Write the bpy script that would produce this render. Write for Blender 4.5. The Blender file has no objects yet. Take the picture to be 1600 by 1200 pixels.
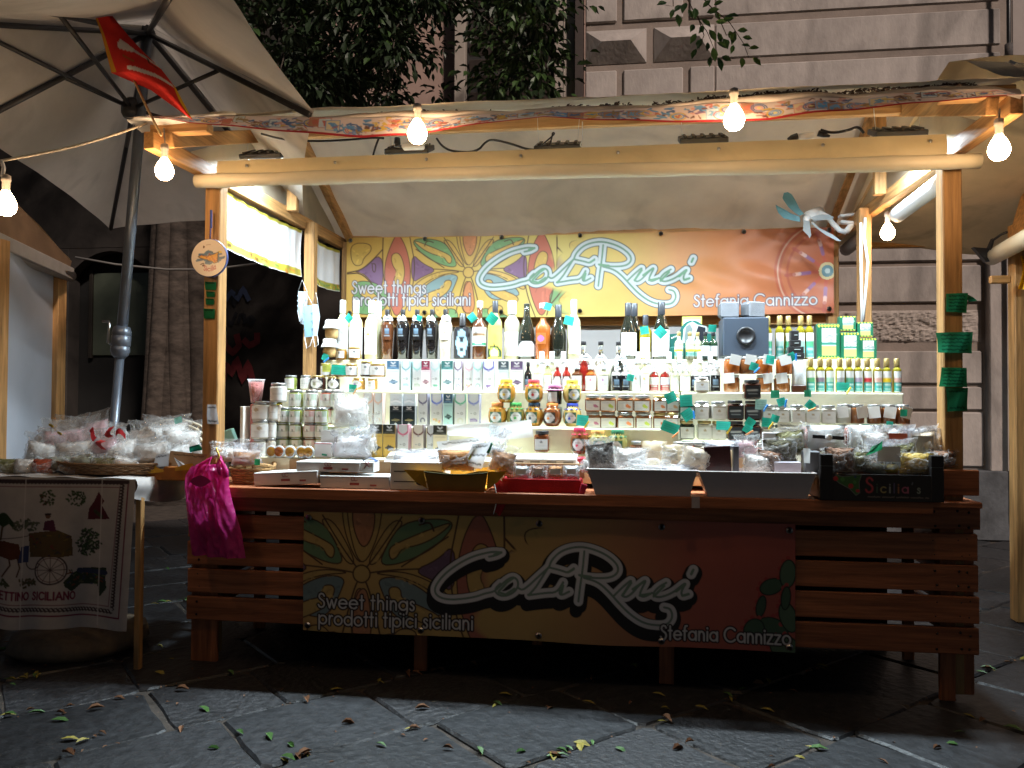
import bpy, bmesh, math, random
import numpy as np
from mathutils import Vector, Matrix, noise as mnoise
random.seed(11); rng = np.random.default_rng(5)
sc = bpy.context.scene
COL = sc.collection
R_ = math.radians
# ------------------------------------------------------------------ camera, world, exposure
CAMP = np.array([.3102, -4.0642, 1.4279]); FPX = 1237.76
_pi, _ro, _ya = .0195, .0057, -.1347
FW = np.array([math.sin(_ya)*math.cos(_pi), math.cos(_ya)*math.cos(_pi), math.sin(_pi)])
_rt = np.array([math.cos(_ya), -math.sin(_ya), 0.]); _up = np.cross(_rt, FW)
RT = _rt*math.cos(_ro)+_up*math.sin(_ro); UP = -_rt*math.sin(_ro)+_up*math.cos(_ro)
cam = bpy.data.cameras.new('camera'); cam_o = bpy.data.objects.new('camera', cam); COL.objects.link(cam_o)
cam.sensor_width = 36; cam.lens = FPX*36/1600; cam.clip_end = 200; cam.clip_start = .05
cam_o.matrix_world = Matrix(((RT[0], UP[0], -FW[0], CAMP[0]), (RT[1], UP[1], -FW[1], CAMP[1]), (RT[2], UP[2], -FW[2], CAMP[2]), (0, 0, 0, 1)))
sc.camera = cam_o
w = bpy.data.worlds.new('World'); sc.world = w; w.use_nodes = True
bg = w.node_tree.nodes['Background']; sky = w.node_tree.nodes.new('ShaderNodeTexSky')
sky.sky_type = 'NISHITA'; sky.sun_disc = False; sky.sun_elevation = R_(48); sky.sun_rotation = R_(150)
w.node_tree.links.new(sky.outputs[0], bg.inputs[0]); bg.inputs[1].default_value = .0085   # night: the sky all but black
sun = bpy.data.lights.new('street_light', 'SUN'); sun.energy = 2.6; sun.angle = R_(4); sun.color = (1, .84, .73)
sun_o = bpy.data.objects.new('street_light', sun); COL.objects.link(sun_o)
_sd = Vector((-.50, .65, -.66)).normalized(); sun_o.rotation_euler = _sd.to_track_quat('-Z', 'Y').to_euler()
vs = sc.view_settings; sc.display_settings.display_device = 'sRGB'
vs.view_transform = 'Standard'; vs.look = 'None'; vs.exposure = .18; vs.gamma = 1; vs.use_curve_mapping = False
FLOOD_W, BULB_ES = 80., 82.
try:
    sc.cycles.use_denoising = True; sc.cycles.max_bounces = 8; sc.cycles.transparent_max_bounces = 24
    sc.cycles.caustics_reflective = False; sc.cycles.caustics_refractive = False; sc.cycles.sample_clamp_indirect = 6
    sc.cycles.diffuse_bounces = 4; sc.cycles.glossy_bounces = 3; sc.cycles.transmission_bounces = 6
except Exception: pass

def ray(x, y): return FW+RT*((x-800)/FPX)-UP*((y-600)/FPX)
def aty(x, y, Y): d = ray(x, y); return CAMP+d*((Y-CAMP[1])/d[1])
def atz(x, y, Z): d = ray(x, y); return CAMP+d*((Z-CAMP[2])/d[2])
def atx(x, y, X): d = ray(x, y); return CAMP+d*((X-CAMP[0])/d[0])
def atd(x, y, D): return CAMP+ray(x, y)*D
def pxm(px, Y): return float((aty(px, 620, Y)-CAMP) @ FW)/FPX      # metres per photo pixel at that depth

# ------------------------------------------------------------------ materials
MATS = {}
def M(name, col=(.8, .8, .8), rough=.5, metal=0, spec=.5, var=.15, vs=8, bump=0, bs=60, trans=0, ior=1.45, es=0, attr=False, coat=0, stretch=(1, 1, 1), rand=0, transl=0, dirt=0):
    if name in MATS: return MATS[name]
    m = bpy.data.materials.new(name); m.use_nodes = True; MATS[name] = m
    nt = m.node_tree; N = nt.nodes; L = nt.links; b = N['Principled BSDF']
    b.inputs['Roughness'].default_value = rough; b.inputs['Metallic'].default_value = metal
    b.inputs['Specular IOR Level'].default_value = spec; b.inputs['IOR'].default_value = ior
    b.inputs['Transmission Weight'].default_value = trans; b.inputs['Coat Weight'].default_value = coat
    tc = N.new('ShaderNodeTexCoord'); mp = N.new('ShaderNodeMapping'); mp.inputs['Scale'].default_value = stretch
    L.new(tc.outputs['Object'], mp.inputs[0])
    nz = N.new('ShaderNodeTexNoise'); nz.inputs['Scale'].default_value = vs; nz.inputs['Detail'].default_value = 5; nz.inputs['Roughness'].default_value = .62
    L.new(mp.outputs[0], nz.inputs[0])
    rmp = N.new('ShaderNodeMapRange'); rmp.inputs[1].default_value = .3; rmp.inputs[2].default_value = .7
    rmp.inputs[3].default_value = 1-var; rmp.inputs[4].default_value = 1+var*.6
    L.new(nz.outputs[0], rmp.inputs[0])
    val = rmp.outputs[0]
    if rand:
        oi = N.new('ShaderNodeObjectInfo'); r2 = N.new('ShaderNodeMapRange'); r2.inputs[3].default_value = 1-rand; r2.inputs[4].default_value = 1+rand
        L.new(oi.outputs['Random'], r2.inputs[0]); mu = N.new('ShaderNodeMath'); mu.operation = 'MULTIPLY'
        L.new(val, mu.inputs[0]); L.new(r2.outputs[0], mu.inputs[1]); val = mu.outputs[0]
    if dirt:
        n2 = N.new('ShaderNodeTexNoise'); n2.inputs['Scale'].default_value = 2.1; n2.inputs['Detail'].default_value = 6; n2.inputs['Distortion'].default_value = .8
        L.new(mp.outputs[0], n2.inputs[0]); r3 = N.new('ShaderNodeMapRange'); r3.inputs[1].default_value = .52; r3.inputs[2].default_value = .72
        r3.inputs[3].default_value = 1; r3.inputs[4].default_value = 1-dirt; L.new(n2.outputs[0], r3.inputs[0])
        mu = N.new('ShaderNodeMath'); mu.operation = 'MULTIPLY'; L.new(val, mu.inputs[0]); L.new(r3.outputs[0], mu.inputs[1]); val = mu.outputs[0]
    mx = N.new('ShaderNodeVectorMath'); mx.operation = 'SCALE'
    if attr:
        at = N.new('ShaderNodeAttribute'); at.attribute_name = 'Col'; L.new(at.outputs['Color'], mx.inputs[0])
    else: mx.inputs[0].default_value = col[:3]
    L.new(val, mx.inputs['Scale']); L.new(mx.outputs[0], b.inputs['Base Color'])
    if bump:
        n3 = N.new('ShaderNodeTexNoise'); n3.inputs['Scale'].default_value = bs; n3.inputs['Detail'].default_value = 6; L.new(mp.outputs[0], n3.inputs[0])
        bp = N.new('ShaderNodeBump'); bp.inputs['Strength'].default_value = bump; bp.inputs['Distance'].default_value = .01
        L.new(n3.outputs[0], bp.inputs['Height']); L.new(bp.outputs[0], b.inputs['Normal'])
    if es:
        b.inputs['Emission Strength'].default_value = es; b.inputs['Emission Color'].default_value = (*col[:3], 1)
    if transl:
        tr = N.new('ShaderNodeBsdfTranslucent'); L.new(mx.outputs[0], tr.inputs[0]); ms = N.new('ShaderNodeMixShader'); ms.inputs[0].default_value = transl
        L.new(b.outputs[0], ms.inputs[1]); L.new(tr.outputs[0], ms.inputs[2]); L.new(ms.outputs[0], N['Material Output'].inputs[0])
    return m
def film(name, tint=(1, 1, 1), clear=.8, rough=.12):
    if name in MATS: return MATS[name]
    m = bpy.data.materials.new(name); m.use_nodes = True; MATS[name] = m; nt = m.node_tree; N = nt.nodes; L = nt.links
    b = N['Principled BSDF']; b.inputs['Base Color'].default_value = (*[.80*q for q in tint], 1); b.inputs['Roughness'].default_value = rough; b.inputs['Specular IOR Level'].default_value = .9
    t = N.new('ShaderNodeBsdfTransparent'); t.inputs[0].default_value = (*[min(1, .4+.6*c) for c in tint], 1)
    lw = N.new('ShaderNodeLayerWeight'); lw.inputs[0].default_value = .35
    mr = N.new('ShaderNodeMapRange'); mr.inputs[3].default_value = clear; mr.inputs[4].default_value = clear*.35; L.new(lw.outputs['Facing'], mr.inputs[0])
    ms = N.new('ShaderNodeMixShader'); L.new(mr.outputs[0], ms.inputs[0]); L.new(b.outputs[0], ms.inputs[1]); L.new(t.outputs[0], ms.inputs[2])
    tl_ = N.new('ShaderNodeBsdfTranslucent'); tl_.inputs[0].default_value = (*[.85*q for q in tint], 1); m2 = N.new('ShaderNodeMixShader'); m2.inputs[0].default_value = .45   # crinkled film scatters light coming from behind
    L.new(b.outputs[0], m2.inputs[1]); L.new(tl_.outputs[0], m2.inputs[2]); L.new(m2.outputs[0], ms.inputs[1])
    L.new(ms.outputs[0], N['Material Output'].inputs[0]); return m
def woodmat(name, col, ax, var=.48, rough=.55):
    st = [26, 26, 26]; st[ax] = 1.6
    return M(name, col, rough=rough, var=var, vs=1.3, bump=.25, bs=3, stretch=tuple(st), rand=.13, spec=.35, dirt=.22)
WOODC = (.46, .25, .095); WOODR = (.37, .125, .050)
wood = [woodmat('pine_wood_%s' % 'xyz'[a], WOODC, a) for a in range(3)]
woodr = [woodmat('stained_wood_%s' % 'xyz'[a], WOODR, a) for a in range(3)]
wooddk = woodmat('dark_wood', (.16, .08, .035), 0)
printm = M('printed_vinyl', attr=True, rough=.42, var=.06, vs=5, spec=.4)
sheetm = M('printed_sheet', attr=True, rough=.65, var=.04, vs=20, spec=.25, transl=.4)
paperm = M('printed_paper', attr=True, rough=.6, var=.04, vs=20, spec=.3)
clothm = M('printed_cloth', attr=True, rough=.9, var=.10, vs=14, spec=.15, bump=.2, bs=400)
pvc = M('white_canvas', (.82, .75, .61), rough=.55, var=.12, vs=2.5, bump=.25, bs=5, dirt=.25, transl=.5)
steel = M('steel', (.55, .56, .58), rough=.3, metal=1, var=.1)
blackpl = M('black_plastic', (.018, .018, .02), rough=.4, var=.2)
greypl = M('grey_plastic', (.11, .12, .135), rough=.5, var=.12)
whitepl = M('white_plastic', (.78, .79, .80), rough=.35, var=.05)
paper = M('white_paper', (.68, .69, .68), rough=.7, var=.05, vs=6)
card = M('brown_card', (.38, .24, .12), rough=.8, var=.12, vs=9)
whitecard = M('white_card', (.70, .67, .66), rough=.6, var=.06, vs=5)
celo = film('clear_film', (1, 1, 1), .84, .05)
celo2 = film('cloudy_film', (.95, .96, 1), .72, .15)

# ------------------------------------------------------------------ mesh building
class MB:
    def __init__(s): s.v = []; s.f = []; s.c = []; s.m = []; s.s = []
    def add(s, V, F, col=None, mi=0, smooth=False):
        o = len(s.v); s.v += [tuple(map(float, p)) for p in V]
        for f in F: s.f.append(tuple(i+o for i in f)); s.c.append(col); s.m.append(mi); s.s.append(smooth)
        return s
    def box(s, c, sz, b=.004, rz=0, rx=0, ry=0, col=None, mi=0):
        x, y, z = [q/2 for q in sz]; b = min(b, x*.45, y*.45, z*.45); V = []; idx = {}
        for sx in (-1, 1):
            for sy in (-1, 1):
                for sz_ in (-1, 1):
                    for a in range(3):
                        p = [sx*(x-b), sy*(y-b), sz_*(z-b)]; p[a] = (sx*x, sy*y, sz_*z)[a]; idx[sx, sy, sz_, a] = len(V); V.append(p)
        F = []
        for a in range(3):
            u, w_ = [q for q in range(3) if q != a]
            for sg in (-1, 1):
                q = []
                for (i, j) in ((-1, -1), (1, -1), (1, 1), (-1, 1)):
                    k = [0, 0, 0]; k[a] = sg; k[u] = i; k[w_] = j; q.append(idx[(*k, a)])
                F.append(q if (sg > 0) == (a != 1) else q[::-1])
            for i in (-1, 1):
                for j in (-1, 1):
                    k0 = [0, 0, 0]; k1 = [0, 0, 0]; k0[a] = -1; k1[a] = 1; k0[u] = k1[u] = i; k0[w_] = k1[w_] = j
                    q = [idx[(*k0, u)], idx[(*k1, u)], idx[(*k1, w_)], idx[(*k0, w_)]]
                    F.append(q if (i*j > 0) == (a != 1) else q[::-1])
        for k in [(a_, b_, c_) for a_ in (-1, 1) for b_ in (-1, 1) for c_ in (-1, 1)]:
            q = [idx[(*k, 0)], idx[(*k, 1)], idx[(*k, 2)]]; F.append(q if k[0]*k[1]*k[2] > 0 else q[::-1])
        m = Matrix.Rotation(rz, 3, 'Z') @ Matrix.Rotation(ry, 3, 'Y') @ Matrix.Rotation(rx, 3, 'X'); c = Vector(c)
        return s.add([m @ Vector(p)+c for p in V], F, col, mi)
    def beam(s, p, q, w_, h, b=.004, up=(0, 0, 1), mi=0, col=None):
        p = Vector(p); q = Vector(q); d = (q-p); ln = d.length; d.normalize(); side = d.cross(Vector(up)); side.normalize(); u = side.cross(d)
        t = MB().box((0, 0, 0), (ln, w_, h), b); m = Matrix((d, -side, u)).transposed(); c = (p+q)/2
        return s.add([m @ Vector(v)+c for v in t.v], t.f, col, mi)
    def lathe(s, prof, n=16, c=(0, 0, 0), col=None, mi=0, smooth=True, wav=None, ax=None):
        V = []; F = []
        for k, (r, z) in enumerate(prof):
            for i in range(n):
                a = 2*math.pi*i/n; rr = r*(1+(wav(k, a) if wav else 0)); V.append((rr*math.cos(a), rr*math.sin(a), z))
        for k in range(len(prof)-1):
            for i in range(n):
                j = (i+1) % n; F.append((k*n+i, k*n+j, (k+1)*n+j, (k+1)*n+i))
        if prof[0][0] > 1e-5: F.append(tuple(range(n))[::-1])
        if prof[-1][0] > 1e-5: F.append(tuple((len(prof)-1)*n+i for i in range(n)))
        if ax is not None: q = Vector((0, 0, 1)).rotation_difference(Vector(ax)); V = [q @ Vector(v) for v in V]
        return s.add([(v[0]+c[0], v[1]+c[1], v[2]+c[2]) for v in V], F, col, mi, smooth)
    def tube(s, path, r, n=6, col=None, mi=0, r1=None, smooth=True):
        P = [Vector(p) for p in path]; V = []; F = []; u = None
        for k, p in enumerate(P):
            t = (P[min(k+1, len(P)-1)]-P[max(k-1, 0)]).normalized()
            if u is None: u = t.orthogonal().normalized()
            u = (u-t*u.dot(t)); u = u.normalized() if u.length > 1e-6 else t.orthogonal().normalized(); w_ = t.cross(u)
            rr = r if r1 is None else r+(r1-r)*k/(len(P)-1)
            if callable(r): rr = r(k/(len(P)-1))
            for i in range(n): a = 2*math.pi*i/n; V.append(p+(u*math.cos(a)+w_*math.sin(a))*rr)
        for k in range(len(P)-1):
            for i in range(n): j = (i+1) % n; F.append((k*n+i, k*n+j, (k+1)*n+j, (k+1)*n+i))
        F.append(tuple(range(n))[::-1]); F.append(tuple((len(P)-1)*n+i for i in range(n)))
        return s.add(V, F, col, mi, smooth)
    def grid(s, fn, nu, nv, col=None, mi=0, smooth=True):
        V = [fn(i/nu, j/nv) for j in range(nv+1) for i in range(nu+1)]
        F = [(j*(nu+1)+i, j*(nu+1)+i+1, (j+1)*(nu+1)+i+1, (j+1)*(nu+1)+i) for j in range(nv) for i in range(nu)]
        return s.add(V, F, col, mi, smooth)
    def plate(s, pts, n, th, col=None, mi=0):           # a flat outline given thickness th along n
        P = [Vector(p) for p in pts]; n = Vector(n).normalized()*th; k = len(P); V = P+[p+n for p in P]
        F = [tuple(range(k))[::-1], tuple(range(k, 2*k))]+[(i, (i+1) % k, k+(i+1) % k, k+i) for i in range(k)]
        return s.add(V, F, col, mi)
    def mesh(s, name, mats):
        me = bpy.data.meshes.new(name); me.from_pydata(s.v, [], s.f)
        for m in (mats if isinstance(mats, (list, tuple)) else [mats]): me.materials.append(m)
        me.polygons.foreach_set('material_index', s.m); me.polygons.foreach_set('use_smooth', s.s)
        if any(c is not None for c in s.c):
            at = me.color_attributes.new('Col', 'FLOAT_COLOR', 'CORNER'); a = []
            for f, c in zip(s.f, s.c): a += [*(c or (.8, .8, .8)), 1]*len(f)
            at.data.foreach_set('color', a)
        me.update(); return me
    def build(s, name, mats, parent=None, loc=(0, 0, 0), rz=0, rot=None): return obj(name, s.mesh(name, mats), parent, loc, rz, rot)
def obj(name, me, parent=None, loc=(0, 0, 0), rz=0, rot=None):
    o = bpy.data.objects.new(name, me); COL.objects.link(o); o.location = [float(q) for q in loc]; o.rotation_euler = rot if rot is not None else (0, 0, rz)
    if parent is not None: o.parent = parent
    return o
def tag(o, label, cat, group=None):
    o['label'] = label; o['category'] = cat
    if group: o['group'] = group
    return o
def thing(name, label, cat, loc=(0, 0, 0), rz=0, group=None, rot=None): return tag(obj(name, None, None, loc, rz, rot), label, cat, group)
def kind(o, k): o['kind'] = k; return o
CACHE = {}
def cached(key, fn):
    if key not in CACHE: CACHE[key] = fn()
    return CACHE[key]
ORD = 'first second third fourth fifth sixth seventh eighth ninth tenth eleventh twelfth thirteenth fourteenth fifteenth sixteenth seventeenth eighteenth'.split()
def nz(x, y, z=0): return mnoise.noise(Vector((x, y, z)))

def smooth(pts, closed=False, n=2):
    P = [tuple(p) for p in pts]
    for _ in range(n):
        Q = [] if closed else [P[0]]; m = len(P)
        for i in range(m if closed else m-1):
            a, b_ = P[i], P[(i+1) % m]; Q += [(a[0]*.75+b_[0]*.25, a[1]*.75+b_[1]*.25), (a[0]*.25+b_[0]*.75, a[1]*.25+b_[1]*.75)]
        if not closed: Q.append(P[-1])
        P = Q
    return P
# ------------------------------------------------------------------ printed sheets: colours on a fine grid
class Canvas:
    def __init__(s, w_, h, nx, ny, col=(.66, .66, .65)):
        s.w, s.h, s.nx, s.ny = w_, h, nx, ny; s.X, s.Y = np.meshgrid(np.linspace(0, w_, nx+1), np.linspace(0, h, ny+1)); s.C = np.ones((ny+1, nx+1, 3))*np.array(col); s.px = w_/nx
    def _sl(s, pts, pad):
        a = np.asarray(pts, float); x0, y0 = a.min(0)-pad; x1, y1 = a.max(0)+pad; dx, dy = s.w/s.nx, s.h/s.ny
        i0, i1 = max(0, int(x0/dx)), min(s.nx, int(x1/dx)+1); j0, j1 = max(0, int(y0/dy)), min(s.ny, int(y1/dy)+1)
        if i1 < i0 or j1 < j0: return None
        return slice(j0, j1+1), slice(i0, i1+1)
    def _blend(s, sl, m, col): s.C[sl] += m[..., None]*(np.array(col)-s.C[sl])
    def poly(s, pts, col, out=0, oc=None, a=1.):
        sl = s._sl(pts, 0)
        if sl is not None:
            X, Y = s.X[sl], s.Y[sl]; ins = np.zeros(X.shape, bool); n = len(pts)
            for i in range(n):
                (x0, y0), (x1, y1) = pts[i], pts[(i+1) % n]
                if y0 == y1: continue
                ins ^= ((y0 > Y) != (y1 > Y)) & (X < (x1-x0)*(Y-y0)/(y1-y0)+x0)
            s._blend(sl, ins*a, col)
        if out: s.line(list(pts)+[pts[0]], out, oc)
        return s
    def line(s, pts, w_, col, a=1.):
        sl = s._sl(pts, w_)
        if sl is None: return s
        X, Y = s.X[sl], s.Y[sl]; d = np.full(X.shape, 1e9)
        if len(pts) == 1: pts = [pts[0], pts[0]]
        for (x0, y0), (x1, y1) in zip(pts[:-1], pts[1:]):
            ex, ey = x1-x0, y1-y0; L2 = ex*ex+ey*ey+1e-12; t = np.clip(((X-x0)*ex+(Y-y0)*ey)/L2, 0, 1); d = np.minimum(d, np.hypot(X-x0-t*ex, Y-y0-t*ey))
        s._blend(sl, np.clip((w_/2-d)/s.px+.5, 0, 1)*a, col); return s
    def disc(s, c, r, col, ry=None):
        return s.poly([(c[0]+r*math.cos(t), c[1]+(ry or r)*math.sin(t)) for t in np.linspace(0, 2*math.pi, 20, endpoint=False)], col)
    def text(s, txt, x, y, xh, w_, col, glyphs=None, sp=.28, oc=None, ow=0, sx=1.):
        cur = x; lines = []
        for ch in txt:
            if ch == ' ': cur += xh*.62*sx; continue
            wd, st = (glyphs or GL)[ch]
            for pl in st: lines.append([(cur+px*xh*sx, y-py*xh) for px, py in pl])
            cur += (wd+sp)*xh*sx
        if ow:
            for l in lines: s.line(l, w_+2*ow, oc)
        for l in lines: s.line(l, w_, col)
        return cur
    def mesh(s, name, fn, mat):
        """fn(U,V arrays in metres) -> X,Y,Z arrays"""
        X, Y, Z = fn(s.X, s.Y); P = np.stack([X, Y, Z], -1).reshape(-1, 3); nx, ny = s.nx, s.ny
        i = (np.arange(ny)[:, None]*(nx+1)+np.arange(nx)[None]).ravel(); F = np.stack([i, i+nx+1, i+nx+2, i+1], -1).astype(np.int32)
        me = bpy.data.meshes.new(name); me.vertices.add(len(P)); me.vertices.foreach_set('co', P.ravel().astype(np.float32))
        me.loops.add(F.size); me.loops.foreach_set('vertex_index', F.ravel()); me.polygons.add(len(F)); me.polygons.foreach_set('loop_start', np.arange(0, F.size, 4, dtype=np.int32))
        me.update(calc_edges=True); me.polygons.foreach_set('use_smooth', np.ones(len(F), bool)); me.materials.append(mat)
        at = me.color_attributes.new('Col', 'FLOAT_COLOR', 'POINT'); at.data.foreach_set('color', np.concatenate([s.C.reshape(-1, 3), np.ones((len(P), 1))], 1).ravel().astype(np.float32)); me.update(); return me
def arc(cx, cy, r, a0, a1, n=12, ry=None): return [(cx+r*math.cos(R_(a0+(a1-a0)*k/n)), cy+(ry or r)*math.sin(R_(a0+(a1-a0)*k/n))) for k in range(n+1)]
_arch = [(.1, .6), (.16, .84), (.35, 1), (.55, .98), (.7, .8), (.74, .6), (.74, 0)]
_S = [(.75, 1.3), (.62, 1.5), (.4, 1.56), (.2, 1.45), (.13, 1.22), (.22, 1.02), (.42, .88), (.63, .74), (.75, .55), (.75, .3), (.62, .08), (.4, 0), (.18, .06), (.05, .28)]
GL = {'S': (.8, [_S]), 'w': (1.15, [[(0, 1), (.32, 0), (.58, .9), (.84, 0), (1.15, 1)]]), 'e': (.98, [[(.03, .52), (.96, .52)]+arc(.5, .5, .48, 5, 318)]),
      't': (.42, [[(.21, 1.5), (.21, 0)], [(0, 1), (.42, 1)]]), 'h': (.8, [[(.1, 1.65), (.1, 0)], _arch]), 'i': (.14, [[(.1, 1), (.1, 0)], [(.1, 1.36), (.1, 1.42)]]),
      'n': (.8, [[(.1, 1), (.1, 0)], _arch]), 'g': (1, [arc(.5, .5, .48, 0, 360, 16), [(.98, 1), (.98, -.12), (.88, -.4), (.5, -.52), (.14, -.38)]]), 's': (.52, [[(x*.66, y*.64) for x, y in _S]]),
      'p': (1, [[(.05, 1), (.05, -.58)], arc(.53, .5, .47, 0, 360, 16)]), 'r': (.45, [[(.1, 1), (.1, 0)], [(.1, .6), (.2, .86), (.36, 1), (.48, .96)]]), 'o': (.98, [arc(.5, .5, .48, 0, 360, 16)]),
      'd': (1, [[(.97, 1.65), (.97, 0)], arc(.5, .5, .47, 0, 360, 16)]), 'c': (.85, [arc(.5, .5, .48, 45, 315)]), 'l': (.14, [[(.1, 1.65), (.1, 0)]]), 'a': (1, [arc(.5, .5, .47, 0, 360, 16), [(.97, 1), (.97, 0)]]),
      'f': (.42, [[(.18, 0), (.18, 1.3), (.28, 1.55), (.48, 1.58)], [(0, 1), (.42, 1)]]), 'C': (1.4, [arc(.8, .78, .78, 42, 318, 16)]), 'z': (.72, [[(0, 1), (.7, 1), (0, 0), (.74, 0)]]), "'": (.2, [[(.15, 1.7), (.05, 1.35)]]),
      'u': (.8, [[(.1, 1), (.1, .35), (.25, .05), (.5, .02), (.72, .3)], [(.74, 1), (.74, 0)]])}
CAPS = {'C': (.8, [arc(.5, .5, .48, 48, 312)]), 'A': (.9, [[(0, 0), (.45, 1), (.9, 0)], [(.18, .35), (.72, .35)]]), 'R': (.7, [[(0, 0), (0, 1), (.45, 1), (.62, .85), (.62, .65), (.45, .5), (0, .5)], [(.35, .5), (.68, 0)]]),
        'E': (.6, [[(.58, 1), (0, 1), (0, 0), (.6, 0)], [(0, .52), (.5, .52)]]), 'T': (.7, [[(0, 1), (.7, 1)], [(.35, 1), (.35, 0)]]), 'I': (.1, [[(.05, 0), (.05, 1)]]), 'N': (.75, [[(0, 0), (0, 1), (.75, 0), (.75, 1)]]),
        'O': (.95, [arc(.48, .5, .47, 0, 360, 16)]), 'S': (.6, [[(x*.75, y*.64) for x, y in _S]]), 'L': (.55, [[(0, 1), (0, 0), (.55, 0)]])}
# ------------------------------------------------------------------ SETTING: paving
soil = M('joint_soil', (.060, .047, .038), rough=.95, var=.5, vs=9, bump=.6, bs=40)
g = MB().grid(lambda u, v: (-30+60*u, -8+45*v, -.011), 2, 2).build('ground', soil); kind(g, 'structure')
basalt = M('basalt_slab', (.026, .0265, .029), rough=.46, var=.6, vs=15, bump=.8, bs=20, rand=.25, dirt=.5, spec=.5)
basalt2 = M('worn_basalt_slab', (.031, .030, .032), rough=.5, var=.75, vs=28, bump=1, bs=30, rand=.22, dirt=.55, spec=.45)
pav = thing('pavement', None, None); del pav['label'], pav['category']; pav['kind'] = 'structure'
ca = math.cos(R_(44)); sa = math.sin(R_(44)); nsl = 0
for j in range(-9, 17):
    v0 = .57*j-.03; u = -12+.37*((j*7) % 5)
    while u < 12:
        ln = random.uniform(.5, .72) if j < 6 else random.uniform(.55, .95); cu, cv = u+ln/2, v0+.285
        x, y = cu*ca-cv*sa+.02, cu*sa+cv*ca-.86
        d = math.hypot(x-.3, y+4.06)
        if y > -3.0 and y < 4.9 and -5.2 < x < 4.6 and abs(x-.0) < (y+4.1)*.85+1.0:
            e = lambda: random.uniform(-.016, .016)
            gp = .005; c4 = [(u+gp+e(), v0+gp+e()), (u+ln-gp+e(), v0+gp+e()), (u+ln-gp+e(), v0+.57-gp+e()), (u+gp+e(), v0+.57-gp+e())]
            # outline with broken corners and wavering edges
            pts = []
            for k in range(4):
                (ax, ay), (bx, by) = c4[k], c4[(k+1) % 4]
                for t in (.05, .3, .55, .8, .95):
                    wv = random.uniform(-.006, .006); px, py = ax+(bx-ax)*t, ay+(by-ay)*t; nx_, ny_ = -(by-ay), bx-ax; l_ = math.hypot(nx_, ny_)
                    pts.append((px+nx_/l_*wv, py+ny_/l_*wv))
            W = [(p*ca-q*sa+.02-x, p*sa+q*ca-.86-y) for p, q in pts]; tz = random.uniform(-.005, .005); tx, ty = random.uniform(-.008, .008), random.uniform(-.008, .008)
            f = lambda p, s_, z: (p[0]*s_, p[1]*s_, z+tx*p[0]+ty*p[1])
            n = len(W); V = [f(p, 1.0, -.028) for p in W]+[f(p, 1.0, -.010) for p in W]+[f(p, .965, 0) for p in W]
            F = [(i, (i+1) % n, n+(i+1) % n, n+i) for i in range(n)]+[(n+i, n+(i+1) % n, 2*n+(i+1) % n, 2*n+i) for i in range(n)]+[tuple(range(2*n, 3*n))]
            m = MB().add(V, F); o = m.build('paving_slab', basalt if random.random() < .6 else basalt2, pav, (x, y, tz)); nsl += 1
        u += ln
print('slabs', nsl)
# ------------------------------------------------------------------ stone palazzo behind, on the far side
stone = M('building_stone', (.41, .365, .34), rough=.85, var=.2, vs=5, bump=.5, bs=28, rand=.08, dirt=.38, stretch=(1, 1, .5))
stoned = M('joint_stone', (.27, .22, .19), rough=.9, var=.2, vs=4, bump=.3, bs=40)
plinthm = M('basalt_plinth', (.10, .105, .115), rough=.8, var=.35, vs=6, bump=.5, bs=25, dirt=.3)
roughm = M('rough_stone', (.40, .345, .31), rough=.9, var=.25, vs=12, bump=.6, bs=40)
WY = 4.7
bld = thing('stone_palazzo', 'grey stone palazzo wall with rusticated courses and diamond quoins behind the stall', 'building', (0, WY, 0))
MB().box((2.32, .30, 3.6), (4.8, .30, 7.4), .01).build('wall', stoned, bld)
bz = [(.75, 1.32), (1.345, 1.585), (1.62, 1.965), (2.06, 2.40), (2.48, 2.87), (2.92, 3.32), (3.39, 3.77), (3.84, 4.22), (4.29, 4.655), (4.71, 5.125), (5.205, 5.59), (5.675, 6.05), (6.12, 6.5), (6.57, 6.95)]
def block(x0, x1, z0, z1, dep=.085, m=stone, rough_=False, diamond=False):
    cx, cz, wx, hz = (x0+x1)/2, (z0+z1)/2, x1-x0, z1-z0
    b = MB()
    if diamond:
        b.box((0, .02, 0), (wx, .06, hz), .004); e = hz*.46
        V = [(-wx/2, -.01, -hz/2), (wx/2, -.01, -hz/2), (wx/2, -.01, hz/2), (-wx/2, -.01, hz/2), (-wx/2+e, -.17, 0), (wx/2-e, -.17, 0)]
        b.add(V, [(0, 1, 5, 4), (1, 2, 5), (2, 3, 4, 5), (3, 0, 4)])
    elif rough_:
        def fn(u, v):
            ed = min(u, 1-u, v, 1-v); k = min(1, ed*14)
            return ((u-.5)*wx, -.02-.020*k*(1+.8*nz(u*wx*8+x0*3, v*hz*14, 2)+.8*nz(u*wx*21, v*hz*36, 5)+.5*nz(u*wx*50, v*hz*70, 8)), (v-.5)*hz)
        b.grid(fn, max(8, int(wx*50)), 24, smooth=False); b.box((0, .02, 0), (wx-.01, .04, hz-.01), .002)
    else: b.box((0, 0, 0), (wx, dep*1.2, hz), .012)
    return b.build('stone_block', m, bld, (cx, .168 if not diamond else .15, cz))
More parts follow.
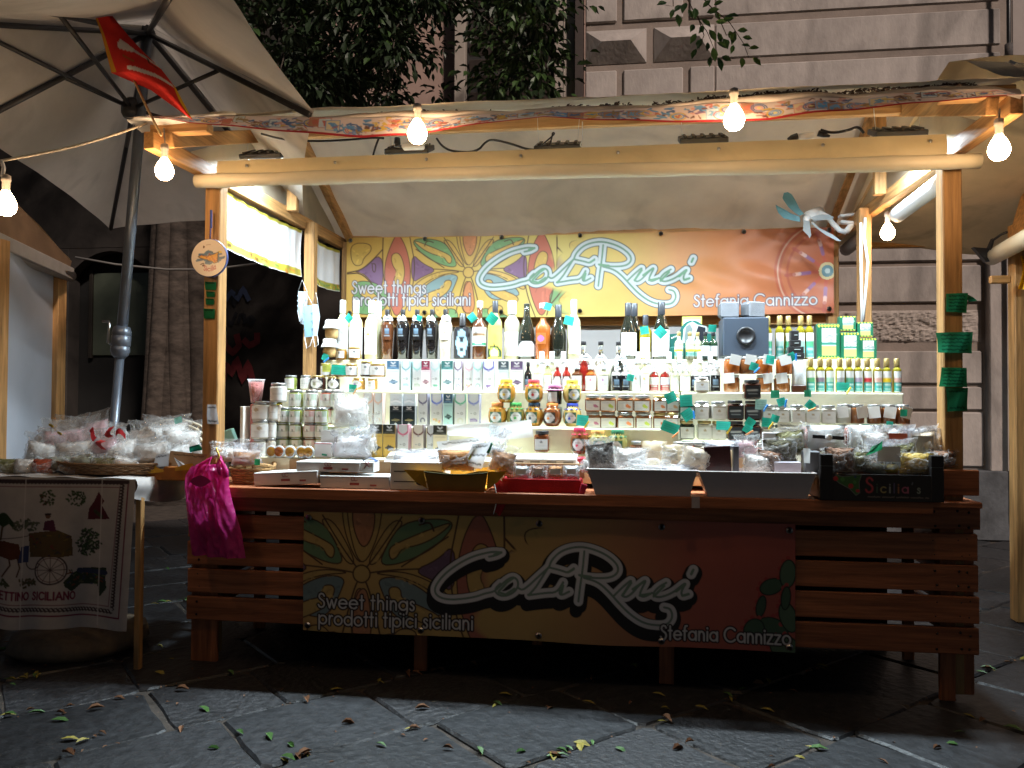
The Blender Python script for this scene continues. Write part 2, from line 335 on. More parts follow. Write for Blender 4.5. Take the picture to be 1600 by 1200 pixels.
for k, (z0, z1) in enumerate(bz):
    if z1 < 3.9:
        if k == 0:
            xs = [-.05, .9, 1.9, 3.0, 4.1]
        elif k == 3: xs = [-.05, 2.0, 4.09]
        else: xs = [-.05, 1.35, 4.09]
        for a, b_ in zip(xs[:-1], xs[1:]): block(a+.006, b_-.006, z0, z1, rough_=(k == 3), m=roughm if k == 3 else stone)
    else:
        if (k % 2) == 0: q = [(-.08, .60), (.68, 1.34)]
        else: q = [(-.08, .27), (.345, 1.0), (1.075, 1.34)]
        for a, b_ in q: block(a, b_, z0, z1, diamond=(k % 2 == 0))
        block(1.352, 4.285, z0, z1, dep=.06)
MB().box((2.1, .085, .36), (4.42, .18, .72), .012).build('plinth', plinthm, bld)
MB().box((4.43, .16, 1.9), (.62, .24, 3.7), .01).build('pilaster', stone, bld); MB().box((4.43, .10, .36), (.66, .20, .72), .012).build('plinth', plinthm, bld)
MB().box((7.4, .22, 3.7), (6.0, .16, 7.6), .01).build('side_wall', M('plaster_side', (.36, .31, .29), rough=.9, var=.15, vs=3, dirt=.3), bld)
MB().box((-.27, .24, 4.2), (.13, .18, 6.5), .008).build('window_jamb', M('jamb_stone', (.36, .31, .27), rough=.85, var=.1), bld)
MB().box((-.15, .16, 4.2), (.09, .3, 6.5), .006).build('quoin_side_strip', M('dark_shutter', (.05, .035, .03), rough=.7), bld)  # dark strip standing in for the shaded side of the quoins
dp = thing('downpipe', 'thin dark downpipe running down the stone wall beside the pilaster', 'pipe', (4.30, WY-.01, 0))
MB().tube([(0, 0, z) for z in (.2, 2, 4, 5.2, 7)], .022, 8).build('pipe', blackpl, dp)
for z in (4.9, 5.05, 3.2): MB().tube([(0, 0, z-.09), (0, 0, z+.09)], .04, 7).build('pipe_clip', M('rust', (.08, .07, .07), rough=.8, var=.5, vs=40), dp)
# plastered building on the umbrella side
pink = M('pink_plaster', (.36, .25, .21), rough=.9, var=.18, vs=2, dirt=.35, bump=.2, bs=20)
darkw = M('dark_shaded_plaster', (.045, .038, .034), rough=.9, var=.3, vs=2.4, dirt=.4, bump=.2, bs=18)
b2 = thing('plastered_building', 'dark plastered building with arched doorway behind the tree and umbrella', 'building', (0, 8.0, 0))
MB().box((-1.55, .2, 7.06), (5.9, .3, 6.3), .01).build('upper_wall', pink, b2); MB().box((-9.0, .2, 7.06), (8.98, .29, 6.3), .01).build('upper_wall', darkw, b2)  # left stretch takes the darkened plaster to imitate an unlit wall
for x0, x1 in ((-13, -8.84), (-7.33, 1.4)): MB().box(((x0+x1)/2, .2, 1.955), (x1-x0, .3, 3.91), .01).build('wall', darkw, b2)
MB().box((-8.08, .44, 1.95), (1.75, .1, 3.9), .01).build('door_recess', M('doorway_dark', (.012, .012, .012), rough=.9), b2)
dr = MB().box((-7.96, .36, 2.84), (1.26, .03, 1.4), .004).build('window', M('green_pane', (.085, .10, .075), rough=.3, var=.1), b2)
for x in (-8.62, -7.30): MB().box((x, .34, 2.84), (.06, .06, 1.5), .004).build('frame', M('dark_frame', (.03, .025, .02)), dr)
V = [(-8.84+1.51*t, 0, 3.91) for t in np.linspace(0, 1, 13)]+[(-8.84+1.51*t, 0, 3.41+.45*math.sin(math.pi*t)**.7) for t in np.linspace(1, 0, 13)]
MB().plate(V, (0, 1, 0), .2).build('door_arch', darkw, b2, (0, .05, 0))
wn = thing('shuttered_window', 'tall dark shuttered window between pink wall and diamond quoins', 'window', (-1.34, 7.80, 6.2))
MB().box((-.02, .1, 0), (1.34, .1, 5.2), .01).build('recess', M('window_dark', (.018, .016, .015), rough=.6), wn)
for x in (-.78, .75): MB().box((x, 0, 0), (.17, .18, 5.4), .01).build('frame', M('jamb_stone'), wn)
for k in range(20): MB().box((-.02, .03, -2.4+.25*k), (1.26, .03, .18), .004, rx=.35).build('slat', M('dark_shutter'), wn)
# graffiti on the dark wall
def spray(name, label, lines, col, r):
    b = MB()
    for ln in lines:
        P = [aty(x, y, 8.02) for x, y in ln]
        Q = []
        for a, b_ in zip(P[:-1], P[1:]): Q += [a+(b_-a)*t for t in np.linspace(0, 1, 4, endpoint=False)]
        Q.append(P[-1])
        V = []; F = []
        for k, p in enumerate(Q):
            t = Q[min(k+1, len(Q)-1)]-Q[max(k-1, 0)]; t = t/np.linalg.norm(t); s_ = np.array([t[2], 0, -t[0]])*r; V += [p+s_+(0, -.0008*k, 0), p-s_+(0, -.0008*k, 0)]
        F = [(2*k, 2*k+1, 2*k+3, 2*k+2) for k in range(len(Q)-1)]; b.add(V, F)
    tag(b.build(name, M('spray_'+col[1], col[0], rough=.7, var=.25, vs=9)), label, 'graffiti')
spray('graffiti', 'black sprayed scrawl of looping letters on the dark wall above red shapes', [[(352, 470), (356, 500), (362, 508), (370, 488)], [(372, 505), (376, 492), (382, 492), (383, 506)], [(392, 494), (386, 500), (392, 507), (399, 500), (392, 494)], [(360, 455), (366, 478), (372, 452)]], ((.012, .012, .016), 'black'), .028)
spray('graffiti', 'dull red sprayed loops and zigzag on the dark wall behind the post', [[(348, 520), (352, 540), (364, 552), (374, 540), (370, 522)], [(380, 530), (390, 540), (402, 534), (402, 520)], [(348, 596), (352, 566), (362, 585), (370, 560), (380, 596), (388, 566), (396, 596)]], ((.22, .03, .035), 'red'), .052)
spray('graffiti', 'faint blue sprayed scribble on the dark wall beside the post', [[(352, 470), (362, 455), (372, 468), (380, 450), (390, 470)]], ((.05, .07, .14), 'blue'), .038)
# ------------------------------------------------------------------ tree behind the umbrella
bark = M('ficus_bark', (.085, .066, .054), rough=.9, var=.5, vs=7, bump=1, bs=16, stretch=(1, 1, 2.2), dirt=.45)
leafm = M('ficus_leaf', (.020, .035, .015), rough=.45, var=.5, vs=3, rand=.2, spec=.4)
tr = thing('ficus_tree', 'old ficus tree with fused pale trunks and dark crown over the stall', 'tree', (-5.8, 6.2, 0))
tb = MB()
for (dx, dy, r0, r1, lean) in ((0, 0, .23, .17, .05), (.33, -.05, .13, .10, -.02), (-.27, .02, .17, .13, .10), (.47, .1, .07, .06, -.1), (.15, -.14, .09, .09, .0), (-.1, -.16, .1, .08, .04), (.25, .1, .14, .12, .1)):
    P = []
    for k in range(16):
        t = k/15; P.append((1.42*(dx*(1-.35*t)+lean*t*2+.03*math.sin(5*t+dx*20)), 1.4*dy+.02*math.sin(7*t), -.05+6.4*t))
    tb.tube(P, (lambda a, b_: (lambda t: a*(1+.5*max(0, .12-t)*8)+(b_-a)*t))(r0*1.42, r1*1.42), 14)
for (p, q) in (((0, 0, 4.2), (2.3, -.7, 5.0)), ((0, 0, 4.4), (1.4, .6, 5.6)), ((.1, 0, 4.3), (3.6, -.4, 5.3)), ((0, 0, 4.5), (-1.5, -.4, 6)), ((1.4, -.4, 4.8), (2.9, -1.0, 4.7))):
    p = Vector(p)*1.4; q = Vector(q)*1.4; tb.tube([p+(q-p)*t+Vector((0, 0, .25*math.sin(3*t))) for t in np.linspace(0, 1, 8)], .08, 7, r1=.025)
tb.build('trunk', bark, tr)
def leaf(b, p, d, L, wd, up, col=None, fold=.25, mi=0):
    d = Vector(d).normalized(); s_ = d.cross(Vector(up)); s_ = s_.normalized() if s_.length > 1e-4 else d.orthogonal().normalized(); n = s_.cross(d); p = Vector(p)
    V = [p, p+d*L*.28+s_*wd*.42+n*wd*fold, p+d*L*.6+s_*wd*.5+n*wd*fold, p+d*L+n*(-L*.12), p+d*L*.6-s_*wd*.5+n*wd*fold, p+d*L*.28-s_*wd*.42+n*wd*fold, p+d*L*.45]
    b.add(V, [(0, 1, 6), (1, 2, 6), (2, 3, 6), (3, 4, 6), (4, 5, 6), (5, 0, 6)], col, mi)
cr = MB(); nl = 0; leafm2 = M('ficus_leaf_lit', (.042, .082, .022), rough=.45, var=.4, vs=3, spec=.4)  # paler leaf copy paints lamp light into the right of the crown
clumps = []
for k in range(150):
    px = random.choice((random.uniform(425, 700), random.uniform(425, 640), random.uniform(560, 760), random.uniform(760, 880)))
    py = random.uniform(-60, 160)
    if 635 < px < 745 and py > 25 and random.random() < .88: continue
    if px > 745 and random.random() < .5: continue
    if px > 868: continue
    clumps.append((Vector(aty(px, py, random.uniform(3.4, 6.6))), random.uniform(.2, .46)*(.55 if 590 < px < 770 else 1)))
for k in range(80):
    clumps.append((Vector(aty(random.uniform(-150, 420), random.uniform(-500, 20), random.uniform(4, 6.5))), random.uniform(.4, .65)))
for c, r in clumps:
    for _ in range(int(75*r/.28)):
        v = Vector((random.gauss(0, 1), random.gauss(0, 1), random.gauss(0, .75)))*r*.6; d = (v.normalized()+Vector((random.uniform(-.6, .6), random.uniform(-.6, .6), random.uniform(-1.0, .2)))); L = random.uniform(.09, .16)
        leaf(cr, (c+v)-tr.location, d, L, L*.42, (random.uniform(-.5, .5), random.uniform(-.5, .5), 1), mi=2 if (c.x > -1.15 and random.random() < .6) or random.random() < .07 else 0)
for c, r in clumps[::3]: cr.tube([c+Vector((random.uniform(-.3, .3), .3, .35))-tr.location, c-tr.location], .008, 4, mi=1)
kind(cr.build('crown', [leafm, bark, leafm2], tr), 'stuff')
# hanging twig of large leaves in front of the wall
hb = thing('hanging_branch', 'leafy ficus branch hanging down over the diamond stone quoins', 'branch', aty(1075, -30, -.3))
hbl = Vector(hb.location); lm = M('lit_leaf', (.075, .165, .055), rough=.38, var=.3, vs=30, rand=.35, spec=.5); lm2 = M('bright_leaf', (.20, .34, .07), rough=.4, var=.2, rand=.2)  # greens raised in colour to imitate bulb light on the branch
twigs = [[(1060, -30), (1085, 20), (1105, 50), (1118, 82)], [(1075, -30), (1110, 10), (1140, 35), (1162, 68), (1170, 90)], [(1050, -30), (1052, 10), (1040, 8)], [(1090, 25), (1100, 55), (1092, 78)], [(1120, 20), (1135, 55), (1150, 50)]]
tw = MB()
for t in twigs: tw.tube([Vector(aty(x, y, -.3+.02*k))-hbl for k, (x, y) in enumerate(t)], .003, 5, r1=.0012)
tw.build('twig', bark, hb)
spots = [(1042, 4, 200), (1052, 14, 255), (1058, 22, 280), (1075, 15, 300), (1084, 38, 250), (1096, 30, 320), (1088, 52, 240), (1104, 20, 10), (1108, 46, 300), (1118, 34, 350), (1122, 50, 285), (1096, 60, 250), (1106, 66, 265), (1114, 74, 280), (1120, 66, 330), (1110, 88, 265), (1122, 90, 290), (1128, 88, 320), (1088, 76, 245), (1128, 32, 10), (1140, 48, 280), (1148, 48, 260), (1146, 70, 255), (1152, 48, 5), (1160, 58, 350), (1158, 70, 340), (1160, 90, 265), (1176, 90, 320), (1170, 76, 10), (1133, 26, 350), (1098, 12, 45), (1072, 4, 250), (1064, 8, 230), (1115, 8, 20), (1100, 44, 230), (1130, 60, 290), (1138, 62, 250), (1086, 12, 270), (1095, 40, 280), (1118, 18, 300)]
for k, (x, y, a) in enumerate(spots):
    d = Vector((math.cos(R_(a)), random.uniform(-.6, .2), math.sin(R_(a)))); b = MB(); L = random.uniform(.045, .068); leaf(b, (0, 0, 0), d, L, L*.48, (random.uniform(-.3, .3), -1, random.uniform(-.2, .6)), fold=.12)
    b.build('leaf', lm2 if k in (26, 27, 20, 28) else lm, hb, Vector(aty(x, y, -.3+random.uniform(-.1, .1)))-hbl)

# unseen crown for that branch, added to keep street light off counter and ground
b = MB()
for k in range(420):
    c = Vector((random.uniform(-.6, 8.5), random.uniform(-9, -3.1), random.uniform(5.0, 6.4)))
    for _ in range(30):
        v = Vector((random.gauss(0, .36), random.gauss(0, .32), random.gauss(0, .2))); leaf(b, c+v-hbl, (random.uniform(-1, 1), random.uniform(-1, 1), random.uniform(-.5, .2)), random.uniform(.25, .42), random.uniform(.14, .24), (random.uniform(-.4, .4), random.uniform(-.4, .4), 1))
kind(b.build('crown', leafm, hb), 'stuff')
MB().tube([(0, 0, 0), (.05, -.4, .7), (.4, -1.6, 1.5), (1.0, -3.2, 2.1), (1.8, -5.0, 2.3)], .02, 7, r1=.09).build('limb', bark, hb)
# ------------------------------------------------------------------ MARKET STALL
st = thing('market_stall', 'wooden market stall with pale canvas gable roof and open front', 'stall', (0, 0, 0))
HT = 2.718; RZ = 3.27; RY = 1.05
for x in (-1.905, 1.905):
    MB().box((x, .045, 1.33), (.088, .088, 2.6), .005).build('post', wood[2], st)
    MB().box((x, 1.40, 1.36), (.075, .075, 2.68), .005).build('post', wood[2], st)
    MB().box((x, 2.18, 1.36), (.075, .075, 2.70), .005).build('post', wood[2], st)
    # side rail, cantilevered forward under the eave
    MB().beam((x*1.026, -.52, 2.675), (x*1.026, 2.25, 2.70), .055, .085).build('side_rail', wood[1], st)
    MB().beam((x*.995, 1.05, 2.70), (x*.995, 1.05, RZ-.03), .07, .05, up=(0, 1, 0)).build('king_post', wood[2], st)
    MB().beam((x*.985, 2.2, HT), (x*.985, RY, RZ), .05, .075).build('rafter', wood[1], st)
    MB().beam((x*.985, -.48, HT-.035), (x*.985, RY, RZ-.045), .05, .075).build('rafter', wood[1], st)
    MB().plate([(x*1.045, -.1, HT+.03), (x*1.045, 2.2, HT+.03), (x*1.045, RY, RZ)], (1, 0, 0), .003).build('gable_canvas', pvc, st)
    MB().box((x*.955, -.46, 2.745), (.30, .06, .055), .004).build('eave_block', wood[0], st)
MB().box((0, .05, 2.665), (3.78, .06, .10), .005).build('front_beam', wood[0], st)
MB().box((0, .55, 3.05), (3.7, .045, .06), .004).build('purlin', wood[0], st); MB().box((0, 2.185, 2.72), (3.74, .055, .09), .004).build('back_beam', wood[0], st)
MB().beam((-1.9, RY, RZ-.02), (1.9, RY, RZ-.02), .05, .07).build('ridge_beam', wood[0], st)
MB().grid(lambda u, v: (-1.3+3.17*u, 2.27+.02*math.sin(u*17), .7+1.33*v-.02*math.sin(u*6)*v), 30, 6).build('back_tarp', M('grey_tarp', (.36, .345, .34), rough=.7, var=.1, vs=2), st)
MB().box((0, 2.24, 2.075), (3.74, .03, .12), .004).build('back_rail', wood[0], st)
def sag(u, v): return -.045*math.sin(math.pi*u)**2*math.sin(math.pi*v)+.018*nz(u*9, v*4)+.009*nz(u*26, v*7, 3)+.010*abs(nz(u*14+v*3, v*2-u*4, 8))
roofb = MB().grid(lambda u, v: (-2.0+4.02*u, RY+(2.42-RY)*v, RZ+.035-(RZ-HT+.02)*v*(2.42-RY)/(2.2-RY)+sag(u*1.5, v)), 60, 24)
roofb.grid(lambda u, v: (-2.05+4.1*u, RY-(RY+.56)*v, RZ+.010-(RZ-HT-.045)*v+.6*sag(u*1.3+.3, v)), 60, 24)
roofb.build('roof_canvas', pvc, st)
# cream covering nailed over the front beam, and the rolled front curtain
cream = M('cream_canvas', (.72, .60, .37), rough=.5, var=.12, vs=3, bump=.25, bs=6, dirt=.2)
MB().grid(lambda u, v: (-1.88+3.76*u, .005-.012*math.sin(v*3)+.004*nz(u*20, v*2), 2.728-.115*v), 80, 6).build('beam_cover', cream, st)
rollm = M('rolled_canvas', (.74, .66, .49), rough=.45, var=.08, vs=4, bump=.2, bs=8)
rb = MB().tube([(-1.965+3.97*t, -.062+.003*math.sin(t*9), 2.600-.026*t+.004*math.sin(t*6)) for t in np.linspace(0, 1, 60)], lambda t: .036+.006*nz(t*14, 1)+.003*nz(t*45, 2), 16)
rb.build('rolled_front_curtain', rollm, st)
for x in np.linspace(-1.7, 1.8, 8):
    MB().lathe([(.0, -.004), (.008, -.003), (.009, 0), (0, .001)], 8, ax=(0, -1, 0)).build('screw', steel, st, (x, -.018, 2.69))
# white side curtains with printed edges
def side_curtain(x, y0, y1, z0, z1, sgn):
    c = Canvas(y1-y0, z1-z0, 120, 40, (.80, .82, .86)); h = z1-z0; yel = (.42, .37, .05)
    for a, b_ in ((0, .06), (.84, 1)):
        c.poly([(0, a*h), (y1-y0, a*h), (y1-y0, b_*h), (0, b_*h)], yel)
        for k in range(46):
            cx, cy = random.uniform(0, y1-y0), random.uniform(a, b_)*h
            if a*h+.012 < cy < b_*h-.012: c.line([(cx, cy), (cx+random.uniform(-.09, .09), cy+random.uniform(-.02, .02))], random.uniform(.008, .03), random.choice([(.16, .28, .06), (.55, .22, .03), (.10, .05, .02), (.78, .68, .12), (.24, .34, .10)]))
    return c.mesh('side_curtain', lambda U, V: (x+.012*np.sin(U*14)*np.sin(V/h*3.1)+.004*np.sin(U*40), y0+U, z1-V-.02*np.sin(U/(y1-y0)*3.14)), printm)
kind(obj('side_curtain', side_curtain(-1.955, .10, 1.36, 2.30, 2.635, -1), st), 'thing'); kind(obj('side_curtain', side_curtain(-1.955, 1.44, 2.14, 2.30, 2.635, -1), st), 'thing')
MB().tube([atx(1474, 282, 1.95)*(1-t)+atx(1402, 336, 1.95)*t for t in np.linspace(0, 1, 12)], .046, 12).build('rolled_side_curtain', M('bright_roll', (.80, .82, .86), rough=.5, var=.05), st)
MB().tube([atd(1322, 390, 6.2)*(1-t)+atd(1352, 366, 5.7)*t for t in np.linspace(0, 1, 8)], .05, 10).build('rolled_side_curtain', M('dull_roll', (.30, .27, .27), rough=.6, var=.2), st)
# ------------------------------------------------------------------ counter
ct = thing('market_counter', 'stained wooden plank counter on short legs in front of the stall', 'counter', (0, 0, 0))
nail = M('nail_mark', (.02, .012, .008), rough=.7)
for k in range(5):
    z1 = .928 if k == 0 else .950-.1475*k; z0 = .950-.1475*k-.126; x0, x1 = -2.0+.006*(k % 2), 2.0+random.uniform(-.01, .008)
    pl = MB().box(((x0+x1)/2, -.034+random.uniform(-.003, .003), (z0+z1)/2), (x1-x0, .026, z1-z0), .004).build('plank', woodr[0], ct)
    for x in (-1.93, 1.91, 1.95, 1.80):
        for dz in (-.035, .035): MB().lathe([(0, -.0005), (.007, 0), (0, .001)], 6, ax=(0, -1, 0)).build('nail', nail, pl, (x+random.uniform(-.01, .01), -.0485, (z0+z1)/2+dz+random.uniform(-.008, .008)))
for k in range(5):      # side boards of the right and left ends
    z1 = .950-.1475*k
    for x in (-1.985, 1.985): MB().box((x, .36, z1-.063), (.024, .76, .124), .004).build('plank', woodr[1], ct)
MB().box((1.68, -.034, 1.045), (.64, .024, .122), .004).build('plank', woodr[0], ct)
MB().box((0, .36, .9435), (3.99, .90, .028), .004).build('tabletop', woodr[0], ct); MB().box((-.1, -.100, .9295), (3.74, .03, .058), .004).build('table_edge', woodr[0], ct)
for (x, w_, y, z0) in ((-1.915, .15, -.008, .0), (1.87, .07, -.006, .0), (1.965, .06, .01, .03), (-.72, .07, .02, 0), (-.16, .06, .55, 0), (.55, .075, .02, 0), (1.9, .06, .6, 0), (-1.9, .07, .62, 0)):
    MB().box((x, y+.008, (z0+.94)/2), (w_, .026, .94-z0), .004).build('leg', woodr[2], ct)
MB().box((1.915, .012, .135), (.05, .02, .12), .003).build('leg_block', woodr[2], ct)
for (x, w_) in ((-.42, .55), (.15, .42), (.7, .2), (-.93, .3)): MB().box((x, .12, .84), (w_, .02, .06), .003, ry=random.uniform(-.02, .02)).build('under_panel', paper, ct)
# ------------------------------------------------------------------ stepped display shelf under yellow cloth
yel = M('yellow_cloth', (.80, .77, .58), rough=.8, var=.12, vs=5, bump=.2, bs=12)
sh = thing('display_shelf', 'stepped display shelf under pale yellow cloth behind the counter', 'shelf', (0, 0, 0))
T = {'T4': (.84, 1.672), 'T3': (.64, 1.476), 'T2': (.46, 1.270), 'T1': (.28, 1.098), 'C': (.06, .984), 'T2R': (.46, 1.20)}
def X(px, Y): return float(aty(px, 640, Y)[0])
for (a, b_, y0, y1, z) in ((505, 1118, .74, .98, 1.672), (1122, 1368, .74, .98, 1.672), (440, 1062, .55, .735, 1.476), (1066, 1412, .55, .735, 1.476), (440, 1062, .365, .545, 1.270), (1066, 1418, .365, .545, 1.20), (385, 905, .17, .36, 1.098), (909, 1330, .17, .36, 1.06)):
    x0, x1 = X(a, y0), X(b_, y0); MB().box(((x0+x1)/2, (y0+y1)/2, (z+.982)/2), (x1-x0, y1-y0, z-.982), .006).build('shelf_step', yel, sh)
MB().box((0, .80, .47), (3.7, .02, .92), .003).build('shade_sheet', M('shade_black', (.012, .011, .011), rough=.9), sh)  # black sheet added to keep the space under the counter dark
MB().box((X(562, .165), .16, 1.035), (.80, .014, .105), .003).build('front_board', card, sh)
MB().box((X(388, .25), .27, 1.17), (.02, .2, .42), .003).build('side_panel', M('pale_panel', (.7, .66, .6)), sh)
# ------------------------------------------------------------------ banners
YA, OR, RD, PU, GR, BL, BR, GY = (.62, .37, .035), (.60, .21, .045), (.52, .11, .045), (.20, .085, .20), (.16, .34, .11), (.20, .33, .34), (.085, .035, .012), (.26, .20, .20)
def pattern(c, cx, cy, s):
    """maiolica-like leaves and ovals mirrored about a flower at (cx, cy); s metres per traced unit"""
    def t(pts, m): return [(cx+m*(x-1125)*s, cy+(y-335)*s) for x, y in pts]
    lw = 7.5*s
    for m in (1, -1):
        for col, pts in ((PU, [(60, 320), (130, 310), (330, 130), (340, 480), (260, 450), (150, 330)]), (PU, [(600, 150), (700, 250), (840, 312), (700, 370), (600, 430)]),
                         (RD, [(470, -40), (560, 120), (600, 350), (560, 560), (470, 760), (400, 620), (355, 430), (350, 260), (400, 90)]), (YA, [(410, 170), (470, 145), (515, 200), (545, 340), (500, 480), (470, 460), (430, 400), (470, 330), (420, 260)]),
                         (GR, [(600, 40), (700, 20), (900, 50), (980, 170), (1030, 285), (920, 280), (760, 210), (660, 130)]), (YA, [(600, 30), (760, 90), (900, 150), (975, 190), (965, 255), (930, 245), (900, 190), (800, 170), (700, 120)]),
                         (YA, [(1010, -90), (1210, -90), (1205, 60), (1150, 265), (1095, 270), (1020, 90)]), (OR, [(1050, -40), (1180, -40), (1175, 90), (1115, 212), (1055, 110)]),
                         (YA, [(880, 40), (960, 40), (1060, 200), (1090, 290), (1030, 270), (960, 130)]), (BL, [(640, 540), (760, 420), (920, 345), (1035, 358), (1010, 430), (960, 540), (880, 590), (760, 560)]), (YA, [(660, 560), (820, 490), (900, 470), (905, 405), (965, 400), (975, 440), (930, 520), (820, 580), (700, 620)]),
                         (OR, [(1110, 400), (1165, 460), (1185, 700), (1060, 700), (1080, 470)]), (YA, [(600, 470), (720, 370), (900, 312), (1080, 330), (900, 345), (760, 400), (640, 500)]), (GR, [(420, 560), (300, 430), (130, 400), (60, 440), (60, 700), (240, 720), (330, 690)]), (YA, [(150, 450), (260, 520), (330, 600), (250, 640), (180, 560), (100, 520)]),
                         (YA, [(30, 60), (210, 60), (230, 130), (150, 200), (140, 260), (70, 270), (30, 200)]), (GR, [(700, -160), (900, -120), (980, -20), (860, -60), (740, -60)]), (GR, [(640, 800), (820, 700), (1000, 640), (1050, 760), (900, 840)]), (YA, [(800, 640), (900, 620), (960, 680), (920, 740), (840, 740)])):
            q = smooth(t(pts, m), True); c.poly(q, col, lw, BR); xs = [p[0] for p in q]; ys = [p[1] for p in q]
            for _ in range(9):
                x0, y0 = random.uniform(min(xs), max(xs)), random.uniform(min(ys), max(ys)); k = random.randrange(len(q)); x1, y1 = q[k]; gx, gy = sum(xs)/len(xs), sum(ys)/len(ys); a = random.uniform(.2, .75); e = random.uniform(.1, .3); fa = random.choice((.55, .75, 1.3, 1.45))
                c.line(smooth([(gx+(x1-gx)*a, gy+(y1-gy)*a), (gx+(x1-gx)*(a+e*.5)+random.uniform(-14, 14)*s, gy+(y1-gy)*(a+e*.5)+random.uniform(-14, 14)*s), (gx+(x1-gx)*min(.86, a+e), gy+(y1-gy)*min(.86, a+e))]), random.uniform(5, 16)*s, tuple(min(.85, k_*fa) for k_ in col), .5)
        for pts, w_ in (([(335, -60), (330, 200), (345, 420), (420, 720)], 15), ([(570, -60), (600, 100), (630, 240), (622, 400), (590, 560), (520, 740)], 13), ([(1125, 335), (960, 310), (800, 300)], 12), ([(1125, 335), (1020, 200), (900, 20)], 12), ([(1125, 335), (1080, 420), (1010, 700)], 13), ([(230, 250), (270, 250), (265, 330), (240, 320), (235, 260)], 12), ([(0, 330), (160, 300), (330, 120)], 16), ([(0, 340), (150, 330), (330, 560), (400, 640)], 16), ([(640, 120), (760, 200), (900, 290)], 12), ([(720, 90), (740, 40), (800, 60)], 14)):
            c.line(smooth(t(pts, m)), w_*s*.75, BR)
    c.disc((cx, cy), 48*s, YA); c.line(t(arc(1125, 335, 48, 0, 360, 18), 1), 9*s, BR)
LOGO = [[(445, 112), (400, 108), (350, 118), (280, 138), (200, 180), (120, 240), (72, 300), (60, 340), (82, 372), (140, 388), (220, 382), (300, 368), (350, 348), (400, 338), (425, 318), (470, 272), (512, 248), (540, 268), (542, 308), (510, 345), (455, 364), (415, 348), (410, 318), (440, 290)], [(445, 112), (420, 128), (375, 138)],
        [(542, 312), (565, 325), (600, 300), (650, 252), (712, 195)], [(712, 195), (670, 262), (640, 310), (600, 352), (612, 350), (700, 335), (765, 330), (800, 272)], [(800, 272), (775, 330), (790, 346), (835, 322)], [(718, 190), (790, 205), (830, 218), (862, 190)],
        [(718, 190), (735, 145), (790, 92), (880, 66), (960, 74), (1050, 108), (1112, 160), (1118, 205), (1078, 236), (1000, 242), (920, 236), (892, 226)], [(922, 92), (912, 200), (898, 290), (888, 375)], [(920, 242), (1000, 262), (1060, 312), (1110, 368), (1180, 440), (1260, 492), (1340, 506), (1402, 500), (1430, 458), (1418, 410), (1380, 402)],
        [(1090, 340), (1140, 290), (1200, 240), (1165, 295), (1142, 338)], [(1142, 338), (1160, 347), (1195, 325), (1240, 272), (1280, 244), (1252, 295), (1238, 332), (1262, 346), (1310, 320)], [(1392, 262), (1345, 288), (1312, 328), (1342, 348), (1400, 332), (1440, 310)], [(1440, 310), (1512, 252), (1478, 308), (1482, 338), (1520, 325)], [(1548, 185), (1535, 212)]]
GREEN = [[(445, 112), (405, 125)], [(430, 335), (480, 280), (515, 256)], [(430, 340), (470, 352), (520, 318)], [(600, 350), (615, 345)], [(790, 330), (800, 290)], [(1140, 335), (1190, 265)], [(1200, 300), (1265, 255)], [(1240, 335), (1300, 325)], [(1320, 340), (1380, 280)], [(1450, 310), (1500, 270)], [(1485, 335), (1520, 325)], [(1545, 190), (1537, 208)], [(830, 212), (860, 195)], [(895, 228), (960, 235)]]
def logo(c, f, s, outer, dark, white, green, shadow=0, ww=50):
    P = [smooth([f(x, y) for x, y in l]) for l in LOGO]
    if shadow:
        for l in P: c.line([(x, y+shadow*.35) for x, y in l], outer*s*1.55, (.012, .008, .006))
        for l in P: c.line([(x-shadow*.25, y+shadow) for x, y in l], outer*s*1.15, (.012, .008, .006))
    for l in P: c.line(l, outer*s, dark)
    for l in P: c.line(l, ww*s, white)
    for l in P: c.line(l, 12*s, (.10, .13, .13))
    for l in P: c.line(l, 7*s, green)
    for l in GREEN: c.line([f(x, y) for x, y in l], 15*s, green)
def grad(c, stops):
    xs = [q[0] for q in stops]; u = c.X/c.w
    for k in range(3): c.C[..., k] = np.interp(u, xs, [q[1][k] for q in stops])
# back banner
BY = 2.10; tl = aty(542, 372, BY); brr = aty(1303, 487, BY); bw, bh = brr[0]-tl[0], tl[2]-brr[2]+.01
c = Canvas(bw, bh, 760, 124)
grad(c, [(0, (.62, .35, .03)), (.25, (.62, .40, .035)), (.45, (.64, .50, .09)), (.58, (.64, .43, .06)), (.70, (.62, .25, .05)), (.85, (.57, .17, .045)), (1, (.48, .105, .035))])
bloc = lambda px, py: (float(aty(px, py, BY)[0]-tl[0]), float(tl[2]-aty(px, py, BY)[2]))
msk = c.C.copy(); fx, fy = bloc(732, 424); pattern(c, fx, fy, pxm(730, BY)/5.714)
k_ = np.clip((c.X/bw-.43-.03*np.sin(c.Y*14)-.02*np.sin(c.Y*31))/.03, 0, 1)[..., None]; c.C = c.C*(1-k_)+msk*k_
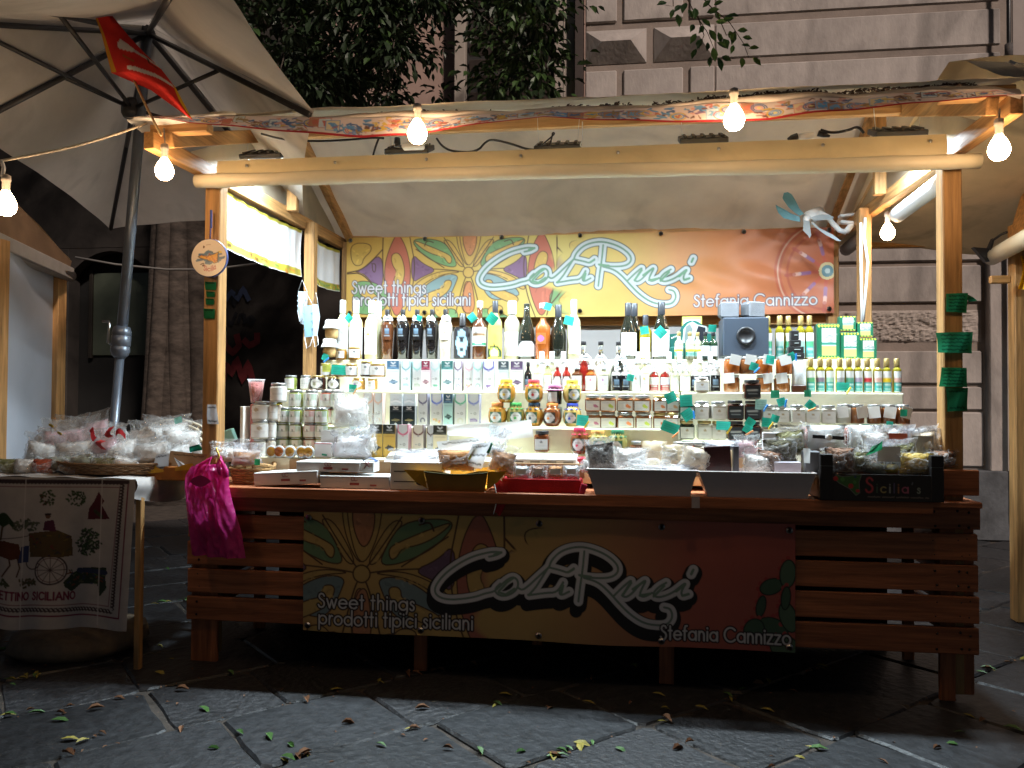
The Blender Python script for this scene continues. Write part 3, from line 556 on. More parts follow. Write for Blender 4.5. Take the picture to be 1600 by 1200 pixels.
# cart wheel at the far end
wx, wy = bloc(1293, 423)
for r_, w_, col in ((.36, .05, (.45, .06, .03)), (.36, .012, (.7, .5, .35)), (.29, .018, (.38, .05, .03))): c.line(arc(wx, wy, r_, 90, 270, 40), w_, col, .55)
for a in range(95, 280, 40):
    for r0, r1, col in ((.07, .13, (.5, .08, .05)), (.13, .2, (.20, .12, .34)), (.2, .24, (.8, .5, .4)), (.24, .3, (.4, .06, .04))): c.line([(wx+r0*math.cos(R_(a)), wy+r0*math.sin(R_(a))), (wx+r1*math.cos(R_(a)), wy+r1*math.sin(R_(a)))], .026, col, .7)
for r_, col in ((.065, (.6, .5, .25)), (.045, (.12, .25, .3)), (.02, (.4, .5, .5))): c.disc((wx, wy), r_, col)
s_ = (bloc(1085, 420)[0]-bloc(745, 420)[0])/(1085-745)/4.444
logo(c, lambda x, y: bloc(735+x/4.444, 360+y/4.444), s_, 63, (.03, .07, .07), (.50, .57, .59), (.11, .30, .16))
x_, y_ = bloc(550, 456); c.text('Sweet things', x_, y_+.012, .062, .0098, (.60, .59, .60), oc=(.10, .06, .09), ow=.006, sx=.86)
x_, y_ = bloc(552, 474); c.text('prodotti tipici siciliani', x_, y_+.016, .062, .0098, (.60, .59, .60), oc=(.10, .06, .09), ow=.007, sx=.80)
x_, y_ = bloc(1084, 474); c.text('Stefania Cannizzo', x_, y_+.016, .056, .0092, (.60, .59, .60), oc=(.10, .06, .09), ow=.006, sx=.95)
_l = c.C.mean(-1, keepdims=True); c.C = c.C*.84+.16*_l
def bback(U, V):
    u = U/bw; wr = .010*np.sin(u*46+3*np.sin(V*9))*np.clip((u-.55)*3, 0, 1)+.016*np.sin((U*3.1+V*5.2)*2.2)*np.clip((u-.6)*3, 0, 1)+.006*np.sin(U*7)
    return tl[0]+U, BY-.0-wr*np.sin(np.pi*np.clip(V/bh, .05, .95)), tl[2]-V-.012*np.sin(u*np.pi)
bb = thing('shop_banner', 'bright printed banner with white script lettering hung across the stall back', 'banner', (0, 0, 0))
obj('print_sheet', c.mesh('back_banner', bback, printm), bb)
for k in range(7):
    for zz in (.025, bh-.03): MB().lathe([(.008, 0), (.016, -.003), (.018, 0)], 10, ax=(0, -1, 0)).build('eyelet', steel, bb, (tl[0]+.04+(bw-.08)*k/6, BY-.03, tl[2]-zz))
# front banner
FY = -.062; ftl = aty(475, 806, FY); fbr = aty(1243, 1020, FY); fw, fh = fbr[0]-ftl[0], .622; ftl[2] = .832
c = Canvas(fw, fh, 760, 190)
YA = (.47, .29, .05); OR = (.46, .17, .05); RD = (.38, .10, .05); GR = (.12, .22, .09); BL = (.15, .22, .22); PU = (.14, .07, .13)  # inks darkened so the colour carries the shade on the counter front
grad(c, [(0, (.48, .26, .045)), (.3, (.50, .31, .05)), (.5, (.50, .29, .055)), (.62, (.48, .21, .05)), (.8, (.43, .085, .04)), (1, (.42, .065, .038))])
floc = lambda px, py: (float(aty(px, py, FY)[0]-ftl[0]), float(ftl[2]-aty(px, py, FY)[2]))
msk = c.C.copy(); fx, fy = floc(565, 896); pattern(c, fx, fy, pxm(600, FY)/5.714*1.62)
k_ = np.clip((c.X/fw-.42-.06*np.cos(c.Y*7)-.02*np.sin(c.Y*19))/.02, 0, 1)[..., None]; c.C = c.C*(1-k_)+msk*k_
for cxp, cyp, rx, ry, an in ((1205, 987, 26, 21, .3), (1189, 948, 7, 17, .2), (1205, 917, 18, 12, -.4), (1231, 897, 12, 22, .1), (1232, 965, 13, 24, -.3), (1226, 1012, 22, 18, .2), (1228, 935, 7, 18, .1), (1178, 985, 15, 18, .5)):
    cx, cy = floc(cxp, cyp); q = pxm(1200, FY); pts = [(cx+q*(rx*math.cos(a)*math.cos(an)-ry*math.sin(a)*math.sin(an)), cy+q*(rx*math.cos(a)*math.sin(an)+ry*math.sin(a)*math.cos(an))) for a in np.linspace(0, 2*math.pi, 22, endpoint=False)]
    for p in pts[10:17:2]: c.disc((cx+(p[0]-cx)*1.14, cy+(p[1]-cy)*1.14), .011, (.42, .03, .02))
    c.poly(pts, random.choice([(.05, .11, .055), (.08, .15, .075), (.045, .09, .05)]), .006, (.01, .02, .012))
s_ = (floc(1085, 920)[0]-floc(670, 920)[0])/1585
def flogo(x, y): return floc(660+x/3.636*.99+2, 835+y/3.636*1.0+(x-800)*.006)
logo(c, flogo, s_, 66, (.012, .008, .006), (.60, .58, .58), (.16, .26, .17), shadow=.05, ww=56)
x_, y_ = floc(497, 948); c.text('Sweet things', x_, y_, .046, .0078, (.62, .60, .58), oc=(.02, .01, .012), ow=.008, sx=.98)
x_, y_ = floc(498, 974); c.text('prodotti tipici siciliani', x_, y_, .046, .0078, (.62, .60, .58), oc=(.02, .01, .012), ow=.008, sx=.92)
x_, y_ = floc(1032, 1000); c.text('Stefania Cannizzo', x_, y_-.003, .044, .0085, (.62, .60, .58), oc=(.02, .01, .012), ow=.007, sx=.83)
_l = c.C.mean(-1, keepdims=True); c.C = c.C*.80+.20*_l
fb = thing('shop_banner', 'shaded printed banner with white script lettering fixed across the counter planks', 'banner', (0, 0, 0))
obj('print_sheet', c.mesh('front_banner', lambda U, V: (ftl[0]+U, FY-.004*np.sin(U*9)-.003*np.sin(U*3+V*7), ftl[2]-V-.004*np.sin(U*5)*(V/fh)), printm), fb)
for k in range(5):
    for zz in (.03, fh-.03): MB().lathe([(.008, 0), (.015, -.003), (.017, 0)], 10, ax=(0, -1, 0)).build('eyelet', steel, fb, (ftl[0]+.03+(fw-.06)*k/4, FY-.012, ftl[2]-zz))
# ------------------------------------------------------------------ printed valance along the front eave, folded canvas and dead leaves above it
VY = -.54
vtop = [(235, 183), (300, 182), (400, 182), (500, 184), (600, 184), (700, 183), (800, 176), (870, 172), (1000, 170), (1100, 163), (1200, 160), (1270, 153), (1340, 152), (1400, 146), (1480, 141), (1560, 140), (1598, 150)]
vbot = [(235, 184), (300, 196), (400, 205), (500, 212), (570, 217), (640, 215), (700, 207), (800, 192), (850, 187), (950, 190), (1050, 194), (1130, 196), (1200, 192), (1270, 181), (1340, 174), (1420, 165), (1500, 158), (1560, 155), (1598, 152)]
TT = [aty(x, y, VY) for x, y in vtop]; TB_ = [aty(x, y, VY) for x, y in vbot]; vx0, vx1 = TT[0][0], TT[-1][0]
zt = lambda x: np.interp(x, [p[0] for p in TT], [p[2] for p in TT]); zb = lambda x: np.interp(x, [p[0] for p in TB_], [p[2] for p in TB_])
vw = vx1-vx0; c = Canvas(vw, .11, 1000, 28, (.62, .50, .47))
cols = [(.10, .24, .46), (.14, .30, .50), (.48, .13, .09), (.16, .07, .05), (.55, .36, .06), (.22, .12, .20), (.60, .28, .22), (.08, .13, .26), (.30, .20, .10)]
xx = .02
while xx < vw:
    t = random.random(); cy = random.uniform(.03, .075); q = random.choice(cols); wd = random.uniform(.05, .11)
    if t < .25:
        c.poly([(xx, cy-.03), (xx+wd*.7, cy-.034), (xx+wd*.7, cy+.028), (xx, cy+.03)], random.choice([(.5, .55, .6), (.6, .48, .3), (.4, .2, .12)]), .004, q)
        for k in range(6): c.line([(xx+random.uniform(.1, .6)*wd, cy+random.uniform(-.02, .02)) for _ in range(3)], .006, q)
    elif t < .5:
        for r_ in (.034, .024, .014): c.line(arc(xx+wd*.5, cy, r_, 0, 360, 14, r_*.75), .006, random.choice(cols))
        c.disc((xx+wd*.5, cy), .008, (.6, .5, .2))
    else:
        for k in range(9):
            p = (xx+random.uniform(0, 1)*wd, cy+random.uniform(-.03, .03)); c.line([p, (p[0]+random.uniform(-.03, .03), p[1]+random.uniform(-.012, .012)), (p[0]+random.uniform(-.03, .03), p[1]+random.uniform(-.015, .015))], random.uniform(.004, .012), random.choice([q, random.choice(cols)]))
    xx += wd*.42
c.poly([(0, .098), (vw, .098), (vw, .111), (0, .111)], (.36, .015, .02))
va = thing('valance', 'long valance printed with small folk pictures and red hem along the eave', 'valance', (0, 0, 0))
def vfn(U, V):
    x = vx0+U; a, b_ = zt(x), np.minimum(zb(x), zt(x)-.004); t = V/.11
    return x, VY-.012*t*np.sin(U*5)-.03*t-.006*np.sin(U*17), a+(b_-a)*t
obj('print_strip', c.mesh('valance', vfn, M('valance_cloth', attr=True, rough=.7, var=.08, vs=5, transl=.25)), va)
fold = M('folded_canvas', (.60, .53, .49), rough=.6, var=.2, vs=4, bump=.3, bs=9, dirt=.35)
ftop = [(240, 182), (300, 176), (400, 172), (500, 176), (560, 165), (640, 160), (750, 162), (800, 165), (870, 155), (960, 154), (1020, 155), (1100, 145), (1200, 135), (1270, 130), (1340, 137), (1400, 128), (1480, 122), (1540, 120), (1575, 126), (1600, 124)]
FT = [aty(x, y, VY) for x, y in ftop]; zf = lambda x: float(np.interp(x, [p[0] for p in FT], [p[2] for p in FT]))
def ff(u, v):
    x = vx0+.02+(vw-.02)*u; a = float(zt(x))-.006; b_ = zf(x)
    return (x, VY+.02-.025*math.sin(v*2.8)-.01*nz(u*40, v*2)+.09*v*v, a+(b_-a)*v)
kind(MB().grid(ff, 160, 7).build('folded_canvas', fold, va), 'thing')
corner = MB().grid(lambda u, v: (1.93+.30*u, VY-.03+.10*v+.02*nz(u*4, v*4), 2.83-.055*u+.05*(1-u)*v+.02*nz(u*3, v*3, 2)-.06*v*u), 10, 8); corner.build('corner_flap', M('pale_canvas', (.70, .68, .66), rough=.5), va)
MB().grid(lambda u, v: (-2.05+.55*u, VY-.01+.12*v, 2.765+.02*u+.018*nz(u*4, v*3)-.02*v), 10, 6).build('corner_flap', MATS['pale_canvas'], va)
deadm = M('dead_leaf', (.075, .042, .028), rough=.85, var=.6, vs=6, rand=.2)
b = MB()
for k in range(2200):
    px = random.choice((random.uniform(560, 1530), random.uniform(860, 1530), random.uniform(1080, 1530))); p = aty(px, 150, VY+.11); x = p[0]
    hgt = .042*(.2+.8*min(1, max(0, (px-700)/500)))*(.4+.6*abs(nz(px*.013, 2))*2); dY = random.uniform(.11, .19); z = zf(x)-.008+(dY-.11)*.30+random.uniform(0, hgt)
    leaf(b, (x, VY+dY, z), (random.uniform(-1, 1), random.uniform(-1, 1), random.uniform(-.3, .5)), random.uniform(.012, .03), random.uniform(.008, .016), (0, random.uniform(-.4, .4), 1))
kind(b.build('dead_leaves', deadm), 'stuff')
# ------------------------------------------------------------------ lamps on the beam: five black floods over the goods
lens = M('lamp_lens', (.92, .97, 1), es=14)
fl_lab = ['first black flood lamp on the beam from the flag, beside the trailing cable', 'second black flood lamp on the beam, carrying a white adapter', 'middle black flood lamp on the beam under the looped wire', 'fourth black flood lamp on the beam under the hanging bulb', 'fifth black flood lamp on the beam beside the coiled lead']
for k, (px, y) in enumerate(((415, 245), (640, 237), (872, 232), (1098, 221), (1402, 210))):
    P_ = aty(px, y, .38); x = float(P_[0]); f = thing('flood_lamp', fl_lab[k], 'lamp', (x, .38, float(P_[2])+.012), group='flood lamps on the front beam')
    MB().box((0, 0, 0), (.26, .17, .032), .005).build('housing', blackpl, f)
    for s_ in (-1, 1): MB().box((s_*.10, -.05, -.022), (.03, .02, .03), .002).build('bracket', blackpl, f)
    for q in range(5): MB().box((-.10+.05*q, .0, .021), (.02, .15, .010), .002).build('fin', blackpl, f)
    for s_ in (-1, 1): MB().tube([(s_*.11, 0, .01), (s_*.12, .08, .16)], .0022, 4).build('hanging_string', paper, f)
    le = MB().box((0, .02, -.0185), (.19, .10, .004), .001).build('lens', lens, f)
    la = bpy.data.lights.new('flood_light', 'AREA'); la.shape = 'RECTANGLE'; la.size = .19; la.size_y = .10; la.energy = FLOOD_W; la.color = (.75, .91, 1.0); la.spread = R_(165)
    lo = bpy.data.objects.new('flood_light', la); COL.objects.link(lo); lo.parent = f; lo.location = (0, .02, -.024); lo.rotation_euler = (R_(-16), 0, 0); f.rotation_euler = (R_(23), 0, 0)
bulbm = M('lit_bulb', (1, .66, .36), es=BULB_ES)
def bulb(px, py, Y, lab, cord_top=None, D=None):
    p = aty(px, py, Y) if D is None else atd(px, py, D); t = thing('light_bulb', lab, 'bulb', p, group='bare bulbs strung round the stall')
    MB().lathe([(0, -.062), (.022, -.057), (.036, -.043), (.043, -.022), (.041, -.003), (.030, .022), (.018, .040), (.0145, .047)], 20).build('glass', bulbm, t)
    MB().lathe([(.0145, .043), (.016, .05), (.016, .085), (.02, .09), (.018, .112), (.006, .118), (0, .12)], 12).build('socket', M('bulb_socket', (.5, .45, .4), rough=.4), t)
    if cord_top is not None: MB().tube([(0, 0, .118), Vector(cord_top)-Vector(p)], .0035, 5).build('cord', M('grey_cord', (.25, .22, .2)), t)
    return t
bulbs = [bulb(257, 262, -.50, 'lit bulb hanging under the eave corner near the red flag', aty(256, 200, -.5)),
         bulb(652, 203, -.69, 'glaring lit bulb in front of the valance above the second flood lamp', aty(652, 170, -.60)),
         bulb(1147, 181, -.69, 'glaring lit bulb in front of the valance above the fourth flood lamp', aty(1147, 160, -.60)),
         bulb(1561, 228, -.50, 'lit bulb hanging under the eave corner beside the stained neighbouring canopy', aty(1562, 170, -.5)),
         bulb(1387, 360, 1.18, 'lit bulb on the inner post under the rolled side curtain', aty(1394, 322, 1.18)),
         bulb(9, 315, 0, 'lit bulb hanging from the rope beside the neighbouring stall', None, D=3.4)]
rp = thing('hanging_rope', 'pale rope strung from the eave corner to the bulb by the umbrella', 'rope'); 
P0 = aty(229, 193, -.5); P1 = atd(2, 251, 3.4); MB().tube([P0+(P1-P0)*t+np.array([0, 0, -.02*math.sin(3.14*t)]) for t in np.linspace(0, 1, 14)]+[atd(-60, 262, 3.4)], .006, 6).build('rope', M('pale_rope', (.52, .45, .36), rough=.9, var=.3, vs=80), rp)
MB().tube([P1, atd(6, 262, 3.4), atd(4, 275, 3.4), atd(9, 288, 3.4)], .008, 6).build('bulb_lead', whitepl, rp)
wr = thing('background_cable', 'thin grey cable sagging across the dark wall behind the umbrella pole', 'cable')
MB().tube([aty(x, y, 5.0) for x, y in ((118, 402), (180, 413), (260, 421), (330, 421), (400, 412), (470, 396))], .014, 5).build('cable', M('grey_cord2', (.2, .19, .18)), wr)
# loose wiring above the beam
for lab, pts, r_ in (('black cable drooping from the eave to the first flood lamp', [(408, 209), (440, 218), (490, 221), (540, 219), (580, 215), (600, 216)], .006), ('black cable looping down from the valance beside the white adapter', [(592, 216), (587, 228), (583, 243)], .006), ('black cable rising in a hump beside the looped wire', [(682, 216), (690, 228), (706, 237), (745, 238), (760, 220), (772, 218), (800, 225), (825, 234), (850, 234)], .006), ('wire bent into a small ring above the middle flood lamp', [(838, 234), (852, 222), (864, 212), (867, 208), (863, 207), (863, 213), (858, 228)], .004), ('black lead with plug on the beam beside the fifth flood lamp', [(1282, 203), (1300, 208), (1325, 204), (1341, 197), (1350, 208)], .007), ('thin pale cord hanging behind the middle of the beam', [(910, 190), (910, 220), (905, 229), (925, 233)], .003)):
    o = MB().tube([aty(x, y, .06) for x, y in smooth(pts)], r_, 6).build('cable', whitepl if 'pale' in lab else blackpl); tag(o, lab, 'cable')
ad = thing('power_adapter', 'white plug adapter with dark socket lying on the beam near the second lamp', 'adapter', aty(640, 229, .1)); 
MB().box((.02, 0, 0), (.12, .05, .03), .008).build('body', whitepl, ad); MB().lathe([(0, 0), (.018, 0), (.02, .02), (.016, .05), (0, .052)], 10, c=(-.07, 0, 0)).build('socket', blackpl, ad)
pg = thing('plug_socket', 'white extension socket with black plugs lying on the beam', 'plug', aty(1262, 212, .08))
MB().lathe([(.0, -.04), (.018, -.038), (.018, .03), (.0, .032)], 10, ax=(1, 0, .1)).build('body', whitepl, pg); MB().lathe([(0, 0), (.017, 0), (.015, .03), (.006, .05)], 9, c=(-.05, 0, .0), ax=(-1, 0, -.3)).build('plug', blackpl, pg); MB().lathe([(0, 0), (.016, 0), (.014, .03), (.006, .06)], 9, c=(.05, 0, .01), ax=(1, 0, -.3)).build('plug', blackpl, pg)
# ------------------------------------------------------------------ neighbouring stalls
n1 = thing('market_stall', 'neighbouring stall with pale panel and rolled awning beyond the basket table', 'stall', (0, 0, 0))
def A(x, y, D): return Vector(atd(x, y, D))
MB().beam(A(-60, 352, 4.5), A(106, 428, 6.06), .09, .09).build('rolled_awning', M('grey_roll', (.42, .37, .33), rough=.6, var=.15), n1)
MB().tube([A(-60, 370, 4.5), A(30, 402, 5.3), A(110, 431, 6.08)], .045, 12).build('rolled_awning', MATS['grey_roll'], n1)
p = atd(88, 500, 6.0); MB().box((p[0], p[1], 1.2), (.10, .09, 2.4), .004).build('post', wood[2], n1)
p2 = atd(0, 500, 4.9); MB().box((p2[0]-.02, p2[1], 1.2), (.09, .09, 2.4), .004).build('post', wood[2], n1)
pa = atd(4, 500, 4.95); pb = atd(79, 500, 5.95)
MB().grid(lambda u, v: (pa[0]+(pb[0]-pa[0])*u, pa[1]+(pb[1]-pa[1])*u+.03+.01*math.sin(u*9), .3+2.1*v), 20, 6).build('side_canvas', M('bluish_canvas', (.52, .55, .62), rough=.6, var=.08, vs=2), n1)
rf = MB().plate([A(-80, 250, 4.4), A(30, 322, 5.3), A(112, 408, 6.2), A(108, 425, 6.1), A(0, 380, 4.9), A(-80, 345, 4.4)], (-1, .5, 0), .04); rf.build('gable_board', M('brown_canvas', (.20, .115, .06), rough=.8, var=.3, vs=3), n1)
_a, _b, _c = A(-80, 250, 4.4), A(30, 322, 5.3), A(112, 408, 6.2); _n = Vector((-2.4, .9, .1))
MB().grid(lambda u, v: ((_a.lerp(_b, u*2) if u < .5 else _b.lerp(_c, u*2-1))+_n*v+Vector((-.02, .01, .02+.02*nz(u*5, v*5)-.06*math.sin(3.14*v)))), 16, 12).build('roof_canvas', cream, n1)
for q_ in (.45, 1): MB().box((p[0]+_n.x*q_, p[1]+_n.y*q_, 1.2), (.09, .09, 2.4), .004).build('post', wood[2], n1)
n2 = thing('market_stall', 'neighbouring stall with stained cream canopy and rolled awning by the green notes', 'stall', (0, 0, 0))
stain = M('stained_canvas', (.62, .50, .32), rough=.6, var=.2, vs=2.2, bump=.2, bs=5, dirt=.5, transl=.1)
MB().grid(lambda u, v: (1.97+2.2*u, .2+2.25*v, 3.16-.50*v+.05*nz(u*3, v*3)+.02*math.sin(u*9)-.06*math.sin(3.14*u)), 30, 20).build('roof_canvas', stain, n2)
MB().grid(lambda u, v: (2.02+2.2*u, .2-.75*v, 3.16-.42*v+.04*nz(u*3, v*3, 4)-.05*math.sin(3.14*u)), 30, 10).build('roof_canvas', stain, n2)
MB().beam((2.1, 2.44, 2.66), (4.2, 2.44, 2.66), .05, .07).build('back_beam', wood[0], n2)
q = atz(1590, 970, 0); MB().box((q[0]+.03, q[1], 1.3), (.11, .10, 2.6), .005).build('post', wood[2], n2)
MB().tube([A(1550, 402, 5.4), A(1605, 372, 4.6), A(1660, 340, 4.1)], .055, 12).build('rolled_awning', MATS['rolled_canvas'], n2)
MB().plate([A(1572, 395, 5.2), A(1610, 378, 4.8), A(1650, 250, 4.8), A(1600, 300, 5.2)], (0, 1, 0), .03).build('gable_board', wood[0], n2)
MB().box(tuple(A(1562, 437, 5.1)), (.12, .04, .05), .006).build('bracket', wood[0], n2)
fl = thing('flood_lamp', 'black flood lamp tucked under the rolled awning of the neighbouring stall', 'lamp', A(1540, 385, 5.3)); MB().plate([A(1521, 386, 5.3)-fl.location, A(1545, 388, 5.3)-fl.location, A(1552, 372, 5.25)-fl.location, A(1548, 408, 5.3)-fl.location, A(1541, 409, 5.3)-fl.location], (0, 1, 0), .04).build('housing', blackpl, fl)
MB().tube([A(1548, 390, 5.25)-fl.location, A(1552, 375, 5.2)-fl.location, A(1565, 366, 5.1)-fl.location, A(1573, 363, 5.0)-fl.location], .008, 6).build('lead', blackpl, fl)
yf = tag(MB().grid(lambda u, v: A(1594+14*u+4*math.sin(v*4), 400+52*v, 5.0+.05*math.sin(u*6)), 6, 8).build('yellow_cloth', M('yellow_rag', (.75, .5, .03), rough=.8)), 'small yellow cloth hanging on the neighbouring stall post', 'cloth')
# ------------------------------------------------------------------ parasol
um = thing('parasol', 'large beige market parasol with black ribs and grey crank pole', 'umbrella', (0, 0, 0))
cvm = M('parasol_canvas', (.64, .60, .55), rough=.75, var=.13, vs=2.2, bump=.15, bs=9, dirt=.32, transl=.5)
ZE = 2.74; hub = Vector((-2.50, .31, 3.66)); run = Vector((-2.59, .305, 3.16))
RIM = [Vector(atz(172, 358, ZE)), Vector(atz(-62, 196, ZE)), Vector((-2.95, -1.9, ZE)), Vector((-.90, -1.95, ZE)), Vector(atz(490, 174, ZE)), Vector((-2.0, 1.50, ZE))]
cb = MB()
for k in range(6):
    a, b_ = RIM[k], RIM[(k+1) % 6]
    def fn(u, v, a=a, b_=b_):
        e = a+(b_-a)*u; e = e+(hub-e)*(.03*math.sin(math.pi*u)); p = hub+(e-hub)*v; p.z += -.10*math.sin(math.pi*v)*math.sin(math.pi*u)**1.0*v+.01*nz(u*5+k, v*5); return p
    cb.grid(fn, 16, 14)
cb.build('canopy', cvm, um); ribm = M('rib_black', (.022, .022, .026), rough=.45)
mids = [RIM[0], RIM[1], RIM[2], (RIM[2]+RIM[3])/2, RIM[4], RIM[5], RIM[3]]
for k, e in enumerate(mids):
    d = e-hub; MB().tube([hub+Vector((0, 0, -.05)), hub+d*.98+Vector((0, 0, -.025))], .015, 6).build('rib', ribm, um)
    if k != 6: MB().tube([run, hub+d*.50+Vector((0, 0, -.04))], .012, 6).build('strut', ribm, um)
MB().lathe([(0, -.06), (.05, -.055), (.062, -.03), (.062, .02), (.045, .05), (.03, .06)], 14).build('runner', ribm, um, run); MB().lathe([(0, -.08), (.04, -.07), (.05, 0), (.02, .04)], 12).build('hub_cap', ribm, um, hub)
polem = M('grey_pole', (.15, .175, .22), rough=.35, metal=.5, var=.1)
bz0 = Vector(atd(187, 560, 4.72)); dirv = (hub-bz0).normalized(); bot = bz0-dirv*((bz0.z)/dirv.z)
MB().tube([bz0, hub], .031, 16).build('pole', polem, um); MB().tube([bot, bz0], .026, 16).build('pole', polem, um)
hz = Vector(atd(189, 533, 4.72)); q = Vector((0, 0, 1)).rotation_difference(dirv)
MB().lathe([(.03, -.10), (.045, -.085), (.054, -.06), (.054, -.035), (.051, -.033), (.051, -.029), (.055, -.027), (.055, .03), (.052, .032), (.052, .036), (.055, .038), (.053, .06), (.044, .085), (.032, .09)], 20, ax=dirv).build('crank_housing', polem, um, hz)
MB().tube([hz+Vector((-.05, -.02, -.02)), hz+Vector((-.062, -.03, -.01)), hz+Vector((-.055, -.03, .10)), hz+Vector((-.06, -.03, .115)), hz+Vector((-.10, -.03, .115))], .008, 7).build('crank_handle', steel, um)
stn = tag(MB().lathe([(0, 0), (.30, .0), (.36, .05), (.34, .11), (.2, .14), (0, .14)], 14, wav=lambda k, a: .10*nz(math.cos(a)*1.5, math.sin(a)*1.5, k*.3)).build('base_stone', M('tan_stone', (.22, .155, .10), rough=.9, var=.3, bump=.6, bs=18), None, (bot.x+.02, bot.y-.15, -.01)), 'rounded tan stone weight at the foot of the parasol pole', 'stone')
# ------------------------------------------------------------------ red flag on a stick
fg = thing('flag', 'red flag with yellow edge and white leg emblem on a stick above the eave', 'flag', aty(247, 210, -.58)); fo = Vector(fg.location)
P = lambda x, y, Y=-.58: Vector(aty(x, y, Y))-fo
MB().tube([P(252, 212), P(228, 165), P(206, 118), P(165, 30), P(140, -20)], .006, 6).build('flag_stick', M('pale_stick', (.55, .38, .18), rough=.6), fg)
top = [(135, -12), (142, 10), (152, 33), (161, 58), (167, 80), (171, 98), (174, 113)]; bt = [(150, -12), (176, 25), (200, 55), (225, 82), (252, 108), (275, 138), (301, 187)]
low = [(174, 113), (190, 123), (208, 130), (232, 140), (262, 152), (285, 170), (301, 188)]
# the cloth hangs between the hoist edge (upper rim) and the drooping fly edge
c = Canvas(1, 1, 90, 90, (.62, .035, .03))
hoist = np.array(top); fly = np.array(bt)
def ffn(U, V):
    k = np.clip(U*6, 0, 5.999); i = k.astype(int); t = k-i
    a = np.stack([np.interp(U, np.linspace(0, 1, 7), [q[j] for q in bt]) for j in (0, 1)], -1)
    lo_ = [(135, -12), (146, 20), (158, 52), (168, 90), (174, 114), (236, 141), (301, 188)]
    b_ = np.stack([np.interp(U, np.linspace(0, 1, 7), [q[j] for q in lo_]) for j in (0, 1)], -1)
    p = a+(b_-a)*V[..., None]; Xo = np.zeros(U.shape); Yo = np.zeros(U.shape); Zo = np.zeros(U.shape)
    for idx in np.ndindex(U.shape):
        Yq = -.58-.05*math.sin(3.1*V[idx])-.02*math.sin(U[idx]*9+V[idx]*4); q = aty(p[idx][0], p[idx][1], Yq); Xo[idx], Yo[idx], Zo[idx] = q-np.array(fo)
    return Xo, Yo, Zo
c.poly([(0, .9), (.66, .9), (.66, 1), (0, 1)], (.62, .30, .03)); c.poly([(.80, 0), (1, 0), (1, .30), (.93, .25)], (.72, .42, .03))
wht = (.72, .68, .68); c.poly([(.37, .38), (.40, .55), (.44, .62), (.46, .48), (.49, .22), (.56, .10), (.66, .0), (.62, .0), (.53, .06), (.46, .18), (.41, .26)], wht)
c.poly([(.60, .62), (.64, .66), (.66, .52), (.74, .25), (.83, .06), (.80, .03), (.70, .2), (.62, .46)], wht)
for k in range(6): c.line([(.50+.012*k, .55-.03*k), (.506+.012*k, .58-.03*k)], .012, (.2, .15, .02))
c.line([(.56, .06), (.60, .12), (.66, .06)], .02, (.06, .04, .03))
obj('flag_cloth', c.mesh('flag', ffn, clothm), fg)
# ------------------------------------------------------------------ round souvenir plaque and notes on the posts
pq = thing('round_plaque', 'round painted plaque with island map hanging on the bulb-side post', 'plaque', aty(327, 403, -.045)); rr = pxm(327, -.045)*30
c = Canvas(2, 2, 72, 72, (.72, .62, .52)); bl = (.10, .17, .27)
for k in range(60): a = random.uniform(0, 6.28); r_ = random.uniform(0, .72); x, y = 1+r_*math.cos(a)*1.02, 1+r_*math.sin(a)*.55; c.line([(x-.16, y+random.uniform(-.02, .02)), (x+.16, y-.03)], .09, random.choice([bl, (.13, .21, .30), (.08, .14, .22)]))
isl = [(.38, .93), (.55, .86), (.8, .90), (1.05, .85), (1.3, .78), (1.5, .70), (1.65, .63), (1.52, .85), (1.5, 1.05), (1.55, 1.25), (1.42, 1.42), (1.25, 1.27), (1.05, 1.18), (.8, 1.1), (.5, 1.0)]
c.poly(isl, (.72, .33, .04), .05, (.10, .08, .03))
for k in range(38):
    x, y = random.uniform(.5, 1.5), random.uniform(.75, 1.3)
    if abs(y-(.98+.08*(x-1))) < .08+.22*(x-.5): c.disc((x, y), .03, random.choice([(.50, .07, .03), (.75, .5, .08), (.35, .12, .03)]))
c.poly([(1.62, .55), (1.78, .6), (1.8, .74), (1.66, .72)], (.70, .52, .10))
c.disc((.66, .34), .07, (.14, .07, .03)); c.line([(.84, .29), (1.08, .28)], .03, (.4, .25, .2)); c.line([(.42, 1.45), (.56, 1.38), (.68, 1.5), (.5, 1.55)], .08, (.12, .05, .02))
c.text('Sicilia', .68, 1.72, .16, .045, (.42, .03, .03), sp=.32, sx=1.0)
def dfn(U, V):
    x, y = U-1, V-1; m = np.maximum(np.abs(x), np.abs(y)); r_ = np.hypot(x, y)+1e-9; k = m/r_; return x*k*rr*.97, -.004+0*x, -y*k*rr*.97
ds = obj('map_print', c.mesh('map', dfn, M('glazed_print', attr=True, rough=.25, var=.03)), pq)
MB().lathe([(0, 0), (rr*.97, 0), (rr, .004), (rr, .016), (rr*.97, .02), (0, .02)], 40, ax=(0, 1, 0)).build('disc', M('blue_rim', (.05, .07, .22), rough=.4), pq, (0, -.0035, 0)); MB().tube([(0, .005, rr), (0, .01, rr+.10)], .004, 5).build('cord', M('blue_cord', (.03, .05, .2)), pq); MB().box((.002, .01, rr+.11), (.012, .012, .1), .004).build('tag', MATS['blue_cord'], pq)
gcol = (.015, .17, .07); gcol2 = (.03, .40, .29)
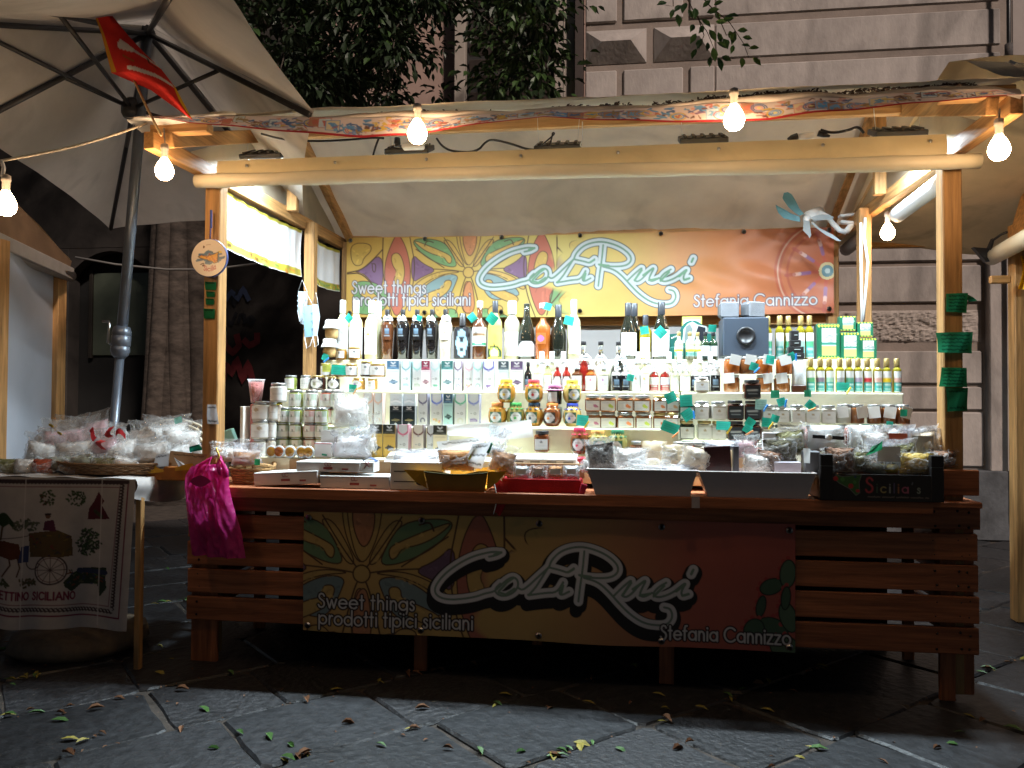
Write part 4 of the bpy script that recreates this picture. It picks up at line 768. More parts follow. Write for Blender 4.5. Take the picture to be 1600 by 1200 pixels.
def note(name, label, pts, Y, col, cat='note', scrib=5, curl=.01, group=None, parent=None):
    """paper with the four traced corners (clockwise from top left)"""
    P = [Vector(aty(x, y, Y)) for x, y in pts]; o = (P[0]+P[1]+P[2]+P[3])/4; P = [p-o for p in P]; wd, hg = (P[1]-P[0]).length, (P[3]-P[0]).length
    c = Canvas(wd, hg, max(8, int(wd/.004)), max(8, int(hg/.004)), col)
    for k in range(scrib):
        y = hg*(.15+.7*k/max(1, scrib-1)); x = wd*.12
        while x < wd*.85: x2 = x+random.uniform(.03, .10)*wd; c.line([(x, y+random.uniform(-.01, .01)*hg), ((x+x2)/2, y+random.uniform(-.05, .05)*hg), (x2, y+random.uniform(-.03, .03)*hg)], .0045, tuple(q*.12 for q in col)); x = x2+.02*wd
    def fn(U, V):
        u, v = U/wd, V/hg; f = lambda k: (P[0][k]*(1-u)*(1-v)+P[1][k]*u*(1-v)+P[2][k]*u*v+P[3][k]*(1-u)*v)
        return f(0), f(1)-curl*(np.sin(3.14*u)*.6+.5*np.sin(2.2*u+3*v)), f(2)
    return tag(obj(name, c.mesh(name, fn, sheetm), parent, o), label, cat, group)
note('paper_note', 'dark green handwritten note pinned highest on the rear-lit post', [(1478, 459), (1512, 458), (1511, 489), (1478, 487)], -.012, gcol)
note('paper_note', 'small torn green slip sticking out beside the highest note', [(1512, 460), (1526, 470), (1514, 472), (1511, 468)], -.01, (.008, .07, .03), scrib=0)
note('paper_note', 'wide green handwritten note wrapped round the post, second from the top', [(1462, 520), (1519, 519), (1520, 552), (1465, 551)], -.018, (.015, .15, .07), curl=.02)
note('paper_note', 'long green handwritten note on the post above the plank end', [(1471, 574), (1510, 575), (1512, 605), (1467, 604)], -.014, gcol)
note('paper_note', 'plain dark green strip hanging below the long note on the post', [(1478, 606), (1512, 606), (1512, 642), (1480, 643)], -.012, (.012, .12, .05), scrib=2)
for k, (y0, y1, w0, w1) in enumerate(((440, 453, 320, 338), (455, 464, 322, 336), (466, 476, 321, 335), (482, 498, 318, 336))):
    note('paper_note', 'small green slip pinned on the plaque post, %s below the plaque' % ORD[k], [(w0, y0), (w1, y0+1), (w1-1, y1), (w0+1, y1)], -.006, (.012, .17, .06), scrib=1, curl=.004)
note('paper_slip', 'white crumpled slip taped low on the plaque post', [(324, 632), (338, 632), (341, 663), (324, 662)], -.012, (.6, .62, .66), scrib=2)
# ------------------------------------------------------------------ pink carrier bag hooked on the counter post
pb_ = thing('carrier_bag', 'crumpled pink plastic carrier bag hanging from the counter edge', 'bag', aty(335, 725, -.13)); po = Vector(pb_.location)
pinkm = M('pink_plastic', (.68, .045, .28), rough=.2, var=.3, vs=7, bump=.8, bs=30, transl=.5, spec=.6)
L_ = [(300, 728), (290, 742), (289, 765), (292, 800), (297, 840), (300, 866)]; Rr = [(352, 724), (357, 735), (358, 760), (366, 795), (378, 835), (384, 872)]
def bagf(side):
    def fn(u, v):
        x = np.interp(v, np.linspace(0, 1, 6), [p[0] for p in L_])*(1-u)+np.interp(v, np.linspace(0, 1, 6), [p[0] for p in Rr])*u; y = np.interp(v, np.linspace(0, 1, 6), [p[1] for p in L_])*(1-u)+np.interp(v, np.linspace(0, 1, 6), [p[1] for p in Rr])*u
        bulge = .065*math.sin(math.pi*u)**.6*(.35+.65*math.sin(math.pi*min(1, v*.85+.1)))*side; w_ = (.026*nz(u*6, v*4, side)+.020*nz(u*13, v*8, side+3)+.010*nz(u*27, v*19, side+7)+.014*math.sin(u*17+4*v)*(1-v))*math.sin(math.pi*u)**.5
        return Vector(aty(x, y, -.15))-po+Vector((0, -bulge+w_, .01*nz(u*5, v*5, 9)))
    return fn
b = MB(); b.grid(bagf(1), 44, 50); b.grid(bagf(-.5), 20, 24)
b.build('bag_body', pinkm, pb_)
hd = MB()
for x0, x1, pk in ((300, 316, (330, 716)), (345, 355, (344, 714))):
    p0, p1, t = [Vector(aty(a, b_, -.17))-po for a, b_ in ((x0, 745), (x1, 745), pk)]
    hd.tube([p0, (p0+t)/2+Vector((-.01, -.01, .01)), t, (p1+t)/2, p1], .010, 7)
hd.build('bag_handle', pinkm, pb_)
o = MB().grid(lambda u, v: Vector(aty(296+34*u, 752+9*math.sin(math.pi*u)*(v-.5)*2, -.226)), 10, 4).build('hand_hole', M('deep_pink', (.34, .015, .12), rough=.4), pb_, -po)
hk = tag(MB().tube([aty(338, 700, -.13), aty(342, 712, -.14), aty(340, 724, -.15), aty(332, 726, -.15)], .006, 6).build('brass_hook', M('brass', (.5, .3, .06), rough=.3, metal=1)), 'small brass hook holding the pink carrier bag', 'hook')
# ------------------------------------------------------------------ tea-towel table at the umbrella side
tb_ = thing('trestle_table', 'low wooden trestle table under the souvenir tea towel', 'table', (0, 0, 0))
MB().box((-2.95, .18, .985), (1.54, .82, .03), .004).build('tabletop', wood[0], tb_)
lx = atz(187, 1062, 0)
for (x, y, m) in ((lx[0], -.18, 0), (-2.25, .5, 0), (-3.6, -.18, 0)): MB().box((x, y, .49), (.032, .035, .98), .003).build('leg', wood[2], tb_)
tl_ = aty(-130, 743, -.262); twd = float(aty(212, 745, -.262)[0]-tl_[0]); thh = .775
c = Canvas(twd, thh, 330, 240, (.43, .385, .36)); mar = (.16, .02, .05); dk = (.05, .035, .04)
tloc = lambda px, py: (float(aty(px, py, -.262)[0]-tl_[0]), float(1.012-aty(px, py, -.262)[2]))
B5 = lambda x, y: tloc(x/5, 745+y/5)          # traced from the enlarged towel
def tl_line(pts, w_, col): c.line([B5(*p) for p in pts], w_, col)
tl_line([(-200, 60), (940, 72), (870, 1000), (-200, 940)], .004, mar); tl_line([(-200, 1022), (970, 1088), (1005, 40)], .008, mar); tl_line([(-200, 20), (1000, 30)], .02, dk)
for k in range(80):
    for (a, b_) in (((960, 40), (905, 1020)), ((-200, 975), (900, 1040)), ((-200, 22), (960, 34))):
        t = k/80; x, y = a[0]+(b_[0]-a[0])*t, a[1]+(b_[1]-a[1])*t; vert = a[0] > 500
        s_ = 20 if k % 2 else -20
        tl_line([(x-16, y-s_*.6), (x+14, y+s_*.5), (x+2, y+s_)] if vert else [(x-14, y-12), (x, y+s_*.7), (x+18, y+8)], .0055, dk)
_w = c.text('CARRETTINO SICILIANO', 0, -9, .036, .0085, mar, glyphs=CAPS, sp=.30, sx=.80)
x_, y_ = B5(574, 948); c.text('CARRETTINO SICILIANO', x_-_w, y_-.006, .038, .0090, mar, glyphs=CAPS, sp=.30, sx=.80*.98)
# cart, driver, horse, palms
tl_line(arc(415, 705, 110, 0, 360, 30), .008, dk); tl_line(arc(415, 705, 92, 0, 360, 30), .0035, (.12, .03, .03)); tl_line(arc(285, 640, 55, 20, 200, 16), .006, dk)
for a in range(0, 360, 30): tl_line([(415, 705), (415+105*math.cos(R_(a)), 705+105*math.sin(R_(a)))], .0035, dk)
c.poly([B5(*p) for p in ((240, 420), (460, 400), (560, 450), (570, 600), (480, 610), (260, 600))], (.10, .065, .03)); 
for k in range(26): x, y = random.uniform(250, 550), random.uniform(430, 600); tl_line([(x, y), (x+random.uniform(-25, 25), y+random.uniform(-20, 20))], .006, random.choice([(.15, .03, .03), (.16, .11, .03), (.05, .06, .04), (.04, .03, .05)]))
c.poly([B5(*p) for p in ((355, 400), (365, 330), (430, 320), (450, 410))], (.09, .025, .05)); c.disc(B5(388, 290), .014, (.14, .07, .05)); tl_line([(370, 278), (405, 276)], .010, (.03, .02, .02))
c.poly([B5(*p) for p in ((-60, 490), (60, 480), (170, 500), (190, 600), (120, 620), (30, 600), (-70, 610))], (.10, .035, .02)); tl_line([(160, 600), (180, 680), (160, 745)], .008, (.07, .03, .02)); tl_line([(100, 610), (110, 660), (50, 750)], .009, (.07, .03, .02)); tl_line([(0, 470), (230, 440), (250, 430)], .004, dk); c.poly([B5(*p) for p in ((190, 515), (250, 515), (245, 640), (165, 640))], (.04, .05, .12))
for k in range(14): a = R_(180+180*k/13); tl_line([(40, 370), (40+50*math.cos(a), 340+70*math.sin(a)), (40+100*math.cos(a), 390+60*math.sin(a)*1.4)], .010, (.025, .045, .02))
tl_line([(35, 380), (25, 470)], .014, (.08, .05, .03))
for cx, cy, rx, ry, n, cols_ in ((700, 500, 95, 110, 150, [(.03, .06, .03), (.05, .09, .04), (.04, .045, .04)]), (380, 150, 60, 60, 40, [(.06, .09, .04), (.12, .03, .02), (.04, .06, .03)]), (600, 160, 70, 60, 45, [(.05, .09, .04), (.04, .06, .03)]), (215, 360, 110, 40, 60, [(.10, .11, .07), (.07, .08, .06)]), (240, 800, 70, 35, 40, [(.06, .07, .04), (.10, .07, .04)]), (50, 800, 60, 30, 30, [(.06, .07, .04)])):
    for k in range(n):
        a = random.uniform(0, 6.28); r_ = math.sqrt(random.random()); x, y = cx+rx*r_*math.cos(a), cy+ry*r_*math.sin(a); tl_line([(x, y), (x+random.uniform(-18, 18), y+random.uniform(-14, 14))], .009, random.choice(cols_))
c.poly([B5(*p) for p in ((740, 180), (775, 105), (820, 180), (800, 210), (865, 320), (690, 325), (700, 240))], (.09, .02, .03)); tl_line([(750, 260), (800, 300)], .02, (.05, .05, .03))
c.poly([B5(*p) for p in ((500, 800), (560, 740), (650, 705), (850, 700), (840, 770), (850, 860), (800, 930), (780, 830), (640, 830), (560, 880), (510, 840))], (.03, .045, .03))
for k in range(60): x, y = random.uniform(540, 840), random.uniform(715, 830); tl_line([(x, y), (x+random.uniform(-24, 24), y+random.uniform(-12, 12))], .007, random.choice([(.10, .09, .06), (.03, .04, .09), (.02, .03, .02), (.14, .05, .03), (.06, .10, .05)])); tl_line([(620, 720), (840, 740)], .02, (.03, .04, .08))
for x in (205, 800): c.line([B5(x, 0), B5(x-12, 1150)], .004, (.60, .55, .52))
def tfn(U, V):
    x = tl_[0]+U; z = 1.004-V+.012*np.sin(U*7)*(V/thh)-.006*np.sin(U*23)*(V/thh); return x, -.262-.018*np.sin(U*11+.6)*(V/thh)**.8-.012*np.sin(U*26)*(V/thh)-.03*(V/thh), z
tt = thing('tea_towel', 'white souvenir tea towel printed with donkey cart and maroon border', 'cloth', (0, 0, 0))
obj('print_cloth', c.mesh('tea_towel', tfn, clothm), tt)
MB().grid(lambda u, v: (tl_[0]+twd*u, -.262+.87*v, 1.006+.004*math.sin(u*30)+.004*nz(u*12, v*6)), 40, 12).build('top_cloth', M('white_cloth', (.42, .39, .37), rough=.9, var=.1, vs=30), tt)
MB().grid(lambda u, v: (tl_[0]+twd+.012*math.sin(v*5)+.02*v*u, -.262+.75*u, 1.004-.10*v-.06*v*math.sin(u*3.0)+.0*u), 12, 10).build('side_drop', MATS['white_cloth'], tt)
tag(MB().box((-2.06, .45, .80), (.12, .5, .16), .01).build('wooden_crate', wood[1]), 'wooden crate end under the yellow cloth basket', 'crate')
# ------------------------------------------------------------------ clip fan
fan = thing('clip_fan', 'white clip-on fan with pale blue blades on the inner post', 'fan', atd(1262, 342, 5.55)); fO = Vector(fan.location)
Q = lambda x, y, D=5.55: Vector(atd(x, y, D))-fO
axv = Vector((-.62, -.62, -.35)).normalized()
MB().tube([-axv*.015, -axv*.15], .052, 16).build('motor', whitepl, fan); MB().lathe([(0, -.012), (.022, -.01), (.028, .012), (.02, .03), (0, .04)], 14, ax=axv).build('spinner', whitepl, fan)
bm_ = M('blue_blade', (.16, .40, .50), rough=.35, var=.08, transl=.3); bm2 = M('grey_blade', (.36, .42, .46), rough=.35, transl=.3)
for m, D0, D1, o_ in ((bm_, 5.54, 5.62, [(440, 420), (500, 390), (440, 320), (380, 200), (330, 120), (275, 90), (225, 100), (205, 170), (220, 200), (290, 300), (370, 370)]), (bm_, 5.55, 5.64, [(440, 430), (450, 500), (330, 480), (220, 450), (150, 380), (115, 300), (110, 265), (150, 290), (230, 330), (330, 390)]), (bm2, 5.5, 5.42, [(600, 440), (650, 485), (800, 475), (900, 465), (915, 435), (850, 405), (750, 400), (650, 420)]), (bm2, 5.5, 5.46, [(500, 480), (580, 500), (590, 600), (600, 690), (580, 730), (560, 690), (490, 620)]), (bm2, 5.48, 5.40, [(600, 500), (640, 560), (800, 680), (960, 765), (1020, 770), (900, 680), (720, 590), (640, 520)])):
    n_ = len(o_); dm = max(math.hypot(x-540, y-455) for x, y in o_)
    MB().plate([Q(1200+x/8.89, 290+y/8.89, D0+(D1-D0)*math.hypot(x-540, y-455)/dm) for x, y in o_], axv, .004).build('blade', m, fan)
MB().tube([Q(1280, 332), Q(1292, 338), Q(1302, 350), Q(1312, 360), Q(1322, 363)], .018, 9).build('arm', whitepl, fan)
MB().tube([Q(1322, 362), Q(1330, 352), Q(1340, 345)], .022, 9).build('clip', whitepl, fan); MB().beam(Q(1311, 338), Q(1348, 334), .05, .018).build('clip', whitepl, fan); MB().beam(Q(1312, 347), Q(1345, 350), .05, .022).build('clip', whitepl, fan)
for lab, pts in (('white flex hanging down the inner post from the fan clip', [(1345, 348), (1345, 400), (1346, 450), (1347, 505)]), ('second white flex swinging beside the inner post', [(1352, 340), (1350, 370), (1356, 410), (1353, 450), (1349, 500)])):
    Pp = [Vector(aty(x, y, 1.34)) for x, y in pts]; o = MB().tube(Pp, .009, 6).build('flex', whitepl); tag(o, lab, 'cable')
# ------------------------------------------------------------------ face masks on the inner post
mk = M('mask_blue', (.30, .52, .68), rough=.85, var=.06, vs=30, transl=.2); mk2 = M('mask_pale', (.55, .66, .74), rough=.85, var=.05, transl=.2)
for lab, pts, m, Y in (('pale blue face mask hanging folded behind another on the inner post', [(466, 455), (480, 456), (480, 508), (470, 506), (465, 485)], mk2, 1.30), ('light blue face mask hanging in front by its ear loop', [(474, 478), (489, 477), (489, 526), (476, 527)], mk, 1.27), ('open half of pale face mask turned away beside the blue one', [(488, 475), (497, 476), (500, 495), (496, 525), (489, 525)], mk2, 1.26)):
    o = Vector(aty(*pts[0], Y)); t = thing('face_mask', lab, 'mask', o); P = [Vector(aty(x, y, Y))-o for x, y in pts]; cxm = sum(P, Vector())/len(P)
    MB().add([*P, cxm+Vector((0, -.03, 0))], [(i, (i+1) % len(P), len(P)) for i in range(len(P))], smooth=True).build('mask_cloth', m, t)
    for k in range(3): a, b_ = P[0].lerp(P[-1], .25+.25*k), P[1].lerp(P[2], .25+.25*k); MB().beam(a+Vector((0, -.012, 0)), b_+Vector((0, -.012, 0)), .003, .006, .001).build('pleat', m, t)
    MB().tube([P[0], P[0]+Vector((.03, -.005, .08)), P[1]], .0025, 5).build('ear_loop', whitepl, t)
    MB().tube([P[-1], P[-1]+Vector((.02, -.01, -.08)), P[-1]+Vector((.045, -.01, -.06)), P[-2]], .0025, 5).build('ear_loop', whitepl, t)
# ------------------------------------------------------------------ GOODS
def liquid(name, col, trans=.25, rough=.06): return M(name, col, rough=rough, trans=trans, var=.06, vs=3, spec=.6, coat=.6)
LQ = dict(lemon=liquid('limoncello', (.78, .74, .42)), cream=liquid('cream_liqueur', (.66, .60, .50), 0, .2), black=liquid('black_liqueur', (.012, .010, .010), 0), brown=liquid('brown_liqueur', (.10, .035, .014), .1), wine=liquid('dark_wine_glass', (.012, .014, .010), 0),
          amber=liquid('amber_liqueur', (.42, .11, .02), .3), red=liquid('red_liqueur', (.30, .018, .012), .25), olive=liquid('olive_oil', (.36, .30, .02), .35), pale=liquid('pale_liqueur', (.62, .60, .40), .4), grey=liquid('almond_milk_liqueur', (.52, .50, .46), .1), green=liquid('green_liqueur', (.52, .56, .22), .35), yellow=liquid('yellow_liqueur', (.70, .50, .06), .3), dkgreen=liquid('dark_green_glass', (.02, .05, .025), .15), honey=liquid('honey', (.46, .22, .03), .25), honey2=liquid('dark_honey', (.20, .055, .015), .15), honeyg=liquid('pistachio_cream', (.30, .27, .08), .05), honeyl=liquid('light_honey', (.60, .42, .12), .2), choc=liquid('chocolate_cream', (.055, .018, .010), 0, .2), jamgrn=liquid('green_pesto', (.20, .24, .04), .05), jamred=liquid('red_pesto', (.40, .08, .03), .05), clearj=liquid('pale_cream', (.55, .53, .46), .1), jam=liquid('brown_preserve', (.24, .09, .03), .1))
glass = M('clear_glass', (.92, .95, .96), rough=.03, trans=.92, var=.02, spec=.6)
capm = dict(white=M('white_cap', (.67, .67, .66), rough=.4), black=M('black_cap', (.02, .02, .022), rough=.35), dark=M('dark_foil', (.05, .055, .065), rough=.35, metal=.3), gold=M('gold_cap', (.58, .44, .18), rough=.35, metal=.7), clear=M('frosted_cap', (.60, .66, .70), rough=.5), cork=M('cork', (.45, .28, .13), rough=.8), silver=M('silver_lid', (.45, .46, .47), rough=.3, metal=.8))
ribbon = M('white_ribbon', (.80, .80, .80), rough=.6, var=.05)
PROF = dict(bord=[(0, 0), (.92, 0), (1, .015), (1, .60), (.94, .655), (.6, .73), (.42, .78), (.37, .85), (.36, .97), (.40, .975), (.40, 1)], taper=[(0, 0), (.70, 0), (.76, .01), (.88, .33), (1, .62), (.97, .69), (.75, .78), (.40, .85), (.30, .89), (.29, 1)], burg=[(0, 0), (.95, 0), (1, .012), (1, .42), (.92, .52), (.62, .67), (.42, .77), (.36, .84), (.35, 1)],
            amaro=[(0, 0), (.96, 0), (1, .01), (1, .53), (.93, .60), (.6, .665), (.40, .70), (.36, .75), (.36, 1)], oil=[(0, 0), (.97, 0), (1, .01), (1, .66), (.94, .70), (.60, .75), (.46, .78), (.46, 1)], flask=[(0, 0), (.6, 0), (.75, .02), (.98, .16), (1, .3), (.92, .45), (.6, .60), (.34, .68), (.29, .73), (.28, 1)], mini=[(0, 0), (.95, 0), (1, .015), (1, .58), (.85, .66), (.45, .74), (.40, .78), (.40, 1)])
glassprint = M('glass_print', attr=True, rough=.06, var=.03, spec=.6, coat=.6)
def lab_patch(key, r, z0, z1, ang, draw, nx=14, ny=14, m=None):
    def mk():
        w_, h = 2*ang*r, z1-z0; c = Canvas(w_, h, nx, ny, (.67, .67, .66)); draw(c, w_, h)
        return c.mesh('label', lambda U, V: (r*np.sin((U/w_-.5)*2*ang), -r*np.cos((U/w_-.5)*2*ang), z1-V), m or paperm)
    return cached(('lab',)+key, mk)
def d_plain(c, w_, h): c.line([(w_*.3, h*.5), (w_*.7, h*.5)], h*.05, (.5, .5, .5))
def d_icon(col): 
    def f(c, w_, h): c.disc((w_*.5, h*.28), w_*.10, col); c.line([(w_*.25, h*.55), (w_*.75, h*.55)], h*.04, (.45, .4, .4)); c.line([(w_*.3, h*.68), (w_*.7, h*.68)], h*.03, (.5, .5, .5))
    return f
def d_two(c1, c2, k=.35):
    def f(c, w_, h): c.poly([(0, 0), (w_, 0), (w_, h*k), (0, h*k)], (.67, .67, .66)); c.poly([(0, h*k), (w_, h*k), (w_, h*.55), (0, h*.55)], c1); c.poly([(0, h*.55), (w_, h*.55), (w_, h), (0, h)], c2); [c.line([(w_*.2, h*q), (w_*.8, h*q)], h*.03, (.55, .65, .62)) for q in (.64, .74, .84)]
    return f
def d_dark(c, w_, h):
    c.C[:] = (.012, .012, .014); 
    for q in (.30, .38, .46, .54): c.line([(w_*.3, h*q), (w_*.7, h*q)], h*.055, (.22, .34, .48))
    c.line([(w_*.5, h*.05), (w_*.5, h*.16)], w_*.06, (.5, .55, .6)); c.line([(w_*.2, h*.70), (w_*.8, h*.70)], h*.03, (.4, .45, .5))
def bow_mesh():
    def mk():
        b = MB()
        for s_ in (-1, 1):
            b.grid(lambda u, v: (s_*(.004+.030*math.sin(math.pi*u)*(.4+.6*u) if u < .5 else s_*0+s_*(.004+.030*math.sin(math.pi*u)*(1.0))), -.012-.012*math.sin(math.pi*u), .012*math.cos(2*math.pi*u)*(u > 0)+(v-.5)*.014+.004), 8, 1)
            b.grid(lambda u, v: (s_*(.004+.022*u+(v-.5)*.012), -.012-.006*math.sin(4*u), -.034*u), 4, 1)
        b.box((0, -.016, 0), (.012, .010, .014), .003)
        return b.mesh('bow', ribbon)
    return cached('bow', mk)
def scaled(o, s_): o.scale = (s_, s_, s_); return o
GB = 'liqueur and wine bottles standing on the top shelf'
def bottle(lab, px, row, hp, wp, style, liq, cap, capf=.14, capr=.46, label=None, bow=False, group=None, dy=0, cat='bottle', lz=(.12, .50), la=1.15, fill=.0, name='bottle', neckglass=False):
    Y, z = T[row]; Y += dy; s_ = pxm(px, Y); h, r = round(hp*s_, 3), round(wp*s_/2, 4); key = (style, liq, cap, h, r, capf)
    t = thing(name, lab, cat, (X(px, Y)+random.uniform(-.004, .004), Y+random.uniform(-.012, .012), z), random.uniform(-.25, .25), group)
    def body():
        pr = PROF[style]; return MB().lathe([(a*r, b_*h) for a, b_ in pr], 8 if style == 'oil' else 16, smooth=style != 'oil').mesh('body', LQ[liq])
    if neckglass:
        zc = neckglass; pr = PROF[style]; lo = [(a*r, b_*h) for a, b_ in pr if b_ <= zc]; hi = [(a*r, b_*h) for a, b_ in pr if b_ > zc-.03]
        obj('body', cached(('b',)+key+(1,), lambda: MB().lathe(lo, 16).mesh('body', LQ[liq])), t); obj('neck', cached(('n',)+key, lambda: MB().lathe(hi, 14).mesh('neck', glass)), t)
    else: obj('body', cached(('b',)+key, body), t)
    cr_ = r*capr
    obj('cap', cached(('c',)+key, lambda: MB().lathe([(0, h*(1-capf)), (cr_*.97, h*(1-capf)), (cr_, h*(1-capf)+.002), (cr_*.98, h+.002), (cr_*.9, h+.004), (0, h+.004)], 14).mesh('cap', capm[cap])), t)
    if label: obj('label', lab_patch(key+(label.__name__, str(lz)) if label in (d_plain, d_dark) else key+(id(label), str(lz)), r*(1.008 if style != 'taper' else 1.0)+.0006, lz[0]*h, lz[1]*h, la, label, m=glassprint if style == 'taper' or label is d_dark else None), t)
    if bow: scaled(obj('bow', bow_mesh(), t, (0, -.30*r, h*(bow if bow is not True else .80))), min(1.25, max(.55, r/.04)))
    return t
# --- top shelf
for k, (px, lab) in enumerate(((535, 'white capped limoncello bottle nearest the wooden post, with tag on its neck'), (556, 'white capped limoncello bottle between two alike, behind the honey jars'), (579, 'white capped limoncello bottle with orange leaf drawing beside the brown bottle'))):
    bottle(lab, px, 'T4', 93, 20.5, 'bord', 'lemon', 'white', .21, .46, d_icon((.6, .3, .08)) if k == 2 else d_plain, group=GB, lz=(.10, .56), la=1.4, neckglass=.78)
bottle('tall pale bottle with frosted cup over its neck behind the limoncello', 589, 'T4', 92, 20, 'bord', 'pale', 'clear', .25, .62, None, group=GB, dy=.07)
for px, liq, lab in ((604, 'brown', 'brown liqueur bottle with white bow beside the limoncello'), (627, 'black', 'black liqueur bottle with white bow beside the brown one'), (650, 'black', 'black liqueur bottle with white bow and green tag in the middle of the dark ones'), (674, 'black', 'black liqueur bottle with white bow beside the milky bottle'), (696, 'cream', 'milky cream liqueur bottle with white bow beside the square black bottle')):
    def d_m(c, w_, h, liq=liq):
        if liq != 'cream': d_dark(c, w_, h); c.C[c.C[..., 0] < .02] = (.014, .012, .012) if liq == 'black' else (.10, .036, .016)
        else: c.C[:] = (.64, .58, .49); [c.line([(w_*.38, h*q), (w_*.62, h*q)], h*.05, (.2, .18, .15)) for q in (.4, .48, .56)]
    bottle(lab, px, 'T4', 79, 22, 'taper', liq, 'black', .12, .34, d_m, bow=.83, group=GB, lz=(.40, .70), la=.65)
def sqbottle(lab, px, row, hp, wp, m, capn, draw, dy=0, group=None, caph=.25, lz=(.08, .68), lw=.7, d=.55, name='bottle', cat='bottle'):
    Y, z = T[row]; Y += dy; s_ = pxm(px, Y); h, w_ = hp*s_, wp*s_; t = thing(name, lab, cat, (X(px, Y), Y, z), random.uniform(-.06, .06), group); hb_ = h*(1-caph)
    MB().box((0, 0, hb_/2), (w_, w_*d, hb_), w_*.12).build('body', LQ[m], t); MB().lathe([(0, hb_-.002), (w_*.22, hb_-.001), (w_*.2, hb_+.01), (w_*.2, h), (w_*.16, h+.003), (0, h+.003)], 12).build('cap', capm[capn], t)
    c = Canvas(w_*lw, h*(lz[1]-lz[0]), 12, 16); draw(c, w_*lw, h*(lz[1]-lz[0])); obj('label', c.mesh('label', lambda U, V: (U-w_*lw/2, 0*U-w_*d/2-.001, lz[1]*h-V), paperm), t); return t
def d_orn(c, w_, h):
    c.C[:] = (.02, .02, .024); c.poly([(w_*(.5+.42*math.cos(a)*(1+.12*math.cos(6*a))), h*(.5+.46*math.sin(a)*(1+.08*math.cos(8*a)))) for a in np.linspace(0, 6.28, 40)], (.30, .44, .52)); c.poly([(w_*.3, h*.3), (w_*.7, h*.3), (w_*.62, h*.45), (w_*.38, h*.45)], (.02, .025, .03)); c.disc((w_*.5, h*.72), w_*.17, (.02, .025, .03))
sqbottle('square black bottle with ornate pale blue label on the top shelf', 722, 'T4', 73, 26, 'black', 'black', d_orn, caph=.28, lz=(.05, .68), lw=.8, group=GB)
def d_amaro(c, w_, h): c.poly([(0, h*.82), (w_*.5, h*.88), (w_, h*.82), (w_, h), (0, h)], (.03, .27, .16)); c.line([(w_*.2, h*.40), (w_*.8, h*.40)], h*.18, (.25, .15, .08))
bottle('dark amaro bottle with white and green label and white cap', 748, 'T4', 92, 23, 'amaro', 'brown', 'white', .10, .42, d_amaro, group=GB, lz=(.24, .56), la=1.3)
def d_yel(c, w_, h): c.C[:] = (.80, .56, .10); c.poly([(0, h), (0, h*.72), (w_*.5, h*.55), (w_, h*.75), (w_, h)], (.02, .05, .02)); c.disc((w_*.5, h*.82), w_*.27, (.75, .80, .12)); c.disc((w_*.5, h*.82), w_*.18, (.80, .82, .6))
bottle('yellow labelled bottle with dark cap and green tag on the top shelf', 774, 'T4', 92, 22, 'bord', 'green', 'dark', .2, .42, d_yel, group=GB, lz=(.02, .58), la=1.35)
bottle('tall white capped bottle with plain white label beside the yellow labelled one', 799, 'T4', 92, 25, 'bord', 'pale', 'white', .22, .56, d_plain, group=GB, lz=(.08, .48), la=1.1, neckglass=.8)
def d_arch(c, w_, h): c.C[:] = (.014, .014, .012); c.poly([(0, h), (0, h*.35), (w_*.25, h*.08), (w_*.5, 0), (w_*.75, h*.08), (w_, h*.35), (w_, h)], (.67, .67, .66)); c.disc((w_*.5, h*.18), w_*.03, (.4, .35, .3))
bottle('dark wine bottle with arched white label and round neck tag', 822, 'T4', 88, 27, 'burg', 'wine', 'black', .1, .34, d_arch, group=GB, lz=(.06, .34), la=1.3)
def d_purp(c, w_, h): c.C[:] = (.42, .11, .025); c.disc((w_*.5, h*.5), w_*.3, (.40, .12, .38))
bottle('amber liqueur bottle with round purple label and long clear neck', 848, 'T4', 88, 24, 'amaro', 'amber', 'clear', .08, .5, d_purp, group=GB, lz=(.28, .48), la=.7, neckglass=.92)
bottle('plain dark wine bottle with grey foil between amber and pale bottles', 872, 'T4', 86, 25, 'burg', 'wine', 'dark', .22, .42, None, group=GB)
def d_diam(c, w_, h): c.C[:] = (.60, .58, .40); c.poly([(w_*.5, 0), (w_, h*.4), (w_*.8, h), (w_*.2, h), (0, h*.4)], (.67, .67, .64))
bottle('pale yellow bottle with diamond label, long white cap and green tag', 895, 'T4', 94, 22, 'bord', 'pale', 'white', .22, .44, d_diam, group=GB, lz=(.10, .56), la=1.0, neckglass=.8)
for px, liq, lab in ((912, 'red', 'round red liqueur flask with white bow before the grey gap'), (938, 'cream', 'round milky flask with white bow in the middle of the grey gap'), (967, 'wine', 'round dark flask with white bow beside the wine bottles')): bottle(lab, px, 'T3', 78, 26, 'flask', liq, 'black', .07, .33, None, bow=.68, group='round flasks with white bows', dy=.04, neckglass=.72)
bottle('dark wine bottle with white label standing in front of its twin', 982, 'T4', 89, 26, 'burg', 'wine', 'dark', .22, .42, d_icon((.7, .55, .45)), group=GB, lz=(.08, .48), la=1.2)
bottle('dark wine bottle half hidden behind its white labelled twin', 991, 'T4', 89, 26, 'burg', 'wine', 'dark', .22, .42, None, group=GB, dy=.09)
bottle('short olive coloured bottle with green tag between two wine bottles', 1008, 'T4', 70, 20, 'bord', 'olive', 'dark', .28, .46, d_plain, group=GB, lz=(.05, .5), la=.8)
bottle('dark wine bottle with plain white label and hanging green diamond tag', 1033, 'T4', 90, 27, 'burg', 'wine', 'dark', .22, .42, d_plain, group=GB, lz=(.06, .52), la=1.25)
